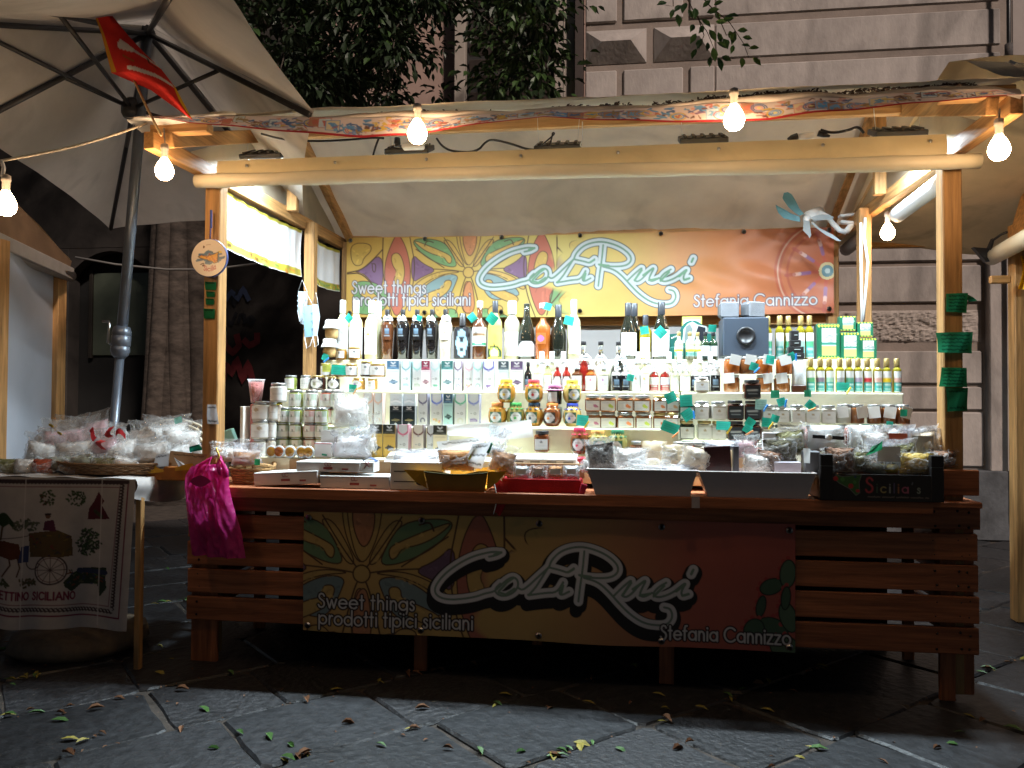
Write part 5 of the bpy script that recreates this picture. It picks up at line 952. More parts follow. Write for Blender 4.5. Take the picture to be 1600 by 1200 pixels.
# --- display carton, loudspeakers
Y, z = T['T4']; s_ = pxm(1083, Y); dc = thing('display_carton', 'dark green display carton with arched photo header full of small bottles', 'carton', (X(1083, Y), Y+.05, z)); grn = M('dark_green_card', (.012, .12, .10), rough=.5)
arcp = [(-36*s_, 0), (36*s_, 0), (36*s_, 42*s_), (24*s_, 43*s_)]+[(20*s_*math.cos(a), 42*s_+22*s_*math.sin(a)) for a in np.linspace(.25, math.pi-.25, 10)]+[(-24*s_, 43*s_), (-36*s_, 42*s_)]
MB().plate([(x, 0, q) for x, q in arcp], (0, 1, 0), .004).build('header', grn, dc); MB().box((0, -.05, 10*s_), (72*s_, .10, 20*s_), .003).build('tray', grn, dc)
MB().plate([(x*s_, -.001, q*s_) for x, q in ((-16, 28), (22, 28), (22, 54), (8, 57), (0, 62), (-8, 58), (-14, 50))], (0, -1, 0), .0006).build('photo', M('photo_pale', (.42, .48, .48)), dc)
MB().plate([(x*s_, -.0025, q*s_) for x, q in ((2, 28), (20, 28), (20, 52), (9, 55), (6, 46))], (0, -1, 0), .0006).build('dark_figure', M('photo_dark', (.01, .012, .02)), dc); MB().plate([(x*s_, -.0025, q*s_) for x, q in ((-12, 28), (-4, 28), (-3, 40), (0, 50), (-4, 58), (-10, 54), (-12, 40))], (0, -1, 0), .0006).build('pale_figure', M('photo_mid', (.16, .2, .2)), dc)
for k in range(6): MB().box(((-32+2.6*k)*s_, -.0015, (36+1.1*k)*s_), (2*s_, .001, 2.5*s_), .0002).build('lettering', paper, dc)
sg = thing('price_card', 'yellow edged card propped behind the display carton', 'card', (X(1081, Y+.1), Y+.1, z+.20)); MB().box((0, 0, .03), (.12, .003, .09), .001).build('card', M('lime_card', (.62, .66, .12)), sg); MB().box((0, -.0025, .025), (.10, .002, .06), .0005).build('paper', paper, sg)
for k, (px, cl, cp) in enumerate(((1060, 'pale', 'gold'), (1077, 'pale', 'gold'), (1091, 'pale', 'gold'), (1102, 'dkgreen', 'black'), (1115, 'dkgreen', 'black'))): bottle(('small pale bottle with yellow label in front of the green carton, %s of three' % ORD[k]) if k < 3 else 'small dark green bottle in front of the green carton, %s' % ('beside the pale ones' if k == 3 else 'against the loudspeaker'), px, 'T4', 42, 14, 'mini', cl, cp, .12, .45, d_two((.75, .6, .05), (.03, .25, .2)) if k < 3 else d_plain, group='small bottles by the green carton', dy=-.075)
Y, z = .86, 1.672; s_ = pxm(1161, Y); spb = thing('subwoofer', 'square grey subwoofer with round black bass port', 'loudspeaker', (X(1161, Y), Y, z+.018)); w_ = 68*s_
MB().box((0, .0, w_*.44), (w_, .22, w_*.88), .006).build('cabinet', M('sub_grey', (.045, .060, .085), rough=.45, var=.06), spb)
MB().lathe([(0, .001), (.034, .001), (.036, .006), (.048, .011), (.054, .006), (.056, -.002)], 24, ax=(0, -1, 0)).build('bass_port', blackpl, spb, (0, -.1105, w_*.46)); MB().lathe([(0, 0), (.003, .001), (0, .002)], 8, ax=(0, -1, 0)).build('power_light', M('green_led', (.3, 1, .2), es=2), spb, (0, -.1165, w_*.46-.05))
for lab, dx, rz in (('small grey satellite speaker facing forward on the subwoofer', -.085, .05), ('small grey satellite speaker turned aside on the subwoofer', .065, .45)):
    t = thing('satellite_speaker', lab, 'loudspeaker', (X(1161, Y)+dx, Y-.03, z+.018+w_*.88), rz, 'satellite speakers on the subwoofer'); MB().box((0, .03, .052), (.118, .10, .104), .02).build('cabinet', M('silver_edge', (.10, .105, .115), rough=.4), t); MB().box((0, -.018, .052), (.104, .02, .09), .018).build('grille', M('grey_mesh', (.17, .18, .20), rough=.7, bump=.4, bs=500), t)
# --- tall oil bottles, stacked black packs, green tins
for k, px in enumerate((1201, 1217, 1233, 1250, 1265)): bottle('tall gold capped olive oil bottle, %s from the subwoofer' % ORD[k], px, 'T4', 68, 13.4, 'oil', 'olive', 'gold', .20, .62, d_two((.30, .42, .38) if k % 2 else (.08, .38, .2), (.08, .34, .32), .34), group='tall olive oil bottles', lz=(.04, .62), la=1.0)
bk = thing('packet', 'stepped black packet stack standing before the tall oil bottles', 'packet', (X(1243, .75), .75, 1.672))
for k, (dx, wd, z0, hh) in enumerate(((0, 24, 0, 10), (0, 22, 10, 9), (-.004, 16, 19, 10), (-.008, 12, 29, 14))): s_ = .0039; MB().box((dx, 0, (z0+hh/2)*s_), (wd*s_, .05, hh*s_), .004).build('block', blackpl, bk); MB().box((dx+.006, -.026, (z0+hh*.5)*s_), (wd*s_*.4, .002, .004), .0005).build('print_line', MATS['photo_pale'], bk)
def tin(lab, px, row, hp, wp, zoff=0, dy=0):
    Y, z = T[row]; Y += dy; s_ = pxm(px, Y); h, w_ = hp*s_, wp*s_; t = thing('oil_tin', lab, 'tin', (X(px, Y), Y, z+zoff), random.uniform(-.05, .08), 'green olive oil tins')
    MB().box((0, 0, h/2), (w_, w_*.6, h), .005).build('body', M('green_tin', (.015, .13, .07), rough=.3, metal=.1), t)
    c = Canvas(w_*.97, h*.98, 28, 40, (.015, .14, .075)); W, H = w_*.97, h*.98; n = int(wp/4.3)
    for k in range(n): x = W*(k+.5)/n; [c.disc((x, q), W/n*.33, (.72, .68, .08), H*.035) for q in (H*.045, H*.96)]
    c.poly([(W*.2, H*.12), (W*.85, H*.12), (W*.85, H*.9), (W*.2, H*.9)], (.67, .67, .64)); c.poly([(W*.2, H*.62), (W*.85, H*.62), (W*.85, H*.9), (W*.2, H*.9)], (.45, .46, .16)); c.poly([(W*.2, H*.52), (W*.85, H*.52), (W*.85, H*.60), (W*.2, H*.60)], (.05, .25, .2))
    for k in range(16): x, y = random.uniform(.24, .8)*W, random.uniform(.30, .50)*H; c.line([(x, y), (x+.1*W, y+random.uniform(-.03, .03)*H)], .006, (.3, .33, .33))
    obj('front_print', c.mesh('tin_front', lambda U, V: (U-W/2, 0*U-w_*.3-.001, H+.001-V), M('tin_print', attr=True, rough=.3, var=.03)), t); return t
q4 = .0039
tin('largest green olive oil tin beside the tall oil bottles', 1292, 'T4', 56, 34); tin('middle sized green olive oil tin carrying a small one', 1326, 'T4', 43, 29); tin('green olive oil tin at the shelf end carrying a lower small one', 1354, 'T4', 34, 26)
tin('small green olive oil tin, highest of all the tins', 1323, 'T4', 23, 25, 43*q4*1.02); tin('small green olive oil tin on the shelf end stack', 1350, 'T4', 23, 24, 34*q4*1.02)
# --- small oil bottles on the third step
lcol = [(.10, .36, .16), (.22, .16, .22), (.30, .50, .40), (.25, .25, .25), (.10, .30, .20), (.32, .26, .36), (.50, .04, .05), (.60, .35, .30), (.70, .48, .03), (.52, .22, .05)]; lnm = ['green', 'mauve', 'mint', 'grey', 'leaf green', 'lilac', 'red', 'pink', 'yellow', 'orange']
for k in range(10): bottle('small gold capped oil bottle with %s banded label in the row of ten' % lnm[k], 1266+15*k, 'T3', 53, 13.6, 'oil', 'olive', 'gold', .22, .62, d_two(lcol[k], (.03, .27, .25), .33), group='row of ten small oil bottles', lz=(.03, .64), la=1.05)
# --- row of miniature bottles, third step
mini = [(826, 'black', 45, 12, 'black', 'mini', 'black miniature bottle with shield print at the end of the chocolate boxes', d_dark, 0), (841, 'pale', 48, 13, 'clear', 'mini', 'pale miniature with white label beside the black one', d_plain, 0), (856, 'green', 46, 14, 'clear', 'mini', 'pale green miniature with white label', d_plain, 0), (870, 'red', 44, 13, 'white', 'mini', 'dark red miniature with domed white label beside the pale green one', d_arch, 0), (885, 'red', 44, 13, 'white', 'mini', 'dark red miniature with domed white label beside the square brown flask', d_arch, 0),
        (902, 'brown', 40, 18, 'clear', 'oil', 'square brown flask with white label and pink stamp', d_icon((.6, .2, .35)), 0), (922, 'amber', 40, 18, 'clear', 'oil', 'square amber flask with white label and pink stamp', d_icon((.6, .2, .3)), 0), (943, 'pale', 40, 18, 'clear', 'oil', 'square pale flask with white label and purple stamp', d_icon((.4, .2, .4)), 0), (963, 'grey', 46, 15, 'clear', 'mini', 'grey miniature with white bow beside the square pale flask', d_dark, .80), (978, 'grey', 46, 15, 'clear', 'mini', 'grey miniature with white bow beside the white bottles', d_dark, .80),
        (993, 'cream', 50, 15, 'white', 'mini', 'white miniature with brown nut drawing', d_icon((.45, .2, .05)), 0), (1008, 'lemon', 50, 15, 'white', 'mini', 'cream miniature with yellow fruit drawing', d_icon((.7, .45, .05)), 0), (1022, 'red', 42, 15, 'clear', 'mini', 'bright red miniature with bow beside the cream one', d_two((.7, .7, .8), (.3, .02, .02), .2), .82), (1038, 'red', 42, 15, 'clear', 'mini', 'bright red miniature with bow beside the oval labelled one', d_two((.7, .7, .8), (.3, .02, .02), .2), .82),
        (1054, 'pale', 44, 15, 'clear', 'mini', 'pale miniature with oval white label and ribbon', d_diam, .82), (1069, 'pale', 44, 16, 'clear', 'mini', 'pale square labelled miniature with ribbon', d_plain, .82), (1086, 'grey', 46, 14, 'clear', 'mini', 'milky miniature with bow behind the white cream jar', d_dark, .82), (1101, 'grey', 46, 15, 'clear', 'mini', 'milky miniature with bow, middle of the three by the carton', d_dark, .82), (1117, 'grey', 48, 15, 'clear', 'mini', 'milky miniature with bow beside the carded brown jars', d_dark, .82)]
for px, lq, hp, wp, cp, stl, lab, dr, bw_ in mini: bottle(lab, px, 'T3', hp, wp, stl, lq, cp, .13, .50, dr, bow=bw_, group='miniature bottles on the third step', lz=(.04, .55) if stl != 'oil' else (.05, .62), la=1.1)
for k, px in enumerate((846, 862, 880, 996, 1012, 1046, 1062, 1094, 1110)): bottle('white topped miniature standing in the back line, %s along' % ORD[k], px, 'T3', 62, 13, 'mini', 'pale' if k % 2 else 'grey', 'white', .26, .6, d_plain, bow=.78, group='back line of white topped miniatures', dy=.075)
# --- chocolate boxes
def choc(lab, px, row, hp, wp, head, body, motif, style=0, dy=0, group='chocolate bar boxes'):
    Y, z = T[row]; Y += dy; s_ = pxm(px, Y); h, w_ = hp*s_, wp*s_; t = thing('chocolate_box', lab, 'box', (X(px, Y), Y+random.uniform(-.01, .006), z+.001), random.uniform(-.17, .12), group, )
    MB().box((0, 0, h/2), (w_, .045, h), .0015).build('carton', M('carton_%.2f_%.2f_%.2f' % tuple(head), tuple(.5*q+.25 for q in head), rough=.45), t)
    c = Canvas(w_, h, 16, 40, body)
    if style == 0:
        c.poly([(0, 0), (w_, 0), (w_, h*.30), (0, h*.30)], head); c.line([(w_*.35, h*.06), (w_*.5, h*.11), (w_*.65, h*.06)], .006, (.75, .75, .75)); c.line([(w_*.3, h*.17), (w_*.7, h*.17)], .005, (.6, .6, .6)); c.line([(w_*.1, h*.26), (w_*.5, h*.22), (w_*.9, h*.27)], .008, tuple(min(1, q*1.8+.05) for q in head)); c.line([(w_*.15, h*.36), (w_*.85, h*.36)], .004, tuple(q*.6 for q in body))
        c.poly([(w_*.12, h*.72), (w_*.45, h*.62), (w_*.92, h*.70), (w_*.6, h*.79)], motif); c.line([(w_*.2, h*.72), (w_*.75, h*.70)], .004, tuple(min(1, q*2.5+.05) for q in motif)); c.disc((w_*.5, h*.90), w_*.08, (.45, .45, .45))
    else:
        c.line([(0, 0), (0, h*.2), (w_*.22, h*.27), (w_*.5, h*.31), (w_*.78, h*.27), (w_, h*.2), (w_, 0)], w_*.16, head); c.disc((w_*.5, h*.34), w_*.09, tuple(.3+.5*q for q in head)); c.line([(w_*.25, h*.60), (w_*.34, h*.60)], .005, (.3, .3, .3)); c.line(arc(w_*.62, h*.60, w_*.1, 0, 360, 8), .004, (.25, .25, .25)); k_ = random.randrange(4)
        if k_ == 0: c.poly([(w_*.2, h*.84), (w_*.5, h*.76), (w_*.85, h*.80), (w_*.6, h*.90)], motif)
        elif k_ == 1: [c.disc((w_*random.uniform(.25, .75), h*random.uniform(.78, .88)), w_*.11, tuple(q*random.uniform(.7, 1.3) for q in motif)) for _ in range(5)]
        elif k_ == 2: [c.line([(w_*.2, h*(.78+.03*q)), (w_*.55, h*(.76+.04*q)), (w_*.8, h*(.80+.02*q))], .005, motif) for q in range(3)]
        else: c.line(arc(w_*.5, h*.83, w_*.22, 150, 380, 10), .008, motif); c.line([(0, h*.975), (w_, h*.975)], h*.035, head)
    obj('front_print', c.mesh('choc_front', lambda U, V: (U-w_/2, 0*U-.0235, h-V), paperm), t); return t
wh = (.66, .67, .67); tl2 = (.30, .62, .58); pk = (.72, .22, .35)
C3 = [(615, 20, (.06, .14, .24), (.74, .78, .80), (.10, .15, .22), 0, 'blue headed'), (636, 14, (.22, .40, .46), (.7, .8, .8), (.3, .5, .5), 1, 'pale teal edged'), (652, 14, tl2, wh, (.35, .4, .35), 1, 'mint headed'), (667, 14, (.22, .03, .06), (.80, .66, .68), (.22, .12, .14), 0, 'maroon headed'), (681, 14, (.45, .66, .64), wh, (.15, .4, .33), 1, 'aqua headed'), (700, 19, (.04, .15, .15), (.75, .80, .78), (.10, .16, .18), 0, 'dark green headed'), (717, 12, (.18, .10, .20), (.78, .78, .80), (.3, .3, .4), 1, 'plum sided'), (733, 14, (.72, .42, .48), wh, (.5, .3, .3), 1, 'pale pink'), (747, 14, (.30, .58, .52), wh, (.3, .4, .4), 1, 'sea green headed'), (764, 17, (.10, .10, .40), wh, (.2, .15, .3), 1, 'violet blue headed'), (787, 17, (.05, .07, .09), (.58, .68, .68), (.35, .25, .2), 0, 'slate headed'), (808, 20, (.10, .07, .14), wh, (.09, .06, .12), 0, 'purple black headed')]
for px, wp, hd_, bd, mo, s_, nm in C3: choc('%s chocolate box in the upper row of boxes' % nm, px, 'T3', 47, wp, hd_, bd, mo, s_)
C2 = [(577, 15, (.74, .45, .33), wh, (.6, .5, .45), 1, 'peach edged chocolate box at the end of the middle row'), (594, 14, (.74, .45, .33), wh, (.6, .5, .45), 1, 'peach edged chocolate box beside the black boxes in the middle row'), (663, 15, (.12, .10, .20), wh, (.15, .15, .22), 1, 'indigo edged chocolate box beside the black boxes'), (683, 17, (.14, .20, .58), wh, (.6, .45, .2), 1, 'bright blue edged chocolate box in the middle row'), (702, 15, (.04, .10, .16), (.45, .70, .70), (.03, .06, .06), 0, 'teal chocolate box with navy head in the middle row'), (720, 17, (.07, .36, .20), wh, (.6, .6, .5), 1, 'green edged chocolate box in the middle row'), (742, 18, (.20, .24, .55), wh, (.18, .12, .30), 1, 'lavender edged chocolate box beside the honey jars')]
for px, wp, hd_, bd, mo, s_, lab in C2: choc(lab, px, 'T2', 50, wp, hd_, bd, mo, s_)
for k, px in enumerate((621, 641)):
    t = choc('squat black packet with white lettering in the middle row, %s' % ('beside the peach boxes' if k == 0 else 'beside the indigo box'), px, 'T2', 31, 19.5, (.012, .02, .025), (.012, .022, .028), (.15, .13, .06), 0, dy=-.03)
    choc('white topped packet behind the squat black ones, %s' % ('peach box side' if k == 0 else 'indigo box side'), px, 'T2', 49, 19, (.74, .79, .80), (.74, .80, .82), (.6, .7, .75), 0, dy=.03)
C1 = [(590, 21, (.02, .02, .012), (.62, .40, .10), (.03, .035, .035), 0, 'gold chocolate box with black head, beside the tissue packets'), (611, 20, (.02, .02, .012), (.60, .38, .09), (.04, .04, .04), 0, 'gold chocolate box with black head, beside the rose edged one'), (633, 18, (.62, .12, .22), wh, (.5, .3, .3), 1, 'rose edged chocolate box in the lowest row'), (656, 17, (.14, .05, .045), (.66, .60, .50), (.05, .04, .04), 1, 'brown edged chocolate box in the lowest row'), (674, 12, (.10, .04, .03), wh, (.06, .06, .06), 1, 'narrow white chocolate box beside the brown edged one'), (690, 22, (.03, .03, .02), (.78, .70, .48), (.05, .06, .07), 0, 'cream chocolate box with black head behind the paper leaflets')]
for px, wp, hd_, bd, mo, s_, lab in C1: choc(lab, px, 'T1', 51, wp, hd_, bd, mo, s_)
# --- jars
lids = {}
def jar(lab, px, row, hp, wp, liq, lid, shape='round', label=None, zoff=0, dy=0, group=None, lidcol=None, name='jar', lz=(.12, .62), la=.75, sq=False):
    Y, z = T[row]; Y += dy; s_ = pxm(px, Y); h, r = round(hp*s_, 3), round(wp*s_/2, 4); t = thing(name, lab, 'jar', (X(px, Y)+random.uniform(-.003, .003), Y+random.uniform(-.008, .008), z+zoff+.001), random.uniform(-.35, .35) if not sq else random.uniform(-.14, .14), group)
    if shape == 'round': pr = [(0, 0), (.55, 0), (.68, .03), (.93, .19), (1, .40), (.95, .60), (.76, .76), (.62, .80), (.62, .86)]
    else: pr = [(0, 0), (.93, 0), (1, .05), (1, .74), (.95, .80), (.84, .83), (.84, .86)]
    if sq: obj('glass', cached(('sq', h, r, liq), lambda: MB().box((0, 0, h*.42), (2*r, 1.7*r, h*.84), r*.22).mesh('glass', LQ[liq])), t); yf_ = .85*r
    else: obj('glass', cached(('jar', shape, h, r, liq), lambda: MB().lathe([(a*r, b_*h) for a, b_ in pr], 18).mesh('glass', LQ[liq])), t); yf_ = r
    zt_ = .84*h if shape == 'round' else .85*h; rl = .62*r if shape == 'round' else .9*r
    if lid == 'cloth':
        m = M('cloth_lid_%.2f_%.2f_%.2f' % lidcol, lidcol, rough=.85, var=.45, vs=70)
        obj('cloth_lid', MB().lathe([(0, h), (rl*.8, h-.001), (rl*.98, h-.004), (rl, zt_-.002), (rl*.93, zt_-.006), (rl*1.30, zt_-.014), (rl*1.38, zt_-.017)], 28, wav=lambda k, a: (.13*math.sin(9*a+px) if k >= 5 else .03*math.sin(14*a+px))).mesh('cloth_lid', m), t)
        MB().lathe([(rl*.96, zt_-.008), (rl*1.0, zt_-.005), (rl*.96, zt_-.002)], 18).build('band', M('lid_band', (.55, .45, .2), rough=.5), t)
    else: obj('lid', cached(('lid', h, r, lid, shape, sq), lambda: MB().lathe([(0, zt_), (rl*.98, zt_), (rl, zt_+.002), (rl, h-.003), (rl*.95, h), (0, h)], 18).mesh('lid', capm[lid])), t)
    if label:
        if sq:
            W, H = 1.75*r, h*(lz[1]-lz[0]); c = Canvas(W, H, 14, 12); label(c, W, H); obj('label', c.mesh('label', lambda U, V: (U-W/2, 0*U-yf_-.001, lz[1]*h-V), paperm), t)
        else: obj('label', lab_patch(('j', h, r, id(label), str(lz)), yf_*1.01+.0006, lz[0]*h, lz[1]*h, la, label), t)
    return t
def d_oval(col, dark):
    def f(c, w_, h): c.C[:] = dark; c.disc((w_*.5, h*.5), w_*.44, (.67, .67, .65), h*.46); c.disc((w_*.42, h*.55), w_*.12, col); c.line([(w_*.3, h*.34), (w_*.7, h*.34)], h*.07, (.25, .22, .2))
    return f
HG = 'round honey jars with cloth lids'
ov = {}
def honey(lab, px, row, zoff, liq, col, dy=0, hp=36.5, wp=30):
    dk_ = {'honey': (.03, .10, .06), 'honey2': (.03, .03, .02), 'honeyg': (.03, .12, .07), 'honeyl': (.03, .10, .06)}[liq]; f = ov.setdefault((liq, col), d_oval(col, dk_)); return jar(lab, px, row, hp, wp, liq, 'cloth', 'round', f, zoff, dy, HG, col, lz=(.14, .60), la=.62)
zr = 32*.0037
honey('honey jar with yellow cloth lid under the white card, upper layer', 791, 'T2', zr*1.0+.02, 'honey', (.75, .52, .03)); honey('honey jar with red checked cloth lid, upper layer', 834, 'T2', zr+.02, 'honey', (.62, .05, .06)); jar('dark jar with pink cloth lid, upper layer of honey', 866, 'T2', 31, 23, 'wine', 'cloth', 'straight', d_plain, zr+.012, 0, HG, (.62, .22, .42)); honey('honey jar with yellow cloth lid beside the miniature flasks, upper layer', 893, 'T2', zr+.02, 'honeyl', (.78, .56, .04))
for px, liq, col, lab in ((777, 'honey', (.70, .25, .06), 'honey jar with orange cloth lid, lower layer by the boxes'), (806, 'honeyg', (.08, .42, .10), 'honey jar with green checked cloth lid, lower layer'), (834, 'honey', (.02, .05, .09), 'honey jar with navy cloth lid under the red lidded one'), (863, 'honey2', (.66, .22, .04), 'dark honey jar with orange cloth lid, lower layer'), (894, 'honeyl', (.03, .06, .40), 'honey jar with royal blue cloth lid, lower layer')): honey(lab, px, 'T2', .006, liq, col, dy=-.02)
honey('dark red jar with raspberry cloth lid and green tag on the lowest step', 906, 'T1', .03, 'honey2', (.55, .03, .08), dy=.03, hp=42, wp=30); honey('honey jar with tan cloth lid and green label on the lowest step', 934, 'T1', .02, 'honeyg', (.70, .38, .10), dy=.03, hp=42, wp=32); honey('green cream jar with dark green cloth lid on the lowest step', 965, 'T1', .02, 'honeyg', (.02, .14, .06), dy=.03, hp=42, wp=32)
jar('half seen jar with dark green cloth lid below the green cream jar', 963, 'T1', 20, 27, 'honeyg', 'cloth', 'straight', None, -.075, -.05, HG, (.02, .15, .06))
def d_fruit(col):
    def f(c, w_, h): c.line([(w_*.1, h*.22), (w_*.5, h*.2)], h*.06, (.45, .5, .55)); c.disc((w_*.66, h*.52), w_*.13, col); c.disc((w_*.78, h*.62), w_*.09, col); c.line([(w_*.1, h*.75), (w_*.45, h*.75)], h*.05, (.5, .55, .6))
    return f
FR = {n: d_fruit(c_) for n, c_ in (('purple', (.4, .15, .25)), ('lime', (.45, .55, .08)), ('orange', (.68, .22, .08)), ('peach', (.7, .4, .2)))}
SG = 'square preserve jars with white labels'
for k, (px, wp, fr) in enumerate(((926, 24, 'purple'), (950, 25, 'lime'), (977, 26, 'orange'), (1005, 26, 'lime'), (1030, 21, 'orange'), (1050, 20, 'peach'))):
    for lv in (0, 1): jar('square preserve jar with %s fruit label, %s of the %s line' % (fr, ORD[k], 'upper' if lv else 'lower'), px, 'T2', 26.5, wp, 'jam', 'silver' if k < 4 else 'gold', 'straight', FR[fr], lv*26.7*pxm(px, .46)-.008, 0, SG, sq=True, lz=(.10, .66))
d_crest = d_icon((.40, .32, .22)); PG = 'square cream jars with crested labels'
for (px, lv, lq, lab) in ((1072, 1, 'dkgreen', 'dark square jar with green card, upper'), (1072, 0, 'dkgreen', 'dark square jar with white diamond card, lower'), (1096, 1, 'clearj', 'cream jar with crested label above the lilac lidded one'), (1100, 0, 'clearj', 'cream jar with lilac lid and crested label'), (1121, 1, 'clearj', 'large cream jar with crested label beside the black jars'), (1123, 0, 'clearj', 'large cream jar with copper lid and crested label')): jar(lab, px, 'T2R', 29, 23, lq, 'silver' if lv else 'gold', 'straight', d_crest, lv*29.5*.0037+.01, 0, PG, sq=True, lz=(.06, .66))
jar('white cream jar standing before the milky miniatures', 1096, 'T3', 23, 22, 'cream', 'white', 'straight', d_crest, 0, -.05, PG, sq=True)
d_blk = lambda c, w_, h: (c.C.__setitem__(slice(None), (.025, .03, .04)), c.line([(w_*.15, h*.4), (w_*.8, h*.36)], h*.12, (.45, .5, .55)), c.line([(w_*.2, h*.68), (w_*.8, h*.68)], h*.06, (.3, .35, .4)))
for (px, lv) in ((1149, 0), (1149, 1), (1175, 0), (1175, 1), (1174, 2)): jar('chocolate cream jar with black label, %s of the %s stack' % (('lower', 'upper', 'topmost')[lv], 'inner' if px < 1160 else 'outer'), px, 'T2R', 31, 25, 'choc', 'black', 'straight', d_blk, lv*31*.0037+.004, -.02, 'chocolate cream jars', sq=True, lz=(.10, .70))
for (px, lv, lq) in ((1144, 0, 'jam'), (1144, 1, 'amber'), (1168, 1, 'jam'), (1194, 0, 'jam'), (1194, 1, 'amber'), (1222, 0, 'jam'), (1224, 1, 'amber')):
    t = jar('brown preserve jar with folded white card, %s layer, %s' % (('lower', 'upper')[lv], {1144: 'beside the miniatures', 1168: 'above the chocolate cream', 1194: 'middle of the carded jars', 1222: 'beside the spice bag', 1224: 'under the subwoofer corner'}[px]), px, 'T3', 27, 25, lq, 'silver', 'straight', None, lv*27.5*.0038, 0, 'carded preserve jars')
    a = random.uniform(-.3, .3); MB().box((random.uniform(-.008, .008), -.054, .080), (.062, .0015, .058), .0005, ry=a).build('hanging_card', paper, t)
cg = 'foil lidded preserve jars on the second step'
for k, px in enumerate((1199, 1221, 1245, 1270, 1293)):
    for lv in (0, 1): jar('grey labelled preserve jar, %s from the chocolate creams, %s line' % (ORD[k], 'upper' if lv else 'lower'), px, 'T2R', 29, 22, 'clearj', 'silver', 'straight', d_crest, lv*29.5*.0037-.005, 0, cg, sq=True, lz=(.06, .66))
for k, (px, lv, lq) in enumerate(((1318, 1, 'clearj'), (1318, 0, 'honeyl'), (1340, 1, 'jam'), (1342, 0, 'jam'), (1366, 1, 'jam'), (1366, 0, 'jam'), (1388, 1, 'jam'), (1391, 0, 'clearj'), (1410, 1, 'jam'))):
    t = jar('preserve jar with tied white card near the shelf end, %s along, %s line' % (ORD[k//2], 'upper' if lv else 'lower'), px, 'T2R', 30, 22, lq, 'silver', 'straight', None, lv*30*.0037-.004, 0, 'carded preserve jars')
    MB().box((random.uniform(-.01, .01), -.048, .062), (.058, .0015, .062), .0005, ry=random.uniform(-.35, .35)).build('hanging_card', paper, t)
jar('brown jar with white card standing proud at the shelf corner', 1434, 'T2R', 31, 24, 'choc', 'silver', 'straight', d_plain, -.03, -.05, 'carded preserve jars')
for k, px in enumerate((1252, 1276, 1302, 1330, 1356)): jar('low cream jar with silver lid behind the packets, %s along' % ORD[k], px, 'T1', 26, 24, 'clearj', 'silver', 'straight', d_crest, .0, .02, 'low cream jars', sq=True)
for px, lq, lab in ((997, 'jam', 'brown jar under white house shaped card on the lowest step'), (1062, 'red', 'red jar with green card on the lowest step'), (1073, 'jamred', 'red paste jar with orange peg on the lowest step'), (1090, 'clearj', 'grey crested jar on the lowest step'), (1111, 'clearj', 'grey crested jar with foil lid behind the flour packet'), (1190, 'jamred', 'red lidded jar with green card near the spice packets')): jar(lab, px, 'T1', 36, 24, lq, 'silver', 'straight', d_crest, -.02, .04, 'preserve jars on the lowest step', sq=True)
jar('small dark jar with white label on the plain yellow step', 848, 'T1', 33, 23, 'honey2', 'black', 'straight', d_icon((.2, .2, .2)), .04, .02, 'preserve jars on the lowest step', sq=True)
for k, px in enumerate((848, 874)): jar('black lidded jar peeping out behind the tea packets, %s' % ('dark jar side' if k == 0 else 'red box side'), px, 'T1', 30, 25, 'honey2', 'black', 'straight', None, -.09, -.06, 'black lidded jars')
tag(MB().box((0, 0, .03), (.09, .06, .06), .006).build('red_tin', M('red_box', (.55, .03, .06), rough=.4), None, (X(902, .22), .22, 1.06)), 'small red box beside the black lidded jars', 'box')
# --- jar stacks at the umbrella end
def d_str(col):
    def f(c, w_, h): [c.line([(w_*q, 0), (w_*q, h*.45)], w_*.06, col) for q in (.1, .25, .4, .6, .75, .9)]; c.poly([(w_*.3, h*.0), (w_*.7, 0), (w_*.7, h*.5), (w_*.3, h*.5)], (.8, .8, .8)); c.disc((w_*.5, h*.42), w_*.06, (.2, .2, .2))
    return f
dg, drd = d_str((.10, .30, .12)), d_str((.55, .05, .06)); LG = 'stacked pesto jars with striped labels'; uh = 25*.00345
for (px, ys, liq, wp, nm) in ((408, (0, 1, 2), 'clearj', 30, 'pale'), (425, (0, 1, 2), 'clearj', 15, 'slim pale'), (436, (3,), 'clearj', 26, 'slim white')):
    for l in ys: jar('%s jar in the stack beside the side panel, %s level' % (nm, ORD[l]), px, 'T1', 30, wp, liq, 'silver', 'straight', d_plain if px != 408 else d_crest, l*30.5*.00345-.01, -.02, LG, lz=(.1, .75), la=1.2)
for (px, liq, f) in ((443, 'jamgrn', dg), (463, 'jamgrn', dg), (485, 'jam', drd), (503, 'jamgrn', dg)):
    for l in range(3): jar('striped label jar, %s in its line, %s level' % (ORD[(443, 463, 485, 503).index(px)], ORD[l]), px, 'T1', 24, 20.5, liq, 'silver', 'straight', f, .018+l*24.4*.00345, .05, LG, lz=(.05, .78), la=1.3)
for (px, liq, f) in ((463, 'jamgrn', dg), (487, 'clearj', dg), (511, 'jamred', drd), (528, 'clearj', dg)):
    for l in range(2): jar('striped label jar on the upper heap, %s along, %s level' % (ORD[(463, 487, 511, 528).index(px)], ORD[l]), px, 'T2', 27, 22, liq, 'silver', 'straight', f, .005+l*27.3*.0036, .03, LG, lz=(.05, .78), la=1.3)
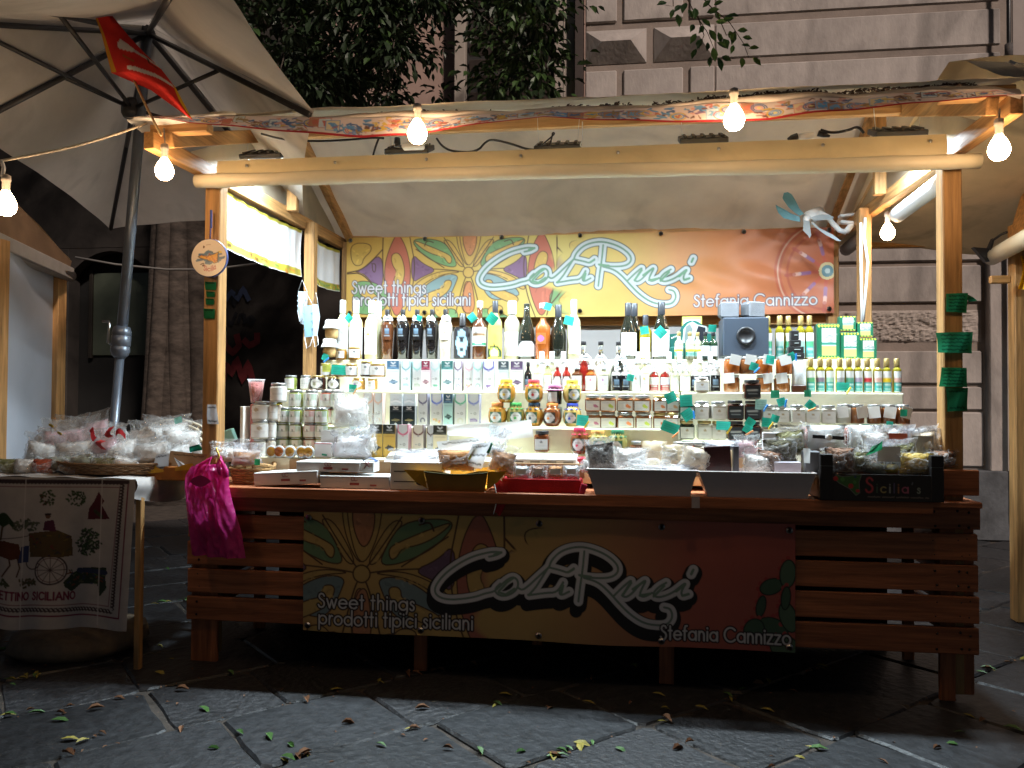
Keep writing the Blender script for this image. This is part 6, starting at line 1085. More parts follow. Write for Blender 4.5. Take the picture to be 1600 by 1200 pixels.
for k, px in enumerate((424, 436, 453, 471, 482)):
    Y = .16; t = thing('jar', 'amber jar lying on its side with round bottom showing, %s along the card edge' % ORD[k], 'jar', (X(px, Y), Y, 1.098+.030), group='amber jars lying down'); MB().lathe([(0, -.002), (.022, -.001), (.029, .004), (.031, .012), (.031, .05), (.026, .06), (0, .06)], 18, ax=(0, 1, 0)).build('glass', LQ['honey'] if k != 1 else LQ['amber'], t); MB().lathe([(.029, .002), (.034, .004), (.034, .014), (.030, .014)], 18, ax=(0, 1, 0)).build('rim', capm['clear'], t)
ZL = 1.482
for px, hp, wp, liq, f, lab in ((455, 22, 19, 'jamgrn', d_plain, 'green olive paste jar, tallest heap end'), (477, 22, 17, 'clearj', d_plain, 'white labelled jar beside the green olive paste'), (497, 22, 24, 'choc', d_oval((.3, .3, .2), (.01, .01, .012)), 'black jar with oval white label above the striped jars'), (521, 20, 20, 'choc', d_oval((.3, .3, .2), (.01, .01, .012)), 'smaller black jar with oval label under the green card'), (561, 19, 20, 'honey', d_oval((.3, .2, .5), (.4, .2, .03)), 'amber jar with oval purple printed label'), (583, 18, 16, 'honey', d_crest, 'small amber jar with square label beside the chocolate boxes')): jar(lab, px, 'T3', hp, wp, liq, 'gold' if liq in ('honey', 'choc') else 'silver', 'straight', f, .005, -.02, 'jars above the striped stacks', lz=(.08, .78), la=1.0)
for px, hp, wp, liq, lv, lab in ((508, 21, 17, 'honeyl', 1, 'yellow labelled amber jar on the second heap layer'), (528, 20, 22, 'honey', 1, 'amber jar hidden by the big green card'), (549, 20, 20, 'honey', 1, 'amber jar with white label beside the dark crested one'), (572, 25, 19, 'choc', 1, 'dark jar with round white label beside the yellow cloth'), (588, 21, 27, 'honey', 1, 'squat amber jar with wide white label')): jar(lab, px, 'T3', hp, wp, liq, 'gold', 'straight', d_icon((.2, .2, .2)), .005+21*.0038, .0, 'jars above the striped stacks', lz=(.12, .80), la=1.0)
for px, hp, wp, zo, lab in ((533, 17, 17, 0, 'low amber jar before the limoncello, post side'), (553, 20, 19, 0, 'low amber jar with white label before the limoncello')): jar(lab, px, 'T4', hp, wp, 'honey', 'gold', 'straight', d_icon((.2, .2, .2)), zo, -.07, 'jars above the striped stacks', lz=(.15, .8), la=1.0)
for px, zo, lab in ((514, 0, 'tan pottery jar with white cloth cap, lower of two'), (517, .118, 'tan pottery jar with white cloth cap, standing on another')):
    Y = .74; t = thing('pottery_jar', lab, 'jar', (X(px, Y), Y, 1.69+zo), group='tan pottery jars'); r = .042
    MB().lathe([(0, 0), (.8*r, 0), (.95*r, .01), (1.0*r, .04), (.85*r, .07), (.8*r, .085)], 16).build('pot', M('tan_pottery', (.50, .33, .14), rough=.6, var=.15), t); MB().lathe([(0, .118), (.8*r, .117), (1.0*r, .108), (.98*r, .09), (1.3*r, .066), (1.36*r, .06)], 20, wav=lambda k, a: .12*math.sin(5*a) if k > 3 else 0).build('cloth_cap', paper, t)
cu = thing('paper_cup', 'clear plastic cup of pink sugared sweets at the panel edge', 'cup', (X(400, .24), .24, 1.40)); MB().lathe([(0, 0), (.028, 0), (.042, .12)], 16).build('sweets', M('pink_sweets', (.62, .22, .20), rough=.7, var=.4, vs=60, bump=.6, bs=90), cu); MB().lathe([(.029, 0), (.0445, .125), (.050, .135), (.053, .135)], 16).build('cup', celo, cu); MB().box((0, 0, -.15), (.055, .05, .29), .008).build('lower_cup', M('pink_sweets'), cu)
rg = tag(MB().tube([(.035*math.cos(a), .02*math.sin(a), .004*math.sin(2*a)) for a in np.linspace(0, 6.28, 20)]+[(.05, 0, .004)], .005, 6).build('plastic_loop', M('yellow_plastic', (.75, .62, .02), rough=.4), None, (X(427, .28), .28, 1.395)), 'yellow plastic loop lying on the jar stack', 'loop')
jb = tag(MB().box((0, 0, .05), (.085, .05, .10), .008).build('printed_packet', M('beige_print', (.62, .52, .44), rough=.6, var=.35, vs=60), None, (X(428, .30), .30, 1.29)), 'beige printed packet under the yellow loop', 'packet')
# ------------------------------------------------------------------ things on the counter
ZC = .959
def pbox(name, lab, cat, x0, x1, ytop, Y, dep, m, z0=ZC, rz=0., group=None, part='carton', dy=0):
    a, b_ = aty(x0, ytop, Y), aty(x1, ytop, Y); wd = b_[0]-a[0]; h = (a[2]+b_[2])/2-z0; t = thing(name, lab, cat, ((a[0]+b_[0])/2, Y+dep/2, z0), rz, group)
    MB().box((0, 0, h/2), (wd, dep, h), .003).build(part, m, t); t['h'] = h; return t, wd, h
redp = M('faint_red_print', (.40, .10, .10), rough=.6)
def mark(t, wd, h, dep, x=.0, col=redp):
    b = MB()
    for s_ in (-1, 1): b.tube([(x+s_*.008+.010*math.cos(a), 0, h*.78+.010*math.sin(a)) for a in np.linspace(.5, 5.8, 10)], .0015, 4)
    b.box((x, 0, h*.38), (.05, .0016, .012), .0003); b.box((x+wd*.27, 0, h*.3), (.035, .0016, .008), .0003)
    b.build('print_mark', col, t, (0, -dep/2-.0006, 0))
for args, nm in (((397, 499, 741, -.075, .16), 'white cake box tilted at the basket end, under the upper box'), ((500, 608, 744, -.08, .17), 'white cake box lying under the upper box, beside the drawer box')):
    t, wd, h = pbox('cake_box', nm, 'box', *args, whitecard, group='white cake boxes with red marks', rz=-.05 if args[0] == 397 else 0.01); mark(t, wd, h, args[4]); MB().box((0, 0, h-.004), (wd+.003, args[4]+.003, .009), .002).build('lid', paper, t)
    if args[0] == 397: t.rotation_euler = (0, -.06, -.05); t.location.z += .012
t, wd, h = pbox('cake_box', 'white cake box resting on top of the two others', 'box', 463, 562, 722, -.06, .17, whitecard, z0=ZC+.083, group='white cake boxes with red marks', rz=.01); mark(t, wd, h, .17); MB().box((0, 0, h-.004), (wd+.003, .173, .009), .002).build('lid', paper, t)
t, wd, h = pbox('gift_bag', 'small white paper pack with ribbon print on the upper cake box end', 'packet', 563, 584, 722, -.05, .10, paper, z0=ZC+.083); MB().tube([(-.015, -.052, .02), (.012, -.052, .055), (-.012, -.052, .06), (.014, -.052, .025)], .002, 5).build('ribbon_print', redp, t); tag(MB().grid(lambda u, v: (-.04+.08*u, -.03+.05*v, .02*math.sin(3.1*u)), 6, 4).build('blue_cloth', M('navy_cloth', (.03, .07, .18), rough=.8), None, (t.location.x, t.location.y, ZC+.083+h)), 'scrap of navy cloth on the small ribbon pack', 'cloth')
t, wd, h = pbox('drawer_box', 'white cardboard box with two shallow drawers and finger holes', 'box', 610, 690, 722, -.085, .25, whitecard)
for zz in (.30, .66): MB().box((0, -.1255, h*zz), (wd*.86, .002, .005), .0005).build('drawer_gap', M('gap_dark', (.06, .045, .04)), t)
MB().plate([(wd*.1+.026*math.cos(a), -.1258, h*.28+.016*math.sin(a)) for a in np.linspace(math.pi, 2*math.pi, 10)], (0, -1, 0), .0008).build('finger_hole', M('gap_dark'), t)
# yellow fabric basket with scalloped corners
Yb = -.10; yb = thing('fabric_basket', 'mustard yellow fabric tray with scalloped corners full of wrapped biscuits', 'basket', ((aty(713, 768, Yb)[0]), Yb+.11, ZC)); ymat = M('mustard_cloth', (.60, .30, .02), rough=.85, var=.2, vs=9, bump=.2, bs=200)
wb, wt, hb_ = .145, .165, .105
def wall(p, q, p2, q2, nm, m=ymat):
    p, q, p2, q2 = map(Vector, (p, q, p2, q2)); MB().grid(lambda u, v: p.lerp(q, u).lerp(p2.lerp(q2, u), v)+Vector((0, 0, .006*math.sin(u*9)*v-.012*math.sin(3.14*u)*v)), 14, 5).build(nm, m, yb)
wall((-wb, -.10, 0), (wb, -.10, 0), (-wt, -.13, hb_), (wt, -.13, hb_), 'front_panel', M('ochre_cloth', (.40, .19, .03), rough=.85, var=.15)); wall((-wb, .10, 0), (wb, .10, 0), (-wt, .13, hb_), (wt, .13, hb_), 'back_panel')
wall((-wb, -.10, 0), (-wb, .10, 0), (-wt-.05, -.13, hb_), (-wt-.05, .13, hb_), 'side_panel'); wall((wb, -.10, 0), (wb, .10, 0), (wt+.05, -.13, hb_), (wt+.05, .13, hb_), 'side_panel')
for s_ in (-1, 1):
    MB().add([(s_*wt, -.13, hb_), (s_*(wt+.10), -.15, hb_+.004), (s_*(wt+.05), -.13, hb_*.5), (s_*(wb+.01), -.103, .01)], [(0, 1, 2, 3)]).build('corner_fold', ymat, yb)
MB().tube([(-wt+2*wt*t, -.132, hb_-.006-.012*math.sin(3.14*t)) for t in np.linspace(0, 1, 20)], .004, 5).build('dark_trim', M('trim_green', (.08, .07, .02), rough=.9, var=.6, vs=90), yb); MB().box((0, 0, .006), (.28, .2, .01), .002).build('bottom', ymat, yb)
# red cloth and low red tray
rt = thing('red_tray', 'low tray lined in red cloth with packets of sweets', 'tray', (aty(846, 762, -.06)[0], .03, ZC)); redc = M('red_cloth', (.40, .008, .015), rough=.8, var=.2, vs=8, bump=.2, bs=120)
MB().box((0, -.10, .034), (.40, .012, .068), .003).build('front_panel', redc, rt); MB().box((0, 0, .01), (.40, .2, .02), .003).build('bottom', redc, rt); MB().box((0, .09, .05), (.40, .012, .10), .003).build('back_panel', card, rt)
for s_ in (-1, 1): MB().box((s_*.195, 0, .034), (.012, .2, .068), .003).build('side_panel', redc, rt)
MB().grid(lambda u, v: (-.24+.07*u*(1-.5*v)+.02*math.sin(3*v), -.125-.012*math.sin(3*v), .06-.17*v+.01*math.sin(6*u)), 6, 10).build('hanging_corner', redc, rt); MB().tube([(-.242+.02*math.sin(3*v), -.13-.012*math.sin(3*v), .06-.17*v) for v in np.linspace(0, 1, 10)], .003, 5).build('white_edging', paper, rt)
MB().box((.21, -.12, .02), (.03, .01, .06), .004, ry=.3).build('hanging_corner', M('crimson_edge', (.5, .02, .06), rough=.8), rt)
# white plastic planters
def planter(lab, x0t, x1t, x0b, x1b, yt):
    Y = -.12; a, b_ = aty(x0t, yt, Y), aty(x1t, yt, Y); c0, c1 = aty(x0b, 778, Y), aty(x1b, 778, Y); cx = (a[0]+b_[0])/2; t = thing('white_planter', lab, 'planter', (cx, Y, ZC), group='white plastic planters')
    ht = (a[2]+b_[2])/2-ZC; hw, hwb = (b_[0]-a[0])/2, (c1[0]-c0[0])/2; dx = (c0[0]+c1[0])/2-cx; b = MB()
    o_ = [(-hw, -.02, ht), (hw, -.02, ht), (hw, .20, ht), (-hw, .20, ht), (-hwb+dx, .012, 0), (hwb+dx, .012, 0), (hwb+dx, .17, 0), (-hwb+dx, .17, 0)]; k_ = .006
    i_ = [(-hw+k_, -.02+k_, ht), (hw-k_, -.02+k_, ht), (hw-k_, .20-k_, ht), (-hw+k_, .20-k_, ht), (-hwb+dx+k_, .012+k_, .006), (hwb+dx-k_, .012+k_, .006), (hwb+dx-k_, .17-k_, .006), (-hwb+dx+k_, .17-k_, .006)]
    b.add(o_+i_, [(4, 5, 1, 0), (5, 6, 2, 1), (6, 7, 3, 2), (7, 4, 0, 3), (7, 6, 5, 4), (8, 9, 13, 12), (9, 10, 14, 13), (10, 11, 15, 14), (11, 8, 12, 15), (12, 13, 14, 15), (0, 1, 9, 8), (1, 2, 10, 9), (2, 3, 11, 10), (3, 0, 8, 11)]); b.build('body', M('planter_white', (.66, .53, .48), rough=.35, var=.05), t)
    MB().box((0, -.022, ht-.003), (2*hw+.006, .010, .008), .002).build('rim', M('planter_rim', (.62, .60, .58), rough=.35), t); return t
planter('white planter tray beside the red cloth, full of nuts and packets', 917, 1089, 930, 1078, 733); planter('white planter tray beside the black carton, full of dark packets', 1091, 1274, 1107, 1262, 737)
hp_ = thing('price_card', 'grey card hanging between the two white planters', 'card', aty(1087, 785, -.135)); MB().box((0, 0, 0), (.038, .002, .055), .0006, rz=0).build('card', M('grey_card', (.42, .36, .34)), hp_)
# black fruit carton with coloured lettering
Y = -.125; a, b_ = aty(1281, 740, Y), aty(1475, 746, Y); cw = b_[0]-a[0]; cb_ = thing('fruit_carton', 'black cardboard fruit carton with coloured lettering and island emblem', 'carton', ((a[0]+b_[0])/2, Y, ZC)); blk = M('black_carton', (.010, .008, .008), rough=.45, var=.3)
hh = a[2]-ZC
c = Canvas(cw, hh, 190, 40, (.012, .010, .010)); S_ = lambda x, y: ((x-1281)/194*cw, (y-740)/40*hh)
c.poly([S_(*p) for p in ((1302, 746), (1308, 741), (1316, 744), (1326, 743), (1347, 740), (1343, 752), (1344, 768), (1338, 772), (1328, 762), (1312, 754))], (.04, .12, .03), .002, (.22, .2, .2))
for p, r_, col in (((1306, 747), .011, (.42, .03, .03)), ((1330, 758), .012, (.42, .03, .03)), ((1341, 765), .009, (.40, .03, .03)), ((1317, 748), .010, (.07, .22, .05)), ((1336, 752), .008, (.07, .22, .05)), ((1337, 744), .006, (.02, .03, .12))): c.disc(S_(*p), r_, col)
x, y = S_(1353, 767); x = c.text('S', x, y, .044, .0085, (.42, .05, .06), sx=.95)
for ch, col in (('i', (.05, .10, .06)), ('c', (.34, .28, .10)), ('i', (.30, .32, .30)), ('l', (.09, .07, .14)), ('i', (.36, .14, .05)), ('a', (.40, .10, .16))): x = c.text(ch, x+.004, y, .027, .0055, col, sp=.42)
x = c.text("'", x+.004, y-.005, .026, .004, (.16, .17, .2)); c.text('s', x+.012, y, .024, .0045, (.30, .34, .28))
x0, x1 = S_(1357, 773)[0], S_(1452, 773)[0]
for k in range(34):
    xx = x0+(x1-x0)*k/34
    if k % 8 != 7: c.line([(xx, S_(0, 774)[1]), (xx+.005, S_(0, 774)[1]-random.uniform(.0, .004))], .0045, (.16, .13, .11))
obj('front_print', c.mesh('carton_front', lambda U, V: (U-cw/2, 0*U-.0015, hh-V), M('carton_print', attr=True, rough=.4, var=.05)), cb_)
MB().box((0, .006, hh/2), (cw, .010, hh), .002).build('front_panel', blk, cb_); MB().box((0, .125, .006), (cw, .24, .010), .002).build('bottom', blk, cb_); MB().box((0, .245, hh*.6), (cw, .008, hh*1.2), .002).build('back_panel', blk, cb_)
for s_ in (-1, 1):
    MB().box((s_*(cw/2-.004), .125, hh*.55), (.008, .24, hh*1.1), .002).build('side_panel', blk, cb_); MB().box((s_*(cw/2-.030), .012, (hh+.094)/2), (.058, .034, hh+.094), .003).build('corner_post', blk, cb_)
    MB().box((s_*(cw/2-.030), -.0055, hh*1.30), (.060, .001, .0015), .0002).build('fold_line', MATS['photo_mid'], cb_)
# ------------------------------------------------------------------ bags and packets
def pillow(b, w_, h, d, seed, crump=.010, n=12, flare=0., smooth=True, mi=0, z0=0):
    for s_ in (-1, 1):
        def fn(u, v):
            e = (math.sin(math.pi*u)*math.sin(math.pi*min(1, v*(1+flare))) if v*(1+flare) < 1 else 0)
            k = max(0, v-.75)/.25 if flare else 0
            x = (u-.5)*w_*(1-.10*math.sin(math.pi*v)+.15*k); y = s_*d/2*max(0, e)**.55; nn = crump*(nz(u*7+seed, v*7, s_*2+seed)+.6*nz(u*17+seed, v*17, s_)); return (x+nn*.6, y+s_*nn*.8+nn*.3, z0+v*h+nn*.5)
        b.grid(fn, n, n, mi=mi, smooth=smooth)
    return b
FOOD = dict(nuts=M('almonds', (.20, .085, .035), rough=.6, var=.7, vs=60, bump=1, bs=70), pist=M('pistachio', (.18, .17, .06), rough=.7, var=.6, vs=70, bump=1, bs=90), herb=M('oregano', (.10, .09, .05), rough=.9, var=.7, vs=80, bump=1, bs=110), grain=M('dark_grain', (.075, .06, .05), rough=.7, var=.9, vs=75, bump=1, bs=95), bis=M('biscuits', (.52, .24, .08), rough=.7, var=.4, vs=25, bump=.5, bs=40), cream=M('nougat', (.62, .52, .38), rough=.6, var=.3, vs=14, bump=.4, bs=30), flour=M('pale_flour', (.60, .50, .34), rough=.8, var=.2), red=M('red_chilli', (.36, .06, .02), rough=.6, var=.7, vs=60, bump=1, bs=80), white=M('sugared', (.72, .70, .68), rough=.5, var=.2, vs=30, bump=.6, bs=60), pink=M('pink_sugared', (.62, .40, .44), rough=.5, var=.4, vs=22, bump=.6, bs=50), choc=M('dark_choc_slab', (.035, .010, .010), rough=.35, var=.4, vs=20, bump=.3, bs=30), olive=M('olive_candy', (.24, .24, .16), rough=.6, var=.5, vs=28, bump=.6, bs=40), yellow=M('yellow_candy', (.50, .34, .06), rough=.5, var=.6, vs=40, bump=.8, bs=50), label=M('packet_white', (.70, .72, .74), rough=.4, var=.1))
nb = [0]
def bag(lab, px, py, wp, hp, Y, food, fh=.62, flare=.22, d=.06, rz=0, ry=0., rx=0, film_=None, group=None, name='snack_bag', lb=None, cat='bag'):
    """px,py: middle of the bag's foot"""
    nb[0] += 1; sd = nb[0]*1.7; o = aty(px, py, Y); s_ = pxm(px, Y); w_, h = wp*s_, hp*s_*(.84 if group and 'white planters' in group else 1); t = thing(name, lab, cat, o, 0, group, rot=(rx, ry, rz))
    pillow(MB(), w_*.98, h*min(1, fh*1.15), d*1.0, sd, .007, 11, z0=.004).build('contents', FOOD[food], t)
    pillow(MB(), w_*1.10, h*1.0, d*1.22, sd+.3, .022, 17, flare=flare, smooth=True).build('film', film_ or celo, t)
    if lb: MB().grid(lambda u, v: ((u-.5)*w_*.6, -d*.62-.004*math.sin(3*u), h*(.38+.42*v)), 4, 3).build('label', lb, t)
    return t
bag('tall pointed film bag of dark grain at the planter end', 943, 742, 44, 70, -.05, 'grain', .70, .25, .07, ry=-.15, group='bags in the white planters')
bag('clear crumpled bag leaning behind the dark grain', 925, 742, 42, 58, -.0, 'white', .3, .4, .05, ry=.35, group='bags in the white planters')
bag('flat bag of pale powder behind the planter rim', 985, 730, 52, 36, .04, 'white', .8, .15, .06, group='bags in the white planters'); bag('silvery bag with torn top in the middle of the planter', 1012, 744, 66, 48, -.02, 'label', .35, .4, .06, ry=.1, group='bags in the white planters'); bag('small green tinged bag in the planter', 985, 745, 46, 26, -.06, 'olive', .3, .4, .05, group='bags in the white planters')
bag('bag of pale flour by the planter end', 1052, 726, 34, 36, .02, 'flour', .95, .05, .06, group='bags in the white planters', film_=celo); bag('tan loaf shaped pack in film lying over the planter edge', 1082, 736, 44, 42, -.05, 'cream', .96, .05, .08, ry=.25, group='bags in the white planters'); bag('grey film bundle at the planter corner', 1062, 744, 56, 22, -.08, 'label', .5, .3, .06, group='bags in the white planters', film_=celo2)
t, wd, h = pbox('chocolate_slab', 'dark brown chocolate slab pack standing in the second planter', 'slab', 1103, 1144, 697, -.06, .03, FOOD['choc'], z0=1.04, part='slab'); t.rotation_euler = (0, -.05, 0)
t, wd, h = pbox('dark_packet', 'grey edged packet beside the dark chocolate slab', 'packet', 1146, 1155, 697, -.05, .05, M('slate_pack', (.10, .10, .12), rough=.4), z0=1.04)
bag('silver film pack lying over the slab', 1128, 702, 50, 16, -.0, 'label', .6, .2, .07, group='bags in the white planters', film_=celo2); bag('clear bag of white beans in front of the second planter', 1182, 742, 44, 40, -.05, 'white', .75, .2, .07, ry=.1, group='bags in the white planters'); bag('pack of brown herb with glossy film', 1218, 722, 52, 44, .0, 'herb', .78, .2, .07, group='bags in the white planters'); bag('film bag of rosy sweets behind the planter', 1166, 716, 34, 44, .04, 'pink', .6, .3, .06, group='bags in the white planters')
t, wd, h = pbox('white_packet', 'lilac white carton lying in the second planter', 'packet', 1210, 1252, 722, -.08, .06, M('lilac_card', (.50, .48, .56), rough=.5), z0=1.05); t, wd, h = pbox('white_packet', 'slanted white card carton behind the herb pack', 'packet', 1192, 1228, 676, .06, .03, M('grey_white', (.58, .57, .60), rough=.6), z0=1.06)
note('paper_slip', 'brown handwritten card standing among the spice packs', [(1215, 659), (1249, 662), (1248, 692), (1213, 690)], .10, (.42, .38, .30), scrib=5, cat='card'); note('paper_slip', 'grey slip hanging over the second planter edge', [(1255, 700), (1266, 701), (1266, 724), (1256, 723)], -.14, (.55, .54, .52), scrib=0, cat='card')
dsl = tag(MB().box(tuple(aty(1266, 722, -.02)), (.07, .10, .11), .004).build('dark_carton', greypl), 'dark grey carton wedged between planter and black carton', 'carton')
bag('bag of almonds at the front corner of the black carton', 1312, 740, 46, 40, -.07, 'nuts', .85, .15, .07, group='bags in the black carton'); bag('bag of pistachio biscuits beside the almonds', 1340, 738, 40, 36, -.04, 'pist', .75, .2, .07, group='bags in the black carton', film_=celo); bag('big white labelled film bag in the black carton', 1385, 742, 56, 56, -.03, 'yellow', .25, .3, .06, group='bags in the black carton', film_=celo2, lb=FOOD['label']); bag('bag of yellow sweets at the far corner of the black carton', 1432, 742, 52, 36, -.06, 'yellow', .8, .2, .07, group='bags in the black carton'); bag('torn clear bag with green leaf tag in the carton', 1360, 740, 44, 40, -.05, 'olive', .35, .4, .05, ry=.2, group='bags in the black carton')
t = bag('large white packet with black oval band lying across the carton', 1290, 706, 60, 40, .06, 'label', .96, .06, .08, group='bags behind the black carton', film_=celo); MB().box((0, -.055, .075), (.15, .003, .018), .002, ry=.05).build('black_band', blackpl, t); MB().lathe([(0, 0), (.017, .001), (0, .002)], 14, ax=(0, -1, 0)).build('oval', paper, t, (0, -.0605, .075))
bag('white wrapped roll beside the banded packet', 1345, 702, 40, 36, .08, 'label', .95, .05, .08, group='bags behind the black carton', film_=celo); bag('bag of red chilli peeping behind the white roll', 1325, 700, 30, 34, .12, 'red', .8, .2, .06, group='bags behind the black carton'); bag('upright film pouch with red printed head', 1398, 728, 50, 64, .06, 'label', .5, .12, .06, group='bags behind the black carton', film_=celo2, lb=M('red_head', (.50, .10, .05), rough=.4)); bag('tall cloudy pouch with grey printed label', 1438, 732, 52, 64, .05, 'label', .5, .12, .05, group='bags behind the black carton', film_=celo2, lb=M('grey_lab', (.42, .42, .43), rough=.5)); bag('bag of chilli nuts at the plank end', 1472, 728, 40, 24, .0, 'nuts', .8, .2, .07, group='bags behind the black carton')
note('paper_note', 'curled green leaf shaped tag with orange peg in the black carton', [(1362, 698), (1378, 688), (1380, 702), (1352, 712)], -.10, gcol, scrib=1, curl=.02, cat='tag')
for k, (px, py, wp, hp, Y, fd, lab) in enumerate(((1200, 730, 40, 30, -.03, 'nuts', 'film pouch of hazelnuts between the beans and herb'), (1240, 712, 44, 46, .05, 'pist', 'film pouch of pistachio biscuits behind the lilac carton'), (1262, 702, 36, 40, .10, 'red', 'film pouch of dried tomato behind the grey slip'), (1372, 716, 44, 48, .02, 'white', 'clear pouch of white beans behind the leaf tag'), (1415, 730, 40, 44, -.02, 'pist', 'clear pouch of green olives candy beside the yellow sweets'), (1450, 716, 40, 50, .05, 'cream', 'cloudy pouch of nougat at the carton end'))): bag(lab, px, py, wp, hp, Y, fd, .7, .3, .08, ry=random.uniform(-.25, .25), rz=random.uniform(-.3, .3), group='pouches heaped behind the trays')
# middle: leaflets, tea packets, card trays
note('leaflet', 'large folded white leaflet standing in the yellow basket', [(682, 690), (758, 682), (752, 716), (692, 717)], .02, (.74, .77, .80), scrib=2, curl=.03, cat='paper'); note('leaflet', 'white leaflet with lime mark leaning forward in the basket', [(738, 694), (768, 690), (752, 733), (726, 726)], -.06, (.70, .72, .76), scrib=3, curl=.02, cat='paper')
tag(MB().box(tuple(aty(738, 709, -.075)), (.012, .002, .07), .001, ry=.55).build('lime_strip', M('lime', (.55, .62, .08))), 'lime green strip on the leaning leaflet', 'strip'); tag(MB().box(tuple(aty(765, 700, -.06)), (.016, .004, .055), .002, ry=.35).build('green_peg', M('bottle_green', (.02, .22, .12))), 'green peg beside the leaning leaflet', 'peg')
bag('film bag of round biscuits in the yellow basket', 712, 736, 60, 34, -.05, 'bis', .8, .2, .07, group='bags in the yellow basket'); bag('film bag of brown biscuits at the basket corner', 782, 738, 40, 44, -.04, 'bis', .6, .3, .06, ry=.2, group='bags in the yellow basket'); bag('pale film bag behind the brown biscuits', 770, 716, 30, 50, .0, 'label', .3, .4, .05, ry=.25, group='bags in the yellow basket', film_=celo2)
wt_ = thing('tea_carton', 'long white tray of four flat tea packets, faces up', 'carton', (aty(850, 715, .12)[0], .14, 1.075)); MB().box((0, 0, .022), (.345, .15, .044), .003).build('tray', whitecard, wt_)
for k in range(4):
    c = Canvas(.084, .145, 14, 24, (.80, .80, .80)); q = random.choice([(.15, .25, .55), (.40, .2, .5), (.5, .3, .1), (.2, .35, .6)]); c.line([(.01, .05), (.03, .03), (.05, .06), (.07, .03)], .014, q); c.line([(.02, .09), (.06, .085)], .008, (.5, .3, .2))
    obj('packet', c.mesh('tea_pack', lambda U, V: (-.170+.0865*k+U, .075-V*1.0, .047+.014*(1-V/.145)), paperm), wt_)
    MB().box((-.128+.0865*k, -.0765, .024), (.05, .001, .016), .0003).build('barcode', M('barcode_grey', (.25, .23, .21)), wt_)
tag(MB().box(tuple(aty(850, 735, .05)), (.42, .012, .075), .002).build('card_board', card), 'brown card board edge behind the red tray', 'board')
for lab, pts, Y in (('wide white paper sheet covering the step beside the honey', [(700, 667), (830, 656), (833, 683), (760, 690)], .24), ('second white sheet lying lower over the brown chocolate boxes', [(692, 664), (770, 660), (775, 684), (700, 680)], .27), ('white tissue sheets spread under the chocolate boxes', [(610, 706), (700, 700), (702, 718), (600, 722)], .155)): note('paper_sheet', lab, pts, Y, (.80, .80, .80), scrib=0, curl=.03, cat='paper')
tg = thing('white_card_holder', 'white card standing with pink tab beside the jar stacks', 'card', (aty(515, 690, .2)[0], .2, 1.10)); MB().box((0, 0, .075), (.10, .003, .15), .0008).build('card', paper, tg); MB().box((.045, -.004, .06), (.03, .002, .055), .0006, ry=.1).build('pink_tab', M('pink_tab', (.55, .25, .36)), tg)
lb2 = thing('small_box', 'small white box with red dotted rim before the white card', 'box', (aty(504, 705, .17)[0], .20, 1.10)); MB().box((0, 0, .04), (.10, .05, .08), .003).build('carton', whitecard, lb2); MB().box((0, -.0255, .076), (.10, .001, .006), .0003).build('dotted_rim', redp, lb2); MB().box((.01, -.028, .014), (.03, .004, .010), .002, ry=.15).build('green_mark', M('bottle_green'), lb2)
bag('clear bag of white almonds in front of the peach boxes', 550, 716, 60, 46, .17, 'white', .6, .3, .08, group='white sweets by the boxes', film_=celo2); bag('heap of cellophane sweets above the white almonds', 548, 668, 56, 60, .30, 'white', .55, .3, .10, group='white sweets by the boxes'); bag('gathered film bag with trailing ribbon beside the blue tissues', 566, 706, 44, 60, .2, 'white', .3, .5, .08, group='white sweets by the boxes'); bag('blue edged tissue packets standing at the gold boxes', 568, 714, 18, 34, .22, 'label', .9, .1, .05, group='white sweets by the boxes', film_=celo2)
bag('flat clear bag lying before the gold chocolate boxes', 650, 722, 70, 20, .12, 'white', .3, .4, .06, film_=celo2)
for k, (px, wp) in enumerate(((815, 26), (842, 22), (868, 26), (893, 24))): bag('sweets packet in the red tray, %s from the yellow basket' % ORD[k], px, 748, wp, 20, -.04, ('label', 'nuts', 'bis', 'label')[k], .8, .2, .04, group='packets in the red tray', lb=FOOD['label'])
spk = thing('spice_bag', 'white printed spice pouch with blue sketch and dark foot', 'pouch', (X(1248, .62), .62, 1.476)); pillow(MB(), .085, .185, .045, 3.3, .004, 10).build('pouch', M('sketch_white', (.72, .76, .80), rough=.4, var=.25, vs=30), spk); MB().box((0, 0, .022), (.08, .05, .044), .006).build('dark_foot', LQ['choc'], spk)
fpk = thing('flour_pack', 'cream paper pack with green card behind the planters', 'pack', (aty(1131, 690, .22)[0], .22, 1.06)); pillow(MB(), .10, .13, .06, 8.8, .004, 10).build('pack', FOOD['flour'], fpk); fp2 = thing('flour_pack', 'plain cream paper pack on the lowest step', 'pack', (aty(1022, 690, .25)[0], .25, 1.06)); pillow(MB(), .14, .15, .06, 4.8, .006, 10).build('pack', FOOD['flour'], fp2); fp3 = thing('flour_pack', 'slim cream pack leaning with two green cards', 'pack', (aty(1156, 692, .2)[0], .2, 1.06)); pillow(MB(), .07, .14, .05, 2.2, .005, 10).build('pack', FOOD['flour'], fp3)
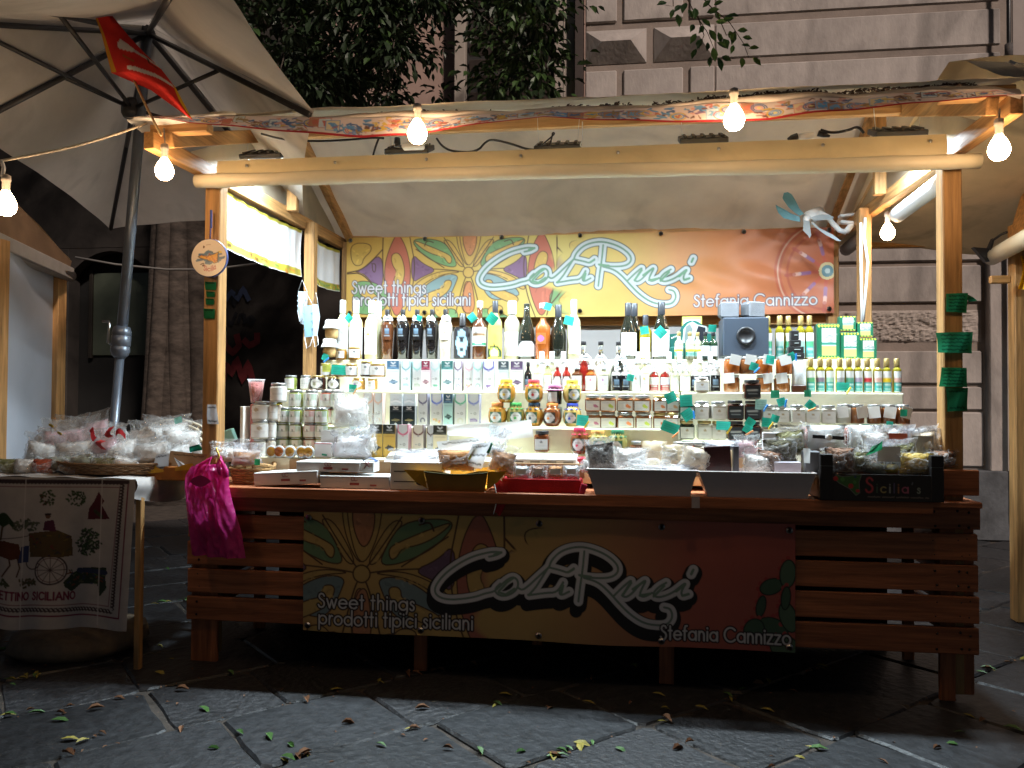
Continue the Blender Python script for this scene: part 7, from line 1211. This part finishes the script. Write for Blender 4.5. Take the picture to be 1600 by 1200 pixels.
# ------------------------------------------------------------------ green price tags, some with pegs
def ptag(lab, px, py, sz, rot, Y, peg=None, col=None, asp=1.):
    col = col or random.choice([(.03, .42, .33), (.04, .46, .38), (.02, .34, .26)]); s_ = pxm(px, Y)*sz; o = aty(px, py, Y); t = thing('price_tag', lab, 'price tag', o, 0, 'green price tags', rot=(random.uniform(-.15, .1), rot, random.uniform(-.2, .2)))
    c = Canvas(s_, s_*asp, 12, 12, col); [c.line([(s_*.15, s_*asp*q), (s_*.45, s_*asp*(q+random.uniform(-.04, .04))), (s_*.85, s_*asp*q)], .0022, tuple(k*.55 for k in col)) for q in (.3, .5, .7)]
    obj('card', c.mesh('tag', lambda U, V: (U-s_/2, -.004*np.sin(3*U/s_), s_*asp/2-V), sheetm), t)
    if peg: MB().box((s_*.42, -.006, -s_*.30), (.009, .008, .045), .002, ry=.5).build('peg', M('peg_'+peg, dict(blue=(.02, .22, .62), yellow=(.75, .55, .03), orange=(.75, .33, .08))[peg], rough=.4), t)
for a in ((545, 497, 12, .78, .76, None, None, 'the neck between two limoncello bottles'), (655, 497, 9, .3, .76, None, None, 'the bow of the middle black bottle'), (738, 496, 13, .9, .77, None, None, 'the neck of the amaro bottle'), (769, 498, 17, .7, .74, None, None, 'the neck of the yellow labelled bottle'), (856, 479, 12, .3, .78, None, None, 'the clear neck of the amber bottle'), (889, 501, 15, .25, .76, None, None, 'the neck of the diamond labelled bottle'), (1007, 516, 13, -.15, .77, None, None, 'the short olive bottle'), (1032, 519, 16, .78, .73, None, None, 'the front of the last dark wine bottle'), (1113, 513, 12, .05, .78, None, None, 'the green display carton'), (530, 578, 25, .06, .60, None, (.02, .36, .26), 'the amber jars above the striped stacks'), (985, 590, 11, .2, .60, None, None, 'the grey miniatures'),
          (551, 607, 13, .1, .50, 'orange', None, 'the oval labelled amber jar'), (510, 575, 13, .0, .58, None, (.55, .60, .12), 'the second layer amber jar, lime coloured'), (554, 663, 15, -.3, .30, 'blue', None, 'the heap of cellophane sweets'), (773, 672, 15, 0, .23, 'blue', None, 'the wide white paper sheet'), (870, 644, 17, 0, .42, None, (.45, .62, .55), 'the dark honey jar, pale coloured'), (910, 657, 18, .1, .22, 'yellow', None, 'the raspberry lidded jar'), (1048, 621, 17, -.4, .41, None, None, 'the peach fruit jar'), (1072, 626, 19, -.05, .41, None, None, 'the dark square jar, upper'), (1075, 648, 18, -.6, .40, 'blue', None, 'the dark square jar, lower'), (1047, 668, 27, .35, .22, 'orange', (.03, .40, .32), 'the red jar on the lowest step'), (1130, 665, 22, .05, .16, 'yellow', None, 'the cream paper pack'), (1172, 660, 14, .6, .17, None, (.02, .28, .2), 'the slim cream pack, higher'), (1168, 670, 13, .5, .16, 'orange', None, 'the slim cream pack, lower'), (1198, 660, 15, .1, .2, 'yellow', None, 'the red lidded jar'), (1211, 654, 12, .3, .38, None, None, 'the lower foil lidded jars'),
          (1189, 632, 17, .05, .40, 'blue', (.35, .62, .60), 'the first foil lidded jar, pale aqua'), (1221, 628, 13, -.3, .40, 'blue', None, 'the second foil lidded jar'), (1266, 633, 14, .7, .40, 'orange', None, 'the fourth foil lidded jar'), (1317, 604, 20, .05, .50, 'yellow', None, 'the row of small oil bottles'), (1178, 573, 13, .3, .57, 'blue', None, 'the topmost chocolate cream jar'), (1203, 562, 14, .2, .58, None, None, 'the upper carded brown jars'), (1236, 558, 14, -.5, .58, 'blue', None, 'the black packet stack'), (1390, 663, 10, .1, .30, None, None, 'the upright printed pouch'), (1352, 668, 10, .0, .2, 'blue', None, 'the white wrapped roll'), (1412, 645, 11, .0, .40, None, (.02, .28, .16), 'the preserve jars at the shelf end'), (508, 558, 11, .4, .70, 'blue', None, 'the lower tan pottery jar'), (402, 722, 10, 0, .0, None, (.02, .22, .08), 'the wicker basket edge'), (1211, 616, 13, 0, .46, None, (.02, .22, .12), 'the yellow step edge, wider of two'), (1262, 615, 11, 0, .46, None, (.02, .22, .12), 'the yellow step edge, narrower of two')):
    x, y, s_, r, Y, pg_, col, wh_ = a; ptag('green price tag at %s' % wh_ if 'colour' not in wh_ and 'aqua' not in wh_ else 'price tag at %s' % wh_, x, y, s_, r, Y, pg_, col, .62 if s_ > 19 else .95)
# ------------------------------------------------------------------ baskets at the umbrella end
wick = M('wicker', (.36, .20, .075), rough=.8, var=.45, vs=50, bump=.7, bs=120); wickd = M('dark_wicker', (.24, .125, .055), rough=.8, var=.4, vs=40, bump=.6, bs=120)
def basket(lab, c0, rx, ry_, h, flare=1.12, m=wick, rows=6, staves=44, name='wicker_basket', handles=False):
    t = thing(name, lab, 'basket', c0)
    for k in range(rows):
        f = k/(rows-1); s_ = 1+(flare-1)*f; MB().tube([(rx*s_*math.cos(a)*(1+.010*(1 if (i+k) % 2 else -1)), ry_*s_*math.sin(a)*(1+.010*(1 if (i+k) % 2 else -1)), .008+f*(h-.012)) for i, a in enumerate(np.linspace(0, 2*math.pi, staves+1))], h/rows*.52, 6).build('wicker_band', m, t)
    MB().lathe([(0, .004), (rx, .004), (rx, .008)], 30).build('bottom', m, t).scale = (1, ry_/rx, 1)
    if handles: MB().tube([(rx*flare*math.cos(a), ry_*flare*math.sin(a), h+.02*abs(math.sin(a*2))) for a in np.linspace(-1.2, 1.2, 14)], .010, 6).build('rim_handle', m, t)
    return t
o = atz(145, 742, 1.012); basket('wide round wicker tray heaped with wrapped sweets on the tea towel', (-2.44, .10, 1.012), .35, .27, .062, 1.10, wickd, 5, 60)
t = thing('wicker_tray', 'upright back of a pale open woven tray behind the wrapped sweets', 'basket', (-2.33, .32, 1.06), rot=(-.35, 0, .1))
for k in range(7): MB().tube([((.10+.032*k)*math.cos(a), 0, (.10+.032*k)*.85*math.sin(a)) for a in np.linspace(.1, math.pi-.1, 26)], .008, 5).build('woven_ring', M('pale_wicker', (.55, .46, .33), rough=.8, var=.4, vs=60), t)
for k in range(17): a = .15+k*(math.pi-.3)/16; MB().tube([(.10*math.cos(a), .004, .085*math.sin(a)), (.30*math.cos(a), .004, .255*math.sin(a))], .005, 4).build('stave', MATS['pale_wicker'], t)
t = basket('small wicker basket of wrapped breads behind the pink bag', (aty(392, 740, .08)[0], .10, ZC), .10, .09, .085, 1.2, wick, 6, 40, handles=True)
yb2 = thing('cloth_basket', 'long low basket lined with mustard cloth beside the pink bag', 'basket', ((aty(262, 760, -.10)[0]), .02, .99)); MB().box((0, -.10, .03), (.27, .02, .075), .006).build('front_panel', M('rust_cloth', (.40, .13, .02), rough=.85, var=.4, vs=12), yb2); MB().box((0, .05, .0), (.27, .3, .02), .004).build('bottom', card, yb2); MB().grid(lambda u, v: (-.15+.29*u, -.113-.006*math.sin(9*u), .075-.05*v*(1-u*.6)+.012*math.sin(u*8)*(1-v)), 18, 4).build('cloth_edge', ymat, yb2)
b = MB()
for k, (px, py, wp, hp, Y, fd, lab) in enumerate(((62, 726, 50, 48, .12, 'white', 'film wrapped white sweets at the outer edge of the heap'), (92, 722, 56, 66, .18, 'pink', 'film wrapped rosy sweets, tallest at the heap back'), (128, 714, 60, 62, .22, 'pink', 'film wrapped rosy sweets with twisted top'), (120, 726, 64, 50, .06, 'white', 'film wrapped white sweets in the heap middle'), (160, 722, 60, 54, .10, 'pink', 'film wrapped sweets with red ribbons'), (192, 724, 56, 46, .12, 'white', 'film wrapped white sweets under the woven tray'), (95, 734, 46, 28, -.02, 'olive', 'olive biscuits in film at the front of the tray'), (128, 730, 40, 26, -.06, 'olive', 'dark olive biscuits in film at the tray lip'), (162, 733, 40, 24, -.06, 'pist', 'pistachio biscuits in film at the tray lip'), (190, 734, 44, 28, -.02, 'white', 'pale nougat in film at the tray side'), (60, 734, 44, 22, .0, 'olive', 'greenish sweets in film at the tray edge'), (110, 738, 50, 16, -.10, 'nuts', 'brown nut bar in film lying on the tray rim'),
        (222, 712, 56, 54, .24, 'white', 'bright cellophane sweets beside the plaque post, outer'), (252, 712, 60, 60, .26, 'white', 'bright cellophane sweets beside the plaque post, middle'), (284, 714, 58, 58, .24, 'white', 'bright cellophane sweets against the plaque post'), (150, 700, 60, 56, .26, 'pink', 'film wrapped rosy sweets on the heap top behind the ribbons'), (108, 700, 52, 50, .24, 'white', 'film wrapped white sweets on the heap top by the gold tie'), (70, 712, 46, 44, .2, 'white', 'film wrapped white sweets on the outer slope'), (180, 706, 50, 46, .2, 'white', 'film wrapped sweets under the woven tray back'), (268, 698, 56, 48, .30, 'white', 'cellophane sweets highest beside the plaque post'), (240, 722, 60, 40, .14, 'white', 'low bright cellophane sweets in front of the others'), (280, 724, 50, 34, .12, 'white', 'low bright cellophane sweets before the green tag'))):
    bag(lab, px, py, wp, hp, Y, fd, .6, .35, .10, ry=random.uniform(-.3, .3), rz=random.uniform(-.5, .5), group='film wrapped sweets on the umbrella table')
for k, (px, py) in enumerate(((188, 683), (142, 682), (168, 677), (155, 694))): tag(MB().grid(lambda u, v: (.05*(u-.5), -.01*math.sin(5*u), .03*v+.02*math.sin(u*4+k)), 6, 2).build('red_ribbon', M('red_ribbon', (.55, .03, .04), rough=.4), None, aty(px, py, .0), rot=(0, .6*k, .3)), 'curled red ribbon on the film heap, %s' % ('under the woven tray', 'beside the gold tie', 'between the others, higher', 'lowest of the four')[k], 'ribbon')
for k, (px, py) in enumerate(((93, 677), (80, 665))): tag(MB().box((0, 0, 0), (.03, .01, .012), .003, ry=.5).build('gold_tie', M('gold_tie', (.5, .32, .05), rough=.3, metal=.8), None, aty(px, py, .02)), 'gold tie on the wrapped sweets, %s' % ('lower' if k == 0 else 'upper'), 'tie')
for k, (px, wp, fd) in enumerate(((10, 40, 'pist'), (40, 36, 'white'), (66, 34, 'red'))): bag('flat wrapped nougat packet on the towel edge, %s from the frame edge' % ORD[k], px, 742, wp, 24, -.08, fd, .85, .1, .09, group='flat packets on the towel edge')
for lab, pts, Y, col in (('white printed card standing in the mustard lined basket', [(244, 710), (264, 708), (262, 732), (239, 738)], -.09, (.50, .50, .52)), ('brown card flap folded in the mustard lined basket', [(266, 704), (325, 710), (310, 738), (264, 736)], -.04, (.30, .17, .09)), ('second white printed card under the brown flap', [(272, 714), (284, 722), (306, 738), (284, 736)], -.085, (.55, .55, .56)), ('green tag on the cellophane beside the plaque post', [(296, 698), (312, 694), (316, 703), (297, 707)], .0, (.02, .30, .20))): note('paper_card', lab, pts, Y, col, scrib=2, cat='card')
note('paper_note', 'pale green folded tag with orange peg over the cellophane', [(272, 654), (284, 650), (284, 660), (274, 663)], .14, (.25, .50, .42), scrib=0, cat='tag'); gb2 = thing('gift_box', 'mint green printed box tilted behind the plaque post', 'box', aty(352, 683, .22), rot=(0, -.35, .2)); MB().box((0, 0, 0), (.11, .06, .07), .003).build('carton', M('mint_box', (.28, .50, .42), rough=.5, var=.12, vs=30), gb2)
bag('wrapped bread roll in the small wicker basket, front', 385, 728, 46, 36, .04, 'bis', .5, .4, .08, group='wrapped breads in the wicker basket', film_=celo2); bag('wrapped bread roll in the small wicker basket, behind', 366, 722, 44, 36, .12, 'white', .5, .4, .08, group='wrapped breads in the wicker basket'); bag('clear twist of film tied above the pink bag', 342, 716, 26, 26, -.03, 'white', .3, .5, .05)
# ------------------------------------------------------------------ fallen leaves on the paving
lv = {'yellow': M('fallen_yellow', (.32, .26, .04), rough=.6, var=.3, vs=40), 'green': M('fallen_green', (.09, .20, .05), rough=.5, var=.3, vs=40), 'brown': M('fallen_brown', (.22, .10, .045), rough=.8, var=.4, vs=40)}
fixed = [(20, 1070, 0, 'green'), (110, 1155, 20, 'yellow'), (130, 1157, 80, 'yellow'), (160, 1145, 5, 'brown'), (96, 1125, 15, 'green'), (150, 1108, 40, 'brown'), (250, 1010, 20, 'yellow'), (268, 1030, 10, 'yellow'), (250, 1052, -15, 'yellow'), (335, 1170, 15, 'green'), (375, 1145, -20, 'green'), (320, 1108, -5, 'green'), (285, 1078, 5, 'brown'), (187, 1091, 25, 'brown'), (95, 1115, 0, 'brown'), (420, 1152, -60, 'green'), (455, 1165, -25, 'green'), (595, 1165, 0, 'green'), (595, 1065, -15, 'yellow'), (660, 1108, 30, 'brown'), (750, 1172, -60, 'green'), (700, 1170, 20, 'brown'), (545, 1130, 40, 'brown'), (815, 1175, 30, 'green'), (920, 1098, 5, 'yellow'), (985, 1100, 60, 'brown'), (1030, 1085, -10, 'yellow'), (970, 1172, -15, 'green'), (1078, 1160, 40, 'brown'), (1060, 1170, 50, 'brown'), (1200, 1110, 10, 'yellow'), (1240, 1080, 5, 'brown'), (1515, 1118, -15, 'yellow'), (1500, 1145, 30, 'green'), (1490, 1163, -10, 'green'), (1465, 1170, 50, 'brown'), (1583, 1140, -40, 'green'), (1535, 1126, 60, 'brown'), (1380, 1190, -30, 'brown'), (480, 1180, 70, 'brown'), (650, 1055, 20, 'brown'), (1040, 1107, 5, 'yellow'), (10, 1062, 30, 'green'), (5, 1017, 20, 'green'), (790, 1085, 25, 'yellow'), (860, 1107, 50, 'brown'), (1365, 855, 10, 'brown')]
tries = 0
while len(fixed) < 125 and tries < 4000:
    tries += 1
    # most loose leaves have gathered along the joints between the slabs, in small drifts
    j = random.randint(-6, 8); v0_ = .57*j-.03+random.gauss(0, .02); u_c = random.uniform(-5, 5)
    for q in range(random.choice((1, 1, 2, 3))):
        u_q = u_c+random.gauss(0, .07); xq, yq = u_q*ca-v0_*sa+.02, u_q*sa+v0_*ca-.86
        d_ = np.array([xq, yq, 0])-CAMP; zq = d_ @ FW
        if zq < 1.5: continue
        px, py = 800+FPX*(d_ @ RT)/zq, 600-FPX*(d_ @ UP)/zq
        if not (-10 < px < 1610 and py < 1205) or not (py > 1035 or 212 < px < 296 or (px > 1530 and py > 850)): continue
        fixed.append((px, py, random.uniform(-80, 80), random.choice(('yellow', 'brown', 'brown', 'yellow', 'green'))))
labs = {'yellow': 'yellowing narrow leaf fallen on the dark basalt paving', 'green': 'fresh green leaf fallen on the dark basalt paving', 'brown': 'dry brown curled leaf fallen on the dark basalt paving'}
base = {}
for kx, (px, py, a, cname) in enumerate(fixed):
    var = kx % 7
    if (cname, var) not in base:
        b = MB(); L = random.uniform(.045, .095)*(1 if cname != 'brown' else .8); leaf(b, (-L/2, 0, .004), (1, 0, .12*random.uniform(-1, 1.5)), L, L*random.uniform(.26, .40), (0, 0, 1), fold=random.uniform(.1, .5)*(1.6 if cname == 'brown' else 1)); base[cname, var] = b.mesh('leaf', lv[cname])
    zone = ('behind the counter end by the palazzo' if px > 1500 else 'between the tea towel table and counter') if py < 1005 else 'before the tea towel table' if px < 300 else 'before the counter end with the pink bag' if px < 500 else 'before the script lettering' if px < 1000 else 'before the red end of the banner' if px < 1300 else 'before the plank end of the counter'
    p = atz(px, py, .004); o = obj('fallen_leaf', base[cname, var], None, p, R_(a)+random.uniform(-.3, .3)-.13); o.rotation_euler.x = random.uniform(-.2, .2); tag(o, labs[cname].replace('the dark basalt paving', 'the paving')+' '+zone, 'leaf', '%s leaves on the paving %s' % (cname, zone))
b = MB()
for k in range(420):
    # crumbs and bits of dry leaf lying in the joints
    j = random.randint(-5, 8); u = random.uniform(-4, 4); v0 = .57*j-.03+random.uniform(-.012, .012); x, y = u*ca-v0*sa+.02, u*sa+v0*ca-.86
    if random.random() < .3: x, y = random.uniform(-4, 4), random.uniform(-1.6, .3)
    leaf(b, (x, y, .003), (random.uniform(-1, 1), random.uniform(-1, 1), .1), random.uniform(.01, .03), random.uniform(.006, .012), (random.uniform(-.4, .4), 0, 1), fold=.3)
kind(b.build('leaf_litter', lv['brown']), 'stuff')
bpy.context.view_layer.update()
